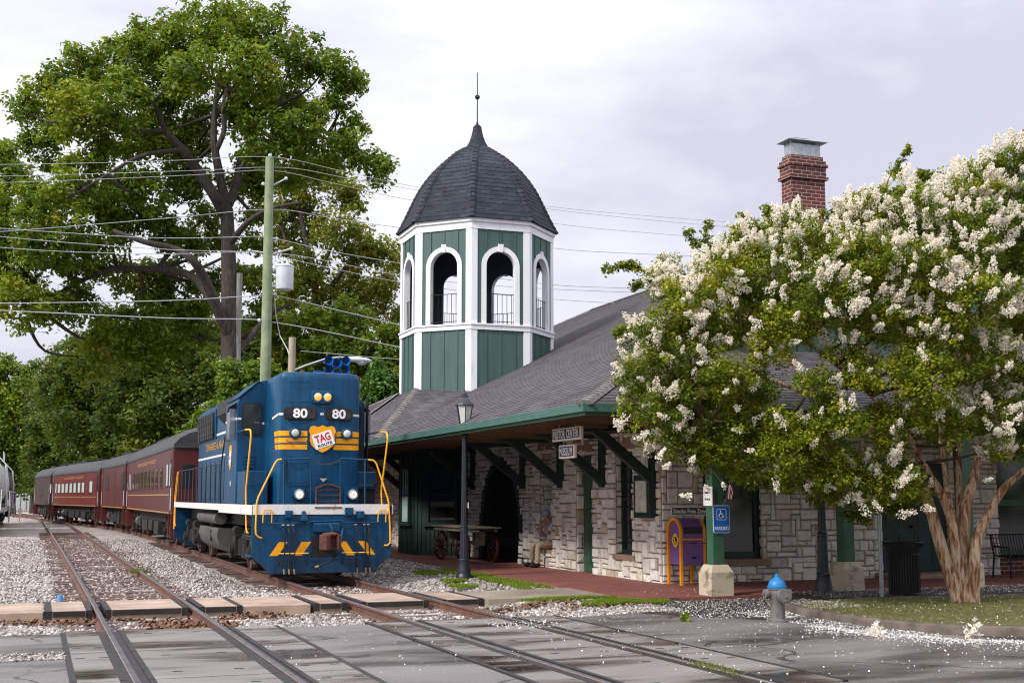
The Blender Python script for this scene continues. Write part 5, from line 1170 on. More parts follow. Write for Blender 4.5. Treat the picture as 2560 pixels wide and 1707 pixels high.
for a, b in ((-.95, -.36), (.42, 1.02)):
    o = MB().tube([(a - .02, -.11, .6), (b + .02, -.11, .6)], .015, 6).build('step_bar', 'rail_yellow', LO)
    for q in (a, b): MB().tube([(q, -.03, .36), (q, -.11, .40), (q, -.11, .59)], .012, 5).build('post', 'black', o)
for cx, cz, s in ((-.77, 1.43, .16), (.55, 1.48, .18), (.80, 1.41, .17)):
    f = MB(); f.cbox((cx, -.06, cz), (s, .09, s)); f.cyl((cx, -.10, cz - .01), (cx, -.13, cz - .01), s * .4, 12); f.build('receptacle', BLUE, LO, bevel=.01)
f = MB(); f.loft([[(-.44 + a, -.03 - b * .3, 1.50 - b) for a in (-.03 - b * .25, .03 + b * .25)] + [(-.44 + a, .0, 1.50 - b) for a in (.03 + b * .25, -.03 - b * .25)] for b in (0, .2)]); f.build('speaker_horn', BLUE, LO)
# drop step plate with slats
f = MB(); arcp = [(-.18, 1.58)] + [(-.18 + .56 * q / 10, 2.0 + .09 * math.sin(math.pi * q / 10)) for q in range(11)] + [(.38, 1.58)]
arci = [(-.15, 1.58)] + [(-.15 + .50 * q / 10, 1.975 + .085 * math.sin(math.pi * q / 10)) for q in range(11)] + [(.35, 1.58)]
for a, b, c2, d in zip(arcp, arcp[1:], arci, arci[1:]): f.loft([[(q[0], y, q[1]) for q in (a, b, d, c2)] for y in (.05, .0)])
o = f.build('drop_step', 'rust', LO); f = MB(); f.plate((0, .05, 0), X_, Z_, arci, .01); f.build('step_plate', BLUE, o)
f = MB()
for z in (1.70, 1.83, 1.95): f.box(-.15, .35, .01, .038, z - .008, z + .008)
f.box(-.2, .4, -.03, .04, 1.56, 1.585); f.build('rib', 'rust', o)
# handrails at the front
def rail(name, pts, m, r=.0195): return MB().tube(pts, r, 8).build(name, m, LO, smooth=60)
rail('handrail', [(-.30, .05, 2.63), (-.93, .05, 2.61)], BLUE, .018); rail('handrail', [(.36, .05, 2.64), (.99, .05, 2.62)], BLUE, .018)
rail('handrail', [(-.93, .05, 2.61), (-1.01, .05, 2.60), (-1.07, .05, 2.53), (-1.42, .0, 1.80), (-1.455, -.02, 1.68), (-1.47, -.04, 1.15), (-1.46, -.04, 1.02), (-1.40, -.04, .95), (-1.33, -.02, .93)], 'rail_yellow')
rail('handrail', [(.99, .05, 2.62), (1.11, .05, 2.61), (1.18, .05, 2.54), (1.42, .0, 1.82), (1.455, -.02, 1.68), (1.49, -.04, 1.1), (1.50, -.04, .80), (1.44, -.03, .74), (1.36, -.02, .74)], 'rail_yellow')
for x in (-.88, .92): MB().tube([(x, .05, 2.6), (x + .01, .02, 1.52)], .022, 6).build('stanchion', BLUE, LO)
for x in (-.28, .37): MB().tube([(x, .05, 2.62), (x, .04, 1.6)], .020, 6).build('stanchion', BLUE, LO)
f = MB(); f.tube([(-.3, .05, 2.6), (-.1, .05, 2.52), (.1, .05, 2.5), (.25, .05, 2.55), (.37, .05, 2.62)], .009, 5); f.build('chain', 'rust', LO)
for x0, x1 in ((-1.31, -1.13), (1.22, 1.39)): rail('side_loop', [(x0 - .01, -.03, 1.25), (x0, -.05, 1.5), (x0 + .02, -.05, 1.53), (x1 - .02, -.05, 1.53), (x1, -.05, 1.5), (x1, -.03, 1.25)], 'rail_yellow', .012)
for sx in (-1, 1):
    X0 = sx * 1.54
    rail('cab_handrail', [(X0, 2.62, 3.30), (X0, 1.25, 3.30)], BLUE, .014)
    rail('cab_handrail', [(X0, 1.25, 3.30), (X0, .62, 3.27), (X0, .50, 3.22), (X0, .45, 3.10), (X0, .93, 2.0), (X0, .95, 1.9), (X0, .82, 1.35), (X0, .76, 1.12), (X0, .66, 1.04), (X0, .5, 1.03)], 'rail_yellow')
    f = MB(); f.box(min(X0, X0 * .86), max(X0, X0 * .86), .07, .85, .52, .56); f.box(min(X0, X0 * .86), max(X0, X0 * .86), .07, .85, .95, .98); f.box(min(X0 * .86, X0 * .85), max(X0 * .86, X0 * .85), .07, .95, .5, 1.42); f.build('step_well', BLUE, LO)
    # side handrails along the hood
    f = MB(); f.tube([(X0, 5.05, 2.63), (X0, 15.0, 2.63)], .016, 5)
    for q in range(11):
        y = 5.1 + q * .98; f.tube([(X0, y, 2.63), (X0, y, 1.5)], .022, 5)
    f.tube([(X0, 5.05, 2.6), (X0 * .99, 4.55, 3.33)], .02, 5); f.build('side_handrail', 'soft_black', LO)
    rail('rear_handrail', [(X0, 15.0, 2.62), (X0, 15.15, 2.55), (X0, 15.7, 1.75), (X0, 15.75, 1.2), (X0, 15.75, .95), (X0, 15.6, .85)], 'rail_yellow', .02); rail('rear_handrail', [(X0, 15.4, 2.6), (X0, 15.55, 2.45), (X0, 16.0, 1.8), (X0, 16.05, 1.0), (X0, 15.95, .75)], 'rail_yellow', .02)
# long hood
f = MB(); hs = [(-.92, 1.62), (-.92, 4.30), (-.78, 4.47), (.78, 4.47), (.92, 4.30), (.92, 1.62)]
f.loft([[(HX + x, y, z) for x, z in hs] for y in (4.5, 15.6)]); lh = f.build('long_hood', BLUE, LO, bevel=.02)
f = MB(); f.loft([[(HX + x, y, z) for x, z in ((-.95, 3.55), (-.98, 4.42), (-.80, 4.62), (.80, 4.62), (.98, 4.42), (.95, 3.55))] for y in (11.2, 15.5)]); rad = f.build('radiator_housing', BLUE, lh, bevel=.015)
for sx in (-1, 1):
    f = MB(); xx = HX + sx * .985; f.box(min(xx, xx + sx * .02), max(xx, xx + sx * .02), 11.5, 15.3, 3.58, 4.36)
    for q in range(9): y = 11.55 + q * .46; f.box(min(xx + sx * .021, xx + sx * .04), max(xx + sx * .021, xx + sx * .04), y - .02, y + .02, 3.58, 4.36)
    for q in range(4): z = 3.72 + q * .18; f.box(min(xx + sx * .021, xx + sx * .035), max(xx + sx * .021, xx + sx * .035), 11.5, 15.3, z - .012, z + .012)
    f.build('radiator_grille', 'soft_black', rad)
    f = MB(); f.loft([[(HX + sx * a, y, z) for a, z in ((.93, 3.62), (1.33, 4.02), (1.33, 4.36), (.93, 4.56))] for y in (5.6, 8.2)]); f.build('blower_duct', BLUE if sx > 0 else 'soft_black', lh, bevel=.02)
    f = MB()
    for a, b in ((8.3, 15.55), (5.3, 5.5)):
        xs = HX + sx * .926; f.quad((xs, a, 3.62), (xs, b, 3.62), (xs, b, 3.68), (xs, a, 3.68))
    xs = HX + sx * .926; f.quad((xs, 4.9, 2.98), (xs, 15.55, 2.98), (xs, 15.55, 3.04), (xs, 4.9, 3.04)); xs = sx * 1.536
    f.quad((xs, 2.6, 3.6), (xs, 2.84, 3.6), (xs, 2.84, 3.66), (xs, 2.6, 3.66)); f.quad((xs, 4.28, 3.6), (xs, 4.48, 3.6), (xs, 4.48, 3.66), (xs, 4.28, 3.66)); f.build('white_line', 'loco_white', lh)
    m = MB(); m.text('TENNESSEE ALABAMA & GEORGIA', .30, (HX + sx * .93, 10.1, 3.33), Y_ * (sx), Z_, maxw=7.0, bold=.006); m.build('lettering', 'gold', lh)
    f = MB()
    for q in range(10):
        xs = HX + sx * .925; y = 5.2 + q * 1.02; f.box(min(xs, xs + sx * .018), max(xs, xs + sx * .018), y, y + .9, 1.75, 2.9)
    f.build('hood_door', BLUE, lh, bevel=.008)
    f = MB(); xs = sx * 1.537; O = Vector((xs, 3.5, 2.42)); f.plate(O, Y_ * sx, Z_, [(a * .62, b * .62) for a, b in shield], .004, 0); f.plate(O + X_ * sx * .005, Y_ * sx, Z_, [(-.16, .12), (.18, .24), (.15, .50), (-.19, .38)], .004, 1); f.text('TAG', .14, O + X_ * sx * .011 + Z_ * .31, Y_ * sx, Z_, 2, maxw=.26); f.build('cab_emblem', ['loco_yellow', 'sign_white', 'sign_red'], cab)
    f = MB(); f.text('80', .16, (sx * 1.537, 3.4, 2.12), Y_ * sx, Z_, 0); f.build('lettering', 'loco_white', cab)
f = MB()
for y in (12.0, 13.4, 14.7): f.cyl((HX, y, 4.6), (HX, y, 4.70), .55, 20)
f.cbox((HX, 8.7, 4.52), (.9, 1.6, .16)); f.cyl((HX - .2, 10.2, 4.45), (HX - .2, 10.2, 4.72), .22, 14); f.build('roof_fan', 'soft_black', lh)
f = MB(); f.cyl((HX - .05, 2.7, 4.56), (HX - .05, 2.7, 4.70), .085, 12, 0); f.build('beacon_base', BLUE, LO); MB().lathe([(.07, 4.70), (.07, 4.78), (.05, 4.83), (0, 4.84)], (HX - .05, 2.7, 0), 12).build('beacon', 'rust', LO, smooth=40)
f = MB(); hc = Vector((.98, 3.6, 5.0)); f.beam((.8, 3.8, 4.5), (.8, 3.8, 4.95), .06, .06); f.beam((.5, 3.8, 4.92), (1.2, 3.8, 4.92), .05, .05)
for q, (dx, dz, ln) in enumerate(((-.2, .16, .5), (.03, .10, .42), (.24, .17, .5), (-.15, -.06, .38), (.25, -.04, .38))):
    c0 = hc + Vector((dx, .2, dz)); f.tube([c0, c0 + Vector((0, -ln * .7, 0)), c0 + Vector((0, -ln, 0))], [.035, .055, .115], 14, cap=False); f.tube([c0 + Vector((0, -ln, 0)), c0 + Vector((0, -ln + .12, 0))], [.112, .05], 14, 0, cap=False); f.cyl(c0 + Vector((0, -ln + .11, 0)), c0 + Vector((0, -ln + .12, 0)), .055, 12, 1)
f.build('horn', ['horn_blue', 'black'], LO, smooth=60)
# underframe
f = MB(); tp = [(-1.34, .98), (-1.38, .8), (-1.30, .55), (-1.05, .36), (-.8, .32), (.8, .32), (1.05, .36), (1.30, .55), (1.38, .8), (1.34, .98)]
f.loft([[(x, y, z) for x, z in tp] for y in (6.7, 10.6)]); ft = f.build('fuel_tank', 'tank_grey', LO, smooth=40)
for sx in (-1, 1):
    MB().cyl((sx * 1.28, 6.7, 1.24), (sx * 1.28, 10.7, 1.24), .16, 18).build('air_reservoir', 'tank_grey', LO, smooth=40)
    f = MB(); f.box(min(sx * 1.3, sx * 1.385), max(sx * 1.3, sx * 1.385), 7.9, 8.0, .62, .92); f.build('sight_slot', 'black', ft)
f = MB(); f.box(-1.0, 1.0, .5, 15.9, 1.1, 1.56); f.build('main_frame', 'soft_black', LO)
f = MB(); f.plate((0, 16.06, 0), X_, Z_, [(-1.54, 1.56), (-1.54, .5), (-1.1, .2), (1.1, .2), (1.54, .5), (1.54, 1.56)], .06); f.build('rear_pilot', BLUE, LO)
def truck(par, y0, wb, m='under_grey', halfw=.98, wr=.51, mid=False):
    tr = MB(); 
    for sx in (-1, 1):
        x0, x1 = sorted((sx * halfw, sx * (halfw + .16)))
        tr.loft([[(x, y, z) for y, z in ((y0 - .75, .52), (y0 - .75, .78), (y0 + .3, .92), (y0 + wb - .3, .92), (y0 + wb + .75, .78), (y0 + wb + .75, .52), (y0 + wb - .45, .50), (y0 + wb - .7, .34), (y0 + .7, .34), (y0 + .45, .50))] for x in (x0, x1)])
        for y in (y0, y0 + wb) + ((y0 + wb / 2,) if mid else ()):
            xa = sx * (halfw + .17); tr.cyl((xa, y, .53), (xa + sx * .16, y, .53), .165, 14); tr.cyl((xa + sx * .161, y, .53), (xa + sx * .19, y, .53), .11, 12); tr.box(min(xa, xa + sx * .08), max(xa, xa + sx * .08), y - .2, y + .2, .36, .84)
        for y in (y0 + wb * .4, y0 + wb * .6): tr.cyl((sx * (halfw + .2), y, .42), (sx * (halfw + .2), y, .80), .10, 10)
        for y in (y0 + .4, y0 + wb - .4): tr.cyl((sx * (halfw + .22), y - .22, .98), (sx * (halfw + .22), y + .22, .98), .12, 12)
        tr.tube([(sx * (halfw + .24), y0 - .6, .3), (sx * (halfw + .26), y0 - .1, .38), (sx * (halfw + .24), y0 + .2, .62)], .035, 6); tr.tube([(sx * (halfw + .24), y0 + wb + .6, .3), (sx * (halfw + .26), y0 + wb + .1, .38)], .035, 6)
    o = tr.build('truck', m, par, smooth=40)
    for y in (y0, y0 + wb) + ((y0 + wb / 2,) if mid else ()):
        w_ = MB()
        for sx in (-1, 1): w_.cyl((sx * .70, y, wr + .01), (sx * .83, y, wr + .01), wr, 24); w_.cyl((sx * .68, y, wr + .01), (sx * .70, y, wr + .01), wr + .03, 24)
        w_.cyl((-.69, y, wr + .01), (.69, y, wr + .01), .09, 10); w_.build('wheelset', 'rail_rust', o, smooth=40)
    return o
truck(LO, 1.9, 2.75); truck(LO, 12.1, 2.75)

# ================================================================== COACHES
def coach(name, label, yA, yB, xA, xB, body, eave, wins, strip, text=None, dark=False, zw=(2.15, 2.85), doors=(), end_open=True):
    A, B = Vector((xA, yA, 0)), Vector((xB, yB, 0)); Ln = (B - A).length; th_ = math.atan2(-(xB - xA), yB - yA)
    th = thing(name, A, label, 'railway coach', 'red passenger coaches behind the locomotive', rz=th_, local=True)
    h = 1.50
    def loc(px):       # position along the near side for an image column
        d = ray(px, 1200); p = A + Matrix.Rotation(th_, 3, 'Z') @ Vector((-h, 0, 0)); u = (B - A).normalized()
        # solve (p + u s) x d = 0
        return (p.y * d.x - p.x * d.y) / (u.x * d.y - u.y * d.x)
    f = MB(); f.box(-h, h, 0, Ln, 1.2, eave); o = f.build('body', body, th, bevel=.02)
    rp = [(-h - .04, eave - .02), (-h - .03, eave + .14), (-1.32, eave + .42), (-1.0, eave + .64), (-.5, eave + .78), (0, eave + .82), (.5, eave + .78), (1.0, eave + .64), (1.32, eave + .42), (h + .03, eave + .14), (h + .04, eave - .02)]
    ins = lambda k, dz: [(x * k, eave + (z - eave) * dz) for x, z in rp]
    f = MB(); f.loft([[(x, y, z) for x, z in ins(k, dz)] for y, k, dz in ((-.06, .98, .80), (.25, 1, .96), (.8, 1, 1), (Ln - .8, 1, 1), (Ln - .25, 1, .96), (Ln + .06, .98, .80))]); rf = f.build('roof', 'coach_roof', th, smooth=35)
    f = MB()
    for q in range(4): y = Ln * (.12 + .25 * q); f.cbox((0, y, eave + .86), (.8, .6, .16), 0, None, .05)
    f.box(-.5, .5, Ln * .55, Ln * .8, eave + .76, eave + .93); f.build('roof_vent', 'black', rf)
    f = MB()
    for z in strip:
        for sx in (-1, 1): x0, x1 = sorted((sx * h, sx * (h + .012))); f.box(x0, x1, .05, Ln - .05, z - .022, z + .022)
    f.build('gold_line', 'gold_dim' if dark else 'gold', o)
    for (pa, pb, m, z0, z1) in wins:
        ya, yb = sorted((loc(pa), loc(pb)))
        for sx in (-1, 1):
            f = MB(); x0, x1 = sorted((sx * h, sx * (h + .014))); f.box(x0, x1, ya - .04, yb + .04, z0 - .04, z1 + .04); wn = f.build('window', body if not dark else 'maroon_dark', th)
            f = MB(); xs = sx * (h + .0155); f.quad((xs, ya, z0), (xs, yb, z0), (xs, yb, z1), (xs, ya, z1)); f.build('pane', m, wn)
            if sx < 0:
                f = MB(); f.box(xs - .02, xs - .001, ya - .05, yb + .05, z0 - .06, z0 - .03); f.build('sill', body, wn)
    for (pa, pb, z0, z1) in doors:
        ya, yb = sorted((loc(pa), loc(pb)))
        for sx in (-1, 1):
            x0, x1 = sorted((sx * (h - .01), sx * (h + .013))); f = MB(); f.box(x0, x1, ya, yb, z0, z1); f.build('door', 'maroon_dark', th)
    for y0, y1 in ((.12, .95), (Ln - .95, Ln - .12)):       # vestibules with steps
        for sx in (-1, 1):
            x0, x1 = sorted((sx * (h - .01), sx * (h + .015))); f = MB(); f.box(x0, x1, y0, y1, 1.22, eave - .1); d = f.build('vestibule_door', 'maroon_dark', th)
            f = MB(); xs = sx * (h + .0165); f.quad((xs, y0 + .18, 2.2), (xs, y1 - .18, 2.2), (xs, y1 - .18, 3.1), (xs, y0 + .18, 3.1)); f.build('pane', 'glass', d)
            f = MB(); x0, x1 = sorted((sx * (h - .35), sx * (h + .03)))
            for q in range(3): xq0, xq1 = sorted((sx * (h - .35 + .1 * 0), sx * (h - .02 + .02 * q))); f.box(xq0, xq1, y0 + .05, y1 - .05, .95 - q * .26, .98 - q * .26)
            f.prism([(y0, 1.2), (y0 + .05, 1.2), (y0 + .12, .38), (y0 - .08, .38)], lambda a, b, d_: (d_, a, b), x0, x1); f.prism([(y1 - .05, 1.2), (y1, 1.2), (y1 + .08, .38), (y1 - .12, .38)], lambda a, b, d_: (d_, a, b), x0, x1)
            f.build('steps', 'maroon', th)
            MB().tube([(sx * (h + .05), y0 - .03, 1.35), (sx * (h + .05), y0 - .03, 2.1)], .015, 5).build('grab_rail', 'steel_white', th)
    if text:
        m = MB()
        for sx in (-1, 1): m.text(text, .20, (sx * (h + .004), Ln * .5, eave - .30), Y_ * sx, Z_, maxw=Ln * .42, bold=.003)
        m.build('lettering', 'gold_dim', th)
    f = MB(); f.box(-1.2, 1.2, .3, Ln - .3, .85, 1.19)
    for q, (a, b, z) in enumerate(((.28, .36, .35), (.40, .47, .45), (.50, .62, .40), (.66, .70, .5))):
        for sx in (-1, 1): x0, x1 = sorted((sx * .6, sx * 1.38)); f.box(x0, x1, Ln * a, Ln * b, z, .86)
    f.build('underframe', 'under_grey', th, bevel=.02)
    for sx in (-1, 1): MB().cyl((sx * 1.2, Ln * .73, .72), (sx * 1.2, Ln * .78, .72), .2, 14).build('air_tank', 'tank_grey', th, smooth=40)
    f = MB(); f.box(-.55, .55, -.32, -.001, .95, 3.25); f.box(-.55, .55, Ln + .001, Ln + .32, .95, 3.25); f.build('diaphragm', 'black', th, bevel=.03)
    for x in (-1.0, 1.0): MB().box(x - .2, x + .2, -.012, -.002, 2.1, 2.9).build('end_window', 'glass', th)
    truck(th, 2.2, 2.5, 'under_grey', .95, .45); truck(th, Ln - 4.7, 2.5, 'under_grey', .95, .45)
    return th
c5k = lambda x: x / 5.3333
wA = [(c5k(x - 12), c5k(x + 14), 'glass', 2.18, 2.86) for x in (2150, 2090, 2035, 1985, 1938, 1893, 1852, 1815, 1780)] + [(c5k(2222), c5k(2240), 'curtain', 2.2, 2.95), (c5k(2262), c5k(2272), 'curtain', 2.2, 2.95), (c5k(1744), c5k(1750), 'curtain', 2.15, 2.9), (c5k(1726), c5k(1732), 'curtain', 2.15, 2.9)]
coach('passenger_coach', 'dark red coach with a long row of windows coupled behind the locomotive', 44.3, 65.9, cR(44.3), cR(65.9), 'maroon', 3.5, wA, (1.25, 1.88), 'TENNESSEE VALLEY')
wB = [(c5k(x - 6), c5k(x + 6), 'soft_black', 2.3, 2.95) for x in (1620, 1640, 1660, 1412, 1428, 1442)]
coach('baggage_coach', 'dark red baggage coach with a tall side door, second in the train', 66.9, 79.2, cR(66.9), cR(79.2), 'maroon', 3.48, wB, (1.25,), None, True, doors=((c5k(1512), c5k(1542), 1.35, 3.25),))
wC = [(c5k(x - 15), c5k(x + 15), 'curtain', 2.1, 2.72) for x in (795, 845, 895, 950, 1003, 1060, 1113)] + [(c5k(1200), c5k(1236), 'curtain', 2.1, 2.78), (c5k(680), c5k(688), 'sign_white', 2.1, 2.75), (c5k(750), c5k(758), 'sign_white', 2.1, 2.75)]
mat('maroon_bright', (.13, .018, .016), .4, .2, .8, .08)
coach('passenger_coach', 'brighter red coach with pale curtained windows, third in the train', 80.3, 99.5, cR(80.3), cR(99.5), 'maroon_bright', 3.38, wC, (1.25, 1.80), 'TENNESSEE VALLEY')
mat('coach_shaded', (.045, .022, .018), .6, .25, 1, .1)  # dark brown because the coach's shade is put into its colour
coach('passenger_coach', 'last coach, shade put into its colour, at the far end of the train', 100.4, 112, cR(100.4), cR(112), 'coach_shaded', 3.38, [(c5k(520), c5k(590), 'soft_black', 2.0, 2.6)], (), None, True)

# tank cars
def tank_car(x, y0, y1, m, label, rz=0):
    L_ = y1 - y0; th = thing('tank_car', (x, y0, 0), label, 'tank car', 'tank cars on the far left track', rz=rz, local=True)
    f = MB(); f.tube([(0, .5, 2.62), (0, .55, 2.62), (0, .75, 2.62), (0, 1.1, 2.62), (0, L_ - 1.1, 2.62), (0, L_ - .75, 2.62), (0, L_ - .55, 2.62), (0, L_ - .5, 2.62)], [.3, .75, 1.2, 1.5, 1.5, 1.2, .75, .3], 32); f.build('tank', m, th, smooth=40)
    f = MB()
    for y in (L_ * .3, L_ * .5, L_ * .7): f.tube([(1.515 * math.cos(t), y, 2.62 + 1.515 * math.sin(t)) for t in [2 * math.pi * q / 32 for q in range(33)]], .03, 5)
    f.cyl((0, L_ / 2, 4.05), (0, L_ / 2, 4.5), .45, 16); f.build('bands', m, th)
    f = MB()
    for sx in (-1, 1):
        for y in (L_ * .42, L_ * .55): f.tube([(sx * 1.62, y, 1.0), (sx * 1.62, y, 2.6), (sx * 1.5, y, 3.6), (sx * .9, y, 4.25), (sx * .9, y, 4.9)], .03, 6)
        for q in range(8): f.tube([(sx * 1.62, L_ * .42, 1.1 + q * .2), (sx * 1.62, L_ * .46, 1.1 + q * .2)], .015, 5)
        f.tube([(sx * 1.6, .3, 1.15), (sx * 1.6, .3, 2.15), (sx * 1.6, L_ - .3, 2.15), (sx * 1.6, L_ - .3, 1.15)], .025, 5); f.tube([(sx * .9, L_ * .42, 4.9), (sx * .9, L_ * .55, 4.9)], .025, 5)
        f.tube([(sx * 1.55, L_ - .6, .25), (sx * 1.55, L_ - .6, 1.3)], .05, 5); f.tube([(sx * 1.55, L_ - .2, .25), (sx * 1.55, L_ - .2, 1.3)], .03, 5)
    f.build('ladder', 'steel_white', th)
    f = MB(); f.box(-1.4, 1.4, .1, L_ - .1, .95, 1.15); f.build('frame', m, th); truck(th, 1.3, 1.8, 'under_grey', .95, .42); truck(th, L_ - 3.1, 1.8, 'under_grey', .95, .42)
    return th
tank_car(-3.72, 66, 84.0, 'tank_white', 'pale grey tank car cut off by the left edge')
tank_car(-3.85, 85.4, 103, 'tank_dark', 'dark weathered tank car behind the pale one')

# ================================================================== POLES AND WIRES
PX, PY = 7.78, 48.5
th = thing('utility_pole', (PX, PY, -.1), 'tall green tinted wooden utility pole rising behind the locomotive', 'utility pole')
MB().tube([(PX, PY, -.3), (PX - .01, PY, 8), (PX - .05, PY, 15.2)], [.235, .205, .165], 16).build('shaft', 'pole_green', th, smooth=60)
f = MB(); f.lathe([(.34, -.46), (.35, -.44), (.35, .44), (.37, .45), (.36, .5), (.2, .56), (.05, .57)], (PX + .64, PY - .05, 10.38), 22); f.cyl((PX + .55, PY, 10.9), (PX + .55, PY, 11.12), .05, 8); f.cyl((PX + .75, PY, 10.9), (PX + .75, PY, 11.12), .05, 8); f.box(PX + .15, PX + .32, PY - .06, PY + .04, 10.0, 10.1); f.box(PX + .15, PX + .32, PY - .06, PY + .04, 10.65, 10.75)
f.build('transformer', 'steel_white', th, smooth=40)
def ins(p, q): 
    f = MB(); p, q = Vector(p), Vector(q); f.cyl(p, q, .03, 6); f.ball(q, .075, 8); return f.build('insulator', 'steel_white', th)
ins((PX + .1, PY, 14.1), (PX + .62, PY, 14.42)); ins((PX - .1, PY, 14.0), (PX - .28, PY, 14.12)); ins((PX - .04, PY, 15.1), (PX - .04, PY, 15.3)); ins((PX + .1, PY, 11.3), (PX + .9, PY, 11.6)); ins((PX - .1, PY, 11.35), (PX - .75, PY, 11.4)); ins((PX + .1, PY, 9.75), (PX + .3, PY, 9.72)); ins((PX - .1, PY, 8.65), (PX - .3, PY, 8.66)); ins((PX + .15, PY, 11.95), (PX + .3, PY, 11.95))
f = MB(); f.tube([atY(686, 742, PY), atY(690, 790, PY), atY(700, 840, PY), atY(718, 872, PY - 3), atY(728, 905, 44)], .02, 5); f.build('service_cable', 'wire', th)
# wires: (pixels through which each wire runs, in a plane across the tracks at the pole)
K = 2560 / 2352
def wire(label, pts, r=.022, Y=PY):
    P = [atY(x * K, y * K, Y) for x, y in pts]
    # smooth through the points
    out = []
    for i in range(len(P) - 1):
        p0, p1, p2, p3 = P[max(i - 1, 0)], P[i], P[i + 1], P[min(i + 2, len(P) - 1)]
        for k in range(6):
            t = k / 6; out.append(.5 * ((2 * p1) + (p2 - p0) * t + (2 * p0 - 5 * p1 + 4 * p2 - p3) * t * t + (3 * p1 - p0 - 3 * p2 + p3) * t ** 3))
    out.append(P[-1]); o = MB().tube(out, r * .6, 5).build('power_line', 'wire'); tag(o, label, 'power line', 'overhead lines at the utility pole')
wire('topmost overhead line meeting the tip of the utility pole', [(-60, 379), (160, 376), (400, 369), (624, 361), (780, 392), (960, 430), (1250, 473), (1500, 497), (1800, 519)], .018)
wire('overhead line second from the top, meeting the long upper insulator', [(-60, 407), (200, 400), (450, 392), (650, 385), (800, 410), (960, 437), (1250, 479), (1500, 506), (1780, 530)], .018)
wire('overhead line third from the top, at the short insulator', [(-60, 422), (200, 413), (450, 402), (622, 392), (760, 420), (940, 459), (1270, 513), (1500, 536), (1740, 553)], .018)
wire('overhead line that climbs from the left edge towards the upper pole', [(-60, 537), (150, 521), (400, 500), (625, 481), (760, 501), (925, 524), (1270, 570), (1450, 582), (1640, 590)], .022)
wire('sagging overhead line crossing the climbing one at the left edge', [(-60, 520), (150, 535), (380, 547), (610, 543), (625, 546), (760, 577), (925, 606), (1060, 628), (1270, 654), (1420, 661), (1640, 668)], .024)
wire('upper of the two lines that end at the transformer insulators', [(-60, 538), (150, 557), (400, 574), (585, 579), (700, 590), (925, 634), (1060, 650), (1270, 664), (1500, 673), (1640, 678)], .022)
wire('lower of the two lines that end at the transformer insulators', [(-60, 564), (150, 578), (400, 583), (590, 580), (700, 603), (900, 645), (1060, 668), (1270, 687), (1400, 695), (1560, 700)], .022)
wire('telephone line rising to the pole below the transformer', [(-60, 697), (150, 695), (400, 690), (612, 678), (640, 680), (720, 699), (900, 742), (960, 754)], .03)
wire('thick lowest line running past the foot of the transformer', [(-60, 710), (150, 720), (400, 731), (560, 733), (612, 738), (720, 756), (905, 795), (960, 806)], .034)
wire('thin line strung from the short pole towards the cupola', [(690, 806), (760, 812), (850, 820), (930, 826)], .02, 46)

QX, QY = 7.85, 43.4
th = thing('street_light', (QX, QY, -.1), 'short wooden pole with a long arm street light above the cab', 'street light')
MB().tube([(QX, QY, -.3), (QX + .02, QY, 7.38)], [.15, .125], 12).build('pole', 'pole_grey', th, smooth=60)
MB().tube([(QX + .1, QY - .05, 6.22), (QX + .5, QY - .05, 6.4), (QX + 1.2, QY - .05, 6.66), (QX + 1.7, QY - .05, 6.74), (QX + 2.05, QY - .05, 6.73)], .035, 8).build('arm', 'aluminium', th, smooth=60)
f = MB(); f.loft([[(QX + 1.95 + a, QY - .05 + w_ * math.cos(t), 6.70 - a * .06 + h_ * math.sin(t)) for t in [2 * math.pi * q / 14 for q in range(14)]] for a, w_, h_ in ((0, .05, .05), (.12, .11, .09), (.4, .17, .11), (.75, .17, .09), (.9, .10, .05), (.93, .03, .02))]); lh_ = f.build('lamp_head', 'steel_white', th, smooth=50)
MB().ball((QX + 2.52, QY - .05, 6.60), .17, 14, 0, (1.2, .85, .75)).build('lens', 'lamp_glass', lh_, smooth=60)

# fence and far verge
f = MB(); a, b = atD(20, 1240, 165), atD(140, 1236, 165); a.z = b.z = -.2; f.beam(a + Z_ * 1.1, b + Z_ * 1.1, .05, 1.8)
for q in range(9): p = a.lerp(b, q / 8); f.box(p.x - .06, p.x + .06, p.y - .16, p.y - .03, 0, 2.2)
tag(f.build('fence', 'fence_grey'), 'grey board fence far beyond the end of the train', 'fence')
p = atD(50, 1268, 100); f = MB(); f.box(p.x - .05, p.x + .05, p.y, p.y + .06, -.2, .9); f.box(p.x - .15, p.x + .15, p.y - .01, p.y - .002, .5, .9); tag(f.build('switch_stand', 'pole_grey'), 'small switch stand between the tank cars and the train', 'switch stand')

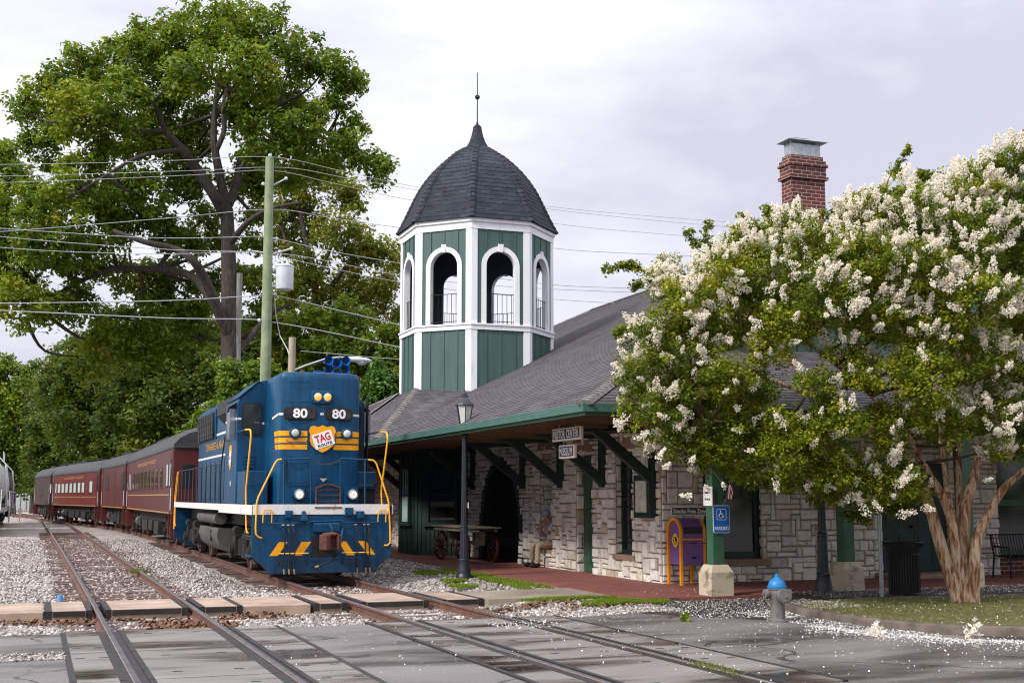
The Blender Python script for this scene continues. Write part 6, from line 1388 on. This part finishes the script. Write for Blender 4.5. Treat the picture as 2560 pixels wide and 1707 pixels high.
# ================================================================== TREES
def leaf_cloud(r, blobs, per_area, clump, leaves, leaf, shell=.55, flat=.75, droop=.0):
    C, T = [], []
    for (c, rad) in blobs:
        n = max(4, int(per_area * 4 * math.pi * rad * rad / (clump * clump)))
        d = r.normal(0, 1, (n, 3)); d /= np.linalg.norm(d, axis=1)[:, None]
        q = rad * (shell + (1.06 - shell) * r.uniform(0, 1, n) ** .6)
        wob = 1 + .22 * np.sin(d[:, 0] * 5 + c[0]) * np.cos(d[:, 2] * 4 + c[1])
        C.append(np.array(c)[None] + d * (q * wob)[:, None] * np.array([1, 1, .92])); T.append(np.clip(r.normal(.43, .12, 1) + r.normal(0, .17, n), 0, 1))
    C = np.concatenate(C); T = np.concatenate(T); n = len(C)
    m = leaves; k = n * m
    P = np.repeat(C, m, 0); tt = np.clip(np.repeat(T, m) + r.normal(0, .13, k), 0, 1)
    cs = np.repeat(clump * r.uniform(.55, 1.15, n), m)[:, None]
    d = r.normal(0, 1, (k, 3)); d /= np.linalg.norm(d, axis=1)[:, None]; q = r.uniform(0, 1, (k, 1)) ** .45
    P = P + d * q * cs * np.array([1, 1, flat])
    nrm = d * .5 + r.normal(0, .55, (k, 3)) + np.array([0, 0, .75]); nrm /= np.linalg.norm(nrm, axis=1)[:, None]
    u = np.cross(nrm, r.normal(0, 1, (k, 3))); u /= np.linalg.norm(u, axis=1)[:, None]; v = np.cross(nrm, u)
    s = (leaf * r.uniform(.6, 1.3, k))[:, None]; fold = nrm * s * .18
    V = np.stack([P - u * s, P - v * s * .55 + fold, P + u * s - np.array([0, 0, droop]) * s, P + v * s * .55 + fold], 1).reshape(-1, 3)
    return V, tt
def limb(f, pts, r0, r1, n=9, jit=0, rr=None):
    P = [Vector(p) for p in pts]; out, rad = [], []
    for i in range(len(P) - 1):
        p0, p1, p2, p3 = P[max(i - 1, 0)], P[i], P[i + 1], P[min(i + 2, len(P) - 1)]
        for k in range(5):
            t = k / 5; q = .5 * ((2 * p1) + (p2 - p0) * t + (2 * p0 - 5 * p1 + 4 * p2 - p3) * t * t + (3 * p1 - p0 - 3 * p2 + p3) * t ** 3)
            if rr and jit and i + k > 0: q = q + Vector((rr.normal(0, jit), rr.normal(0, jit), rr.normal(0, jit)))
            out.append(q); rad.append(r0 + (r1 - r0) * (i + t) / (len(P) - 1))
    out.append(P[-1]); rad.append(r1); f.tube(out, rad, n); return out
def nearest(paths, c):
    best = None
    for p in paths:
        for q in p:
            d = (q - c).length + max(0, q.z - c.z) * .6
            if best is None or d < best[0]: best = (d, q)
    return best[1]
def tree(name, label, D, limbs, blobs, leafm, barkm, clump, leaves, leaf, per_area=.55, seed=1, scale=K, twig=.05, group=None, stump=None, shell=.55, ground=-.25, cat='tree', flat=.75, trunk=True, twigm=None):
    r = np.random.default_rng(seed)
    at = lambda x, y, dz=0: atD(x * scale, y * scale, D + dz)
    BL = []
    for b in blobs:
        x, y, rad = b[:3]; dz = b[3] if len(b) > 3 else 0
        BL.append((tuple(at(x, y, dz)), rad * scale * (D + dz) / 3100))
    f = MB(); paths = []; base = None
    for (pts, r0, r1) in limbs:
        P = [at(*p) for p in pts]
        if base is None: P[0].z = min(P[0].z, ground); base = Vector((P[0].x, P[0].y, ground))
        paths.append(limb(f, P, r0, r1, 10, .0))
    ft_ = MB()
    for c, rad in BL:                      # secondary branches into each mass of leaves
        c = Vector(c); q = nearest(paths, c); k = Vector(r.normal(0, rad * .2, 3)); mid = q.lerp(c, .5) + k + Z_ * (-.06 * (c - q).length)
        br = limb(ft_, [q, mid, c], max(twig * 1.2, min(.16, .018 * (c - q).length + twig)), twig * .5, 6)
        for _ in range(5):
            d = Vector(r.normal(0, 1, 3)).normalized() * rad * .85; s = br[-1 - int(r.integers(0, 5))]; limb(ft_, [s, s.lerp(c + d, .5) + Vector(r.normal(0, rad * .08, 3)), c + d], twig * .5, twig * .18, 4)
    th = thing(name, base, label, cat, group)
    f.build('trunk', barkm, th, smooth=60); ft_.build('branches', twigm or barkm, th, smooth=60)
    if stump: 
        g_ = MB(); limb(g_, [at(*p) for p in stump], .26, .2, 10); g_.build('dead_stem', 'pale_bark', th, smooth=60)
    V, tt = leaf_cloud(r, BL, per_area, clump, leaves, leaf, shell, flat)
    np_mesh('crown', V, np.arange(len(V)).reshape(-1, 4), leafm, th, tt)
    return th, BL, paths

oak_limbs = [([(527, 1175), (527, 1000), (527, 800), (526, 650), (524, 560), (521, 480)], .62, .40), ([(521, 480), (511, 435), (500, 380), (491, 320), (494, 250), (499, 195)], .36, .12), ([(494, 350), (515, 300), (512, 250), (520, 200, 2)], .2, .08),
             ([(516, 490), (490, 445, -1), (455, 395, -1), (420, 345, -2), (380, 300, -2), (352, 240, -3), (300, 190, -3)], .40, .10), ([(524, 470), (545, 420, 1), (552, 370, 1), (590, 300, 1), (640, 240, 1)], .32, .10), ([(552, 390), (620, 340, 2), (720, 300, 2), (800, 330, 2), (870, 375, 2)], .22, .06),
             ([(528, 780), (500, 710, -1), (470, 640, -2), (440, 595, -3), (400, 572, -3), (330, 555, -4), (260, 530, -4)], .38, .12), ([(520, 745), (480, 680, 1), (430, 630, 2), (340, 618, 3), (250, 620, 3), (150, 665, 3), (60, 730, 3)], .34, .10), ([(528, 560), (570, 510, -2), (620, 480, -3), (690, 465, -3)], .22, .08),
             ([(530, 830), (575, 775, 2), (620, 720, 3), (670, 700, 3)], .24, .09), ([(380, 300, -2), (280, 300, -3), (180, 260, -3)], .16, .05), ([(420, 345, -2), (320, 360, -4), (200, 430, -4)], .17, .05)]
ob = [(420, 85, 70, 1), (505, 62, 68, -2), (600, 68, 70, 2), (680, 125, 62, 0), (335, 105, 66, -1), (255, 140, 62, 1), (175, 165, 60, 0), (110, 225, 58, 2), (55, 255, 40, 0), (170, 265, 70, -3), (270, 230, 76, -4), (370, 190, 78, 3), (440, 170, 66, -5), (580, 170, 70, -4), (650, 220, 64, 3), (755, 150, 44, 0), (800, 190, 38, 1), (775, 225, 40, 0),
      (720, 300, 60, -2), (790, 290, 46, 2), (800, 350, 40, 0), (862, 365, 32, 1), (893, 372, 22, 0), (868, 405, 20, 0), (745, 370, 44, 2), (620, 320, 74, -3), (672, 385, 50, 1), (575, 250, 50, 4), (390, 300, 70, 4), (300, 315, 68, 2), (215, 345, 52, -2), (130, 310, 44, 0), (75, 330, 34, 0), (120, 390, 26, 1),
      (60, 470, 74, 2), (150, 440, 70, -3), (225, 505, 72, 1), (110, 545, 78, -1), (35, 600, 74, 2), (255, 430, 60, 4), (335, 430, 62, -1), (320, 505, 50, 3), (425, 430, 52, 4), (190, 600, 66, 3), (50, 690, 58, 0), (110, 712, 44, 2), (165, 690, 50, 4), (300, 640, 46, 5), (395, 540, 44, 4), (445, 560, 40, 6), (590, 430, 46, 5), (440, 680, 54, 7), (350, 700, 56, 6), (270, 750, 62, 6), (215, 820, 56, 6), (570, 560, 36, 6), (420, 770, 60, 8), (330, 800, 60, 8), (590, 640, 36, 7), (600, 730, 44, 8), (-40, 520, 70, 2), (-50, 650, 70, 2), (455, 255, 44, 5), (545, 275, 40, 5), (460, 335, 40, 6), (425, 385, 46, 6), (565, 395, 44, 6), (610, 390, 46, 4), (470, 500, 36, 7), (485, 560, 36, 8), (560, 630, 36, 8), (480, 650, 40, 9), (380, 630, 46, 7), (540, 200, 40, 4), (600, 500, 36, 6)]
tree('oak_tree', 'huge spreading oak towering over the train on the left', 76, oak_limbs, ob, 'oak_leaf', 'oak_bark', .95, 62, .175, .80, 41, stump=[(543, 1000), (544, 820), (547, 700), (550, 628)], shell=.35)
ol = [([(740, 1150), (735, 900), (730, 750), (720, 620)], .45, .25), ([(720, 620), (700, 540), (690, 460), (720, 410)], .24, .07), ([(728, 700), (790, 620), (840, 570), (900, 590)], .22, .06), ([(725, 650), (770, 540), (790, 450)], .2, .06), ([(732, 800), (800, 740), (880, 720)], .2, .06), ([(720, 640), (660, 560), (640, 480)], .18, .06)]
obl = [(690, 425, 58, 0), (745, 395, 48, 1), (790, 440, 46, 0), (815, 470, 30, 0), (690, 520, 66, 2), (780, 535, 58, -2), (835, 590, 48, 0), (700, 630, 66, -2), (790, 660, 60, 2), (860, 570, 40, 1), (895, 595, 42, 0), (900, 655, 44, -1), (745, 735, 62, 0), (850, 700, 56, 2), (905, 740, 40, 0), (650, 560, 42, 2), (645, 480, 42, 1), (660, 660, 40, 1), (640, 420, 30, 1)]
tree('maple_tree', 'yellow green tree with thinning leaves right of the utility pole', 92, ol, obl, 'olive_leaf', 'oak_bark', .85, 44, .17, .72, 42, shell=.3)
dl_ = [([(820, 1150), (815, 950), (810, 800)], .3, .12), ([(812, 850), (760, 780), (720, 740)], .14, .05), ([(812, 850), (870, 780), (900, 740)], .14, .05)]
dbl = [(715, 760, 60, 0), (805, 750, 60, 1), (880, 800, 56, 0), (760, 830, 62, -1), (850, 860, 60, 1), (910, 860, 46, 0), (690, 850, 56, 1), (920, 770, 34, 0), (640, 760, 44, 2), (640, 850, 50, 2)]
tree('young_tree', 'dark green tree filling the gap behind the street light', 82, dl_, dbl, 'oak_leaf', 'oak_bark', .7, 32, .2, .8, 43)
cl = [([(880, 1160), (880, 1000), (878, 900), (872, 835)], .2, .04)]
cb = [(868, 850, 22, 0), (880, 885, 32, -.5), (860, 915, 32, .5), (905, 915, 30, 0), (880, 945, 40, 0), (850, 965, 36, 0), (915, 965, 34, .5), (890, 995, 44, 0), (850, 900, 18, 0), (910, 880, 16, 0)]
tree('cedar_tree', 'bright green feathery cedar between the locomotive and the cupola', 68, cl, cb, 'cedar_leaf', 'oak_bark', .42, 36, .15, .8, 44, flat=1.3, twig=.03)
bl_ = [([(560, 1160), (560, 1000), (558, 920)], .1, .05), ([(558, 940), (520, 880), (505, 850)], .05, .02), ([(558, 930), (600, 870), (610, 840)], .05, .02)]
bb = [(510, 845, 24, 0), (545, 862, 32, .4), (590, 850, 30, -.3), (615, 845, 26, 0), (525, 890, 34, 0), (575, 895, 38, .3), (610, 900, 34, 0), (545, 935, 40, 0), (600, 940, 36, 0), (645, 870, 24, .4), (510, 930, 28, 0)]
tree('sapling', 'bright yellow green sapling leaning over the locomotive roof', 57, bl_, bb, 'bright_leaf', 'oak_bark', .42, 26, .13, .55, 45, twig=.02, shell=.3)
b2 = [(468, 945, 14, 0), (452, 958, 14, 0), (440, 985, 22, 0), (425, 1010, 22, 0), (465, 975, 20, 0)]
tree('roadside_shrub', 'small light green shrub peeping over the first coach', 74, [([(450, 1150), (450, 1040), (452, 985)], .06, .02)], b2, 'bright_leaf', 'oak_bark', .4, 22, .13, .6, 46, twig=.02)
def simple(name, label, D, blobs, leafm, seed, clump=1.2, leaves=60, leaf=.23, per=.8, tx=None):
    x = tx if tx is not None else sum(b[0] for b in blobs) / len(blobs); y = sum(b[1] for b in blobs) / len(blobs)
    tree(name, label, D, [([(x, 1170), (x, (1170 + y) / 2), (x, y)], .35, .15)], blobs, leafm, 'oak_bark', clump, leaves, leaf, per, seed)
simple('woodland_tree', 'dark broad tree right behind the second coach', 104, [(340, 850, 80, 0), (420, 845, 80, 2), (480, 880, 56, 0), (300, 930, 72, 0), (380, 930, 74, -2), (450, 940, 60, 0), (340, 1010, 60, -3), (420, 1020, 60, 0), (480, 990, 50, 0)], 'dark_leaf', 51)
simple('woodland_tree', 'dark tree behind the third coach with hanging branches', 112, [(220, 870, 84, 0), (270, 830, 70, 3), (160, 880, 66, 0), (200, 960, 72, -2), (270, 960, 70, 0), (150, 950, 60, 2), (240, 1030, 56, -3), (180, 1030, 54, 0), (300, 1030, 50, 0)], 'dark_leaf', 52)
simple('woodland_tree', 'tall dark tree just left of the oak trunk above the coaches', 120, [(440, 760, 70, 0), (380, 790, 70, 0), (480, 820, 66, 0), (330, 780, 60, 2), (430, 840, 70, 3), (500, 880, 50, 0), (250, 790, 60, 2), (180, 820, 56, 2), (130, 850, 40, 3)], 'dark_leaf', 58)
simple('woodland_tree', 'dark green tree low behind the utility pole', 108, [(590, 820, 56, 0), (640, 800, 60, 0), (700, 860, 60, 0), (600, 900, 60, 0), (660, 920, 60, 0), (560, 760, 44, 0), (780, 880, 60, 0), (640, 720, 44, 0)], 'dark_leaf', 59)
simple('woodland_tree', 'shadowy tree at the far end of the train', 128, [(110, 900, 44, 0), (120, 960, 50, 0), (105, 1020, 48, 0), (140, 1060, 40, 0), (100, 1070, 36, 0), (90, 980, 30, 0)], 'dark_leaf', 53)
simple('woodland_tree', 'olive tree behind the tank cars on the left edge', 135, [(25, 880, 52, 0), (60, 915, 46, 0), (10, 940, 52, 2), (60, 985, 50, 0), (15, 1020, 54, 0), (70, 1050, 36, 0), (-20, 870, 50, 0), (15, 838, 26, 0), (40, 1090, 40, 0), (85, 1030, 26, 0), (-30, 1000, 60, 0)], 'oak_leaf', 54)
simple('woodland_tree', 'leafy treetop poking in at the left edge above the wires', 96, [(-10, 365, 42, 0), (18, 350, 26, 0), (25, 395, 34, 0), (-30, 430, 60, 0), (-60, 500, 80, 0), (-70, 620, 80, 0), (40, 420, 26, 0)], 'oak_leaf', 55, tx=-80)
simple('roadside_shrub', 'yellow green shrub far down the tracks beside the fence', 150, [(62, 1095, 15, 0), (55, 1115, 16, 0), (70, 1125, 12, 0), (85, 1100, 14, 0), (95, 1080, 16, 0)], 'bright_leaf', 56, .6, 20, .2)
simple('roadside_shrub', 'tall weeds growing along the coaches under the dark trees', 118, [(330, 1000, 22, 0), (370, 985, 24, 0), (300, 1045, 24, 0), (400, 970, 26, 0)], 'bright_leaf', 57, .7, 20, .2)
# a far belt of woodland closing the horizon
rw = np.random.default_rng(60); BLm = []
for k in range(70):
    a = R(-45 + 100 * k / 69); d = 230 + rw.uniform(-25, 25); rad = rw.uniform(6, 10); BLm.append(((d * math.sin(a), d * math.cos(a), rad * .7 + rw.uniform(-1, 2.0)), rad))
for k in range(60):  # unseen trees behind the camera, added to darken what the glass reflects
    a = R(75 + 220 * k / 59); d = 95 + rw.uniform(-10, 12); rad = rw.uniform(5, 8); BLm.append(((d * math.sin(a), d * math.cos(a), rad * .7 + rw.uniform(-1, 3.0)), rad))
V, tt = leaf_cloud(rw, BLm, .35, 2.6, 16, .8)
tag(np_mesh('woodland', V, np.arange(len(V)).reshape(-1, 4), 'dark_leaf', attr=tt), 'far belt of woods closing the horizon, with unseen trees added behind for darker reflections', 'woods', kind='stuff')

# crepe myrtle in flower
ml = [([(2401, 1518), (2396, 1498), (2370, 1419), (2342, 1330), (2324, 1263), (2299, 1207), (2278, 1164), (2200, 1085, .2), (2050, 1000, .3), (1880, 930, .4)], .135, .03),
      ([(2412, 1518), (2404, 1483), (2388, 1368, -.05), (2375, 1291, -.1), (2350, 1227, -.1), (2325, 1190, -.2), (2270, 1090, -.4), (2150, 960, -.7), (2010, 850, -.9)], .11, .03),
      ([(2418, 1520), (2414, 1457, .05), (2408, 1355, .1), (2416, 1266, .1), (2436, 1189, .2), (2449, 1125, .3), (2450, 1000, .5), (2400, 830, .7), (2330, 650, .8)], .13, .03),
      ([(2434, 1518), (2434, 1475, -.05), (2441, 1355, -.1), (2472, 1284, -.1), (2510, 1220, -.1), (2562, 1172, -.2), (2660, 1060, -.3)], .115, .035),
      ([(2404, 1330, .15), (2399, 1240, .3), (2396, 1176, .4), (2388, 1060, .6), (2300, 900, 1.0), (2180, 720, 1.2)], .075, .025), ([(2375, 1291, -.1), (2362, 1180, .2), (2350, 1080, .4), (2340, 960, .5)], .055, .02),
      ([(2449, 1125, .3), (2500, 950, -.3), (2530, 760, -.5), (2560, 600, -.6)], .06, .02), ([(2200, 1085, .2), (2050, 1080, -.4), (1900, 1060, -.8), (1760, 1050, -1)], .035, .012), ([(2050, 1000, .3), (1900, 820, .5), (1750, 720, .5)], .03, .012)]
mbx = [(1632, 852, 52), (1600, 945, 58), (1590, 1010, 40), (1650, 1035, 68), (1700, 765, 66), (1720, 870, 82), (1745, 985, 84), (1690, 1105, 50), (1775, 1105, 74), (1800, 690, 70), (1830, 795, 88), (1880, 610, 60), (1930, 700, 88), (1955, 810, 80), (1985, 575, 56), (2050, 640, 84), (2070, 750, 78), (2150, 545, 66), (2180, 655, 88), (2190, 780, 80), (2290, 535, 72), (2300, 675, 88), (2320, 815, 88), (2420, 480, 70), (2430, 600, 88), (2445, 750, 90), (2460, 900, 88), (2540, 430, 80), (2560, 600, 90), (2570, 780, 96), (2575, 950, 90), (2340, 950, 80), (2250, 930, 66), (2480, 1035, 68), (2350, 1050, 60), (2565, 1080, 70), (2220, 1060, 60), (1880, 1100, 72), (1985, 1120, 72), (2080, 1160, 62), (1950, 1195, 40), (1870, 1180, 36), (2150, 1200, 46), (2090, 1225, 36), (2230, 1150, 48), (1760, 1165, 30), (1625, 1110, 26), (2680, 560, 110), (2690, 800, 120), (2700, 1000, 100), (1660, 690, 26), (1640, 700, 22), (2640, 390, 90),
       (2230, 1200, 52), (2180, 1245, 34), (2290, 1215, 36), (2140, 1170, 50), (1830, 940, 60), (1900, 970, 40), (1960, 1070, 56), (2150, 940, 48), (2105, 875, 42), (2060, 1010, 42), (2035, 955, 46), (2050, 1060, 46), (2100, 960, 40), (1930, 880, 50), (2120, 1050, 46), (1850, 1000, 56), (2480, 1120, 34)]
rr_ = np.random.default_rng(5); mb3 = []
for i, (x, y, rd) in enumerate(mbx):
    e = max(0.05, 1 - ((x - 2200) / 680) ** 2 - ((y - 840) / 470) ** 2); dz = 2.3 * math.sqrt(e)
    mb3.append((x, y, rd, -dz * rr_.uniform(.5, 1.0)))
    if e > .12 and not (1880 < x < 2130 and 860 < y < 1080): mb3.append((x + rr_.normal(0, 25), y + rr_.normal(0, 20), rd * 1.05, dz * rr_.uniform(.3, 1.0)))
th, BLc, paths = tree('crepe_myrtle', 'multi stemmed crepe myrtle full of white blossom on the grass island', 20.7, ml, mb3, 'myrtle_leaf', 'myrtle_bark', .20, 60, .033, .66, 71, scale=1, twig=.014, shell=.45, ground=.03, twigm='twig_bark')
# sprigs that stick out of the crown
f = MB(); SP = []
for pts in ([(1700, 740), (1640, 690), (1585, 665)], [(1585, 665), (1560, 663), (1512, 672)], [(1640, 690), (1600, 705), (1590, 715)], [(1800, 650), (1740, 620), (1715, 580)], [(1800, 640), (1765, 600), (1772, 560)], [(1960, 560), (1925, 540), (1918, 525)], [(2040, 540), (2090, 520), (2100, 510)], [(2200, 520), (2230, 430), (2275, 378)], [(2150, 520), (2140, 495), (2145, 490)], [(2310, 500), (2310, 440), (2305, 430)], [(1650, 830), (1570, 822), (1535, 832)], [(2420, 440), (2480, 410), (2500, 405)], [(2250, 480), (2200, 500), (2160, 510)], [(1900, 590), (1880, 560), (1862, 548)]):
    P = [atD(x, y, 20.0) for x, y in pts]; q = limb(f, P, .010, .004, 5); SP += q
f.build('sprig', 'oak_bark', th)
r = np.random.default_rng(72); C = np.array([tuple(p) for p in SP]); BLs = [(tuple(c + r.normal(0, .03, 3)), .075) for c in C if r.uniform() < .85]
V, tt = leaf_cloud(r, BLs, .6, .07, 7, .032, .2); np_mesh('sprig_leaves', V, np.arange(len(V)).reshape(-1, 4), 'myrtle_leaf', th, tt)
# panicles of blossom
r = np.random.default_rng(73); bc = []
TOC = np.array([-math.sin(_y), -math.cos(_y), 0])
cens = np.array([b[0] for b in BLc]); rads = np.array([b[1] for b in BLc])
tries = 0
while len(bc) < 1900 and tries < 120000:
    tries += 1; i = r.integers(0, len(cens)); d = r.normal(0, 1, 3); d /= np.linalg.norm(d)
    if d @ (TOC * .75 + np.array([0, 0, .7])) < .0: continue
    p = cens[i] + d * rads[i] * r.uniform(.92, 1.12) * np.array([1, 1, .95])
    dist = np.linalg.norm((cens - p), axis=1) / rads
    if (dist < .85).sum() > 0: continue
    w_ = .5 + .5 * math.sin(p[0] * 1.3 + 1) * math.cos(p[2] * 1.7)
    xr = (p[0] * RT.x + p[1] * RT.y) / 20.7 * 3100 + 1280
    zr = 1242 - (p[2] - 1.8) / 20 * 3100
    if 1720 < xr < 2340 and 880 < zr < 1330 and r.uniform() < .85: continue
    if r.uniform() > min(1, max(.16, (.2 + .8 * w_) * (.45 + max(0, xr - 1700) / 700) + (.20 if zr < 900 else 0))) : continue
    bc.append((p, d))
for x, y in ((1665, 1165), (1650, 1140), (1730, 1150), (1810, 1215), (1770, 1222), (1940, 1205), (2020, 1215), (2080, 1215), (2130, 1240), (2160, 1270), (2260, 1285), (1560, 1050), (1545, 1060), (1600, 1090), (1900, 1040), (1885, 1050), (1720, 1240), (2470, 1200), (2315, 1270), (2235, 1240), (2195, 1270)): bc.append((np.array(atD(x, y, 19.2)), np.array((0, -.3, -.6))))
for p, d in bc[-21:]:
    hs_ = MB(); q = cens[np.argmin(np.linalg.norm(cens - p, axis=1))]; limb(hs_, [Vector(p), Vector(p).lerp(Vector(q), .5) + Z_ * .06, Vector(q)], .004, .008, 5); hs_.build('flower_stem', 'twig_bark', th)
PV, PT = [], []
for p, d in bc:
    ax = d * .6 + np.array([0, 0, .35]) + r.normal(0, .25, 3); ax /= np.linalg.norm(ax); Ln = r.uniform(.12, .30); n = int(85 * Ln / .22)
    t = r.uniform(0, 1, n); q = r.normal(0, 1, (n, 3)); q /= np.linalg.norm(q, axis=1)[:, None]
    rad = Ln * .36 * np.sqrt(1 - t * .85); c = p + ax[None] * ((t - .3) * Ln)[:, None] + q * rad[:, None] * r.uniform(.55, 1, (n, 1))
    for _ in range(2):
        a = r.normal(0, 1, (n, 3)); a /= np.linalg.norm(a, axis=1)[:, None]; b = np.cross(a, r.normal(0, 1, (n, 3))); b /= np.linalg.norm(b, axis=1)[:, None]; s = r.uniform(.010, .019, (n, 1))
        PV.append(np.stack([c - a * s, c - b * s, c + a * s, c + b * s], 1).reshape(-1, 3)); PT.append(np.clip(r.normal(.65, .22, n), 0, 1))
PV = np.concatenate(PV); PT = np.concatenate(PT)
o = np_mesh('blossom', PV, np.arange(len(PV)).reshape(-1, 4), 'blossom', th, PT); o['kind'] = 'stuff'
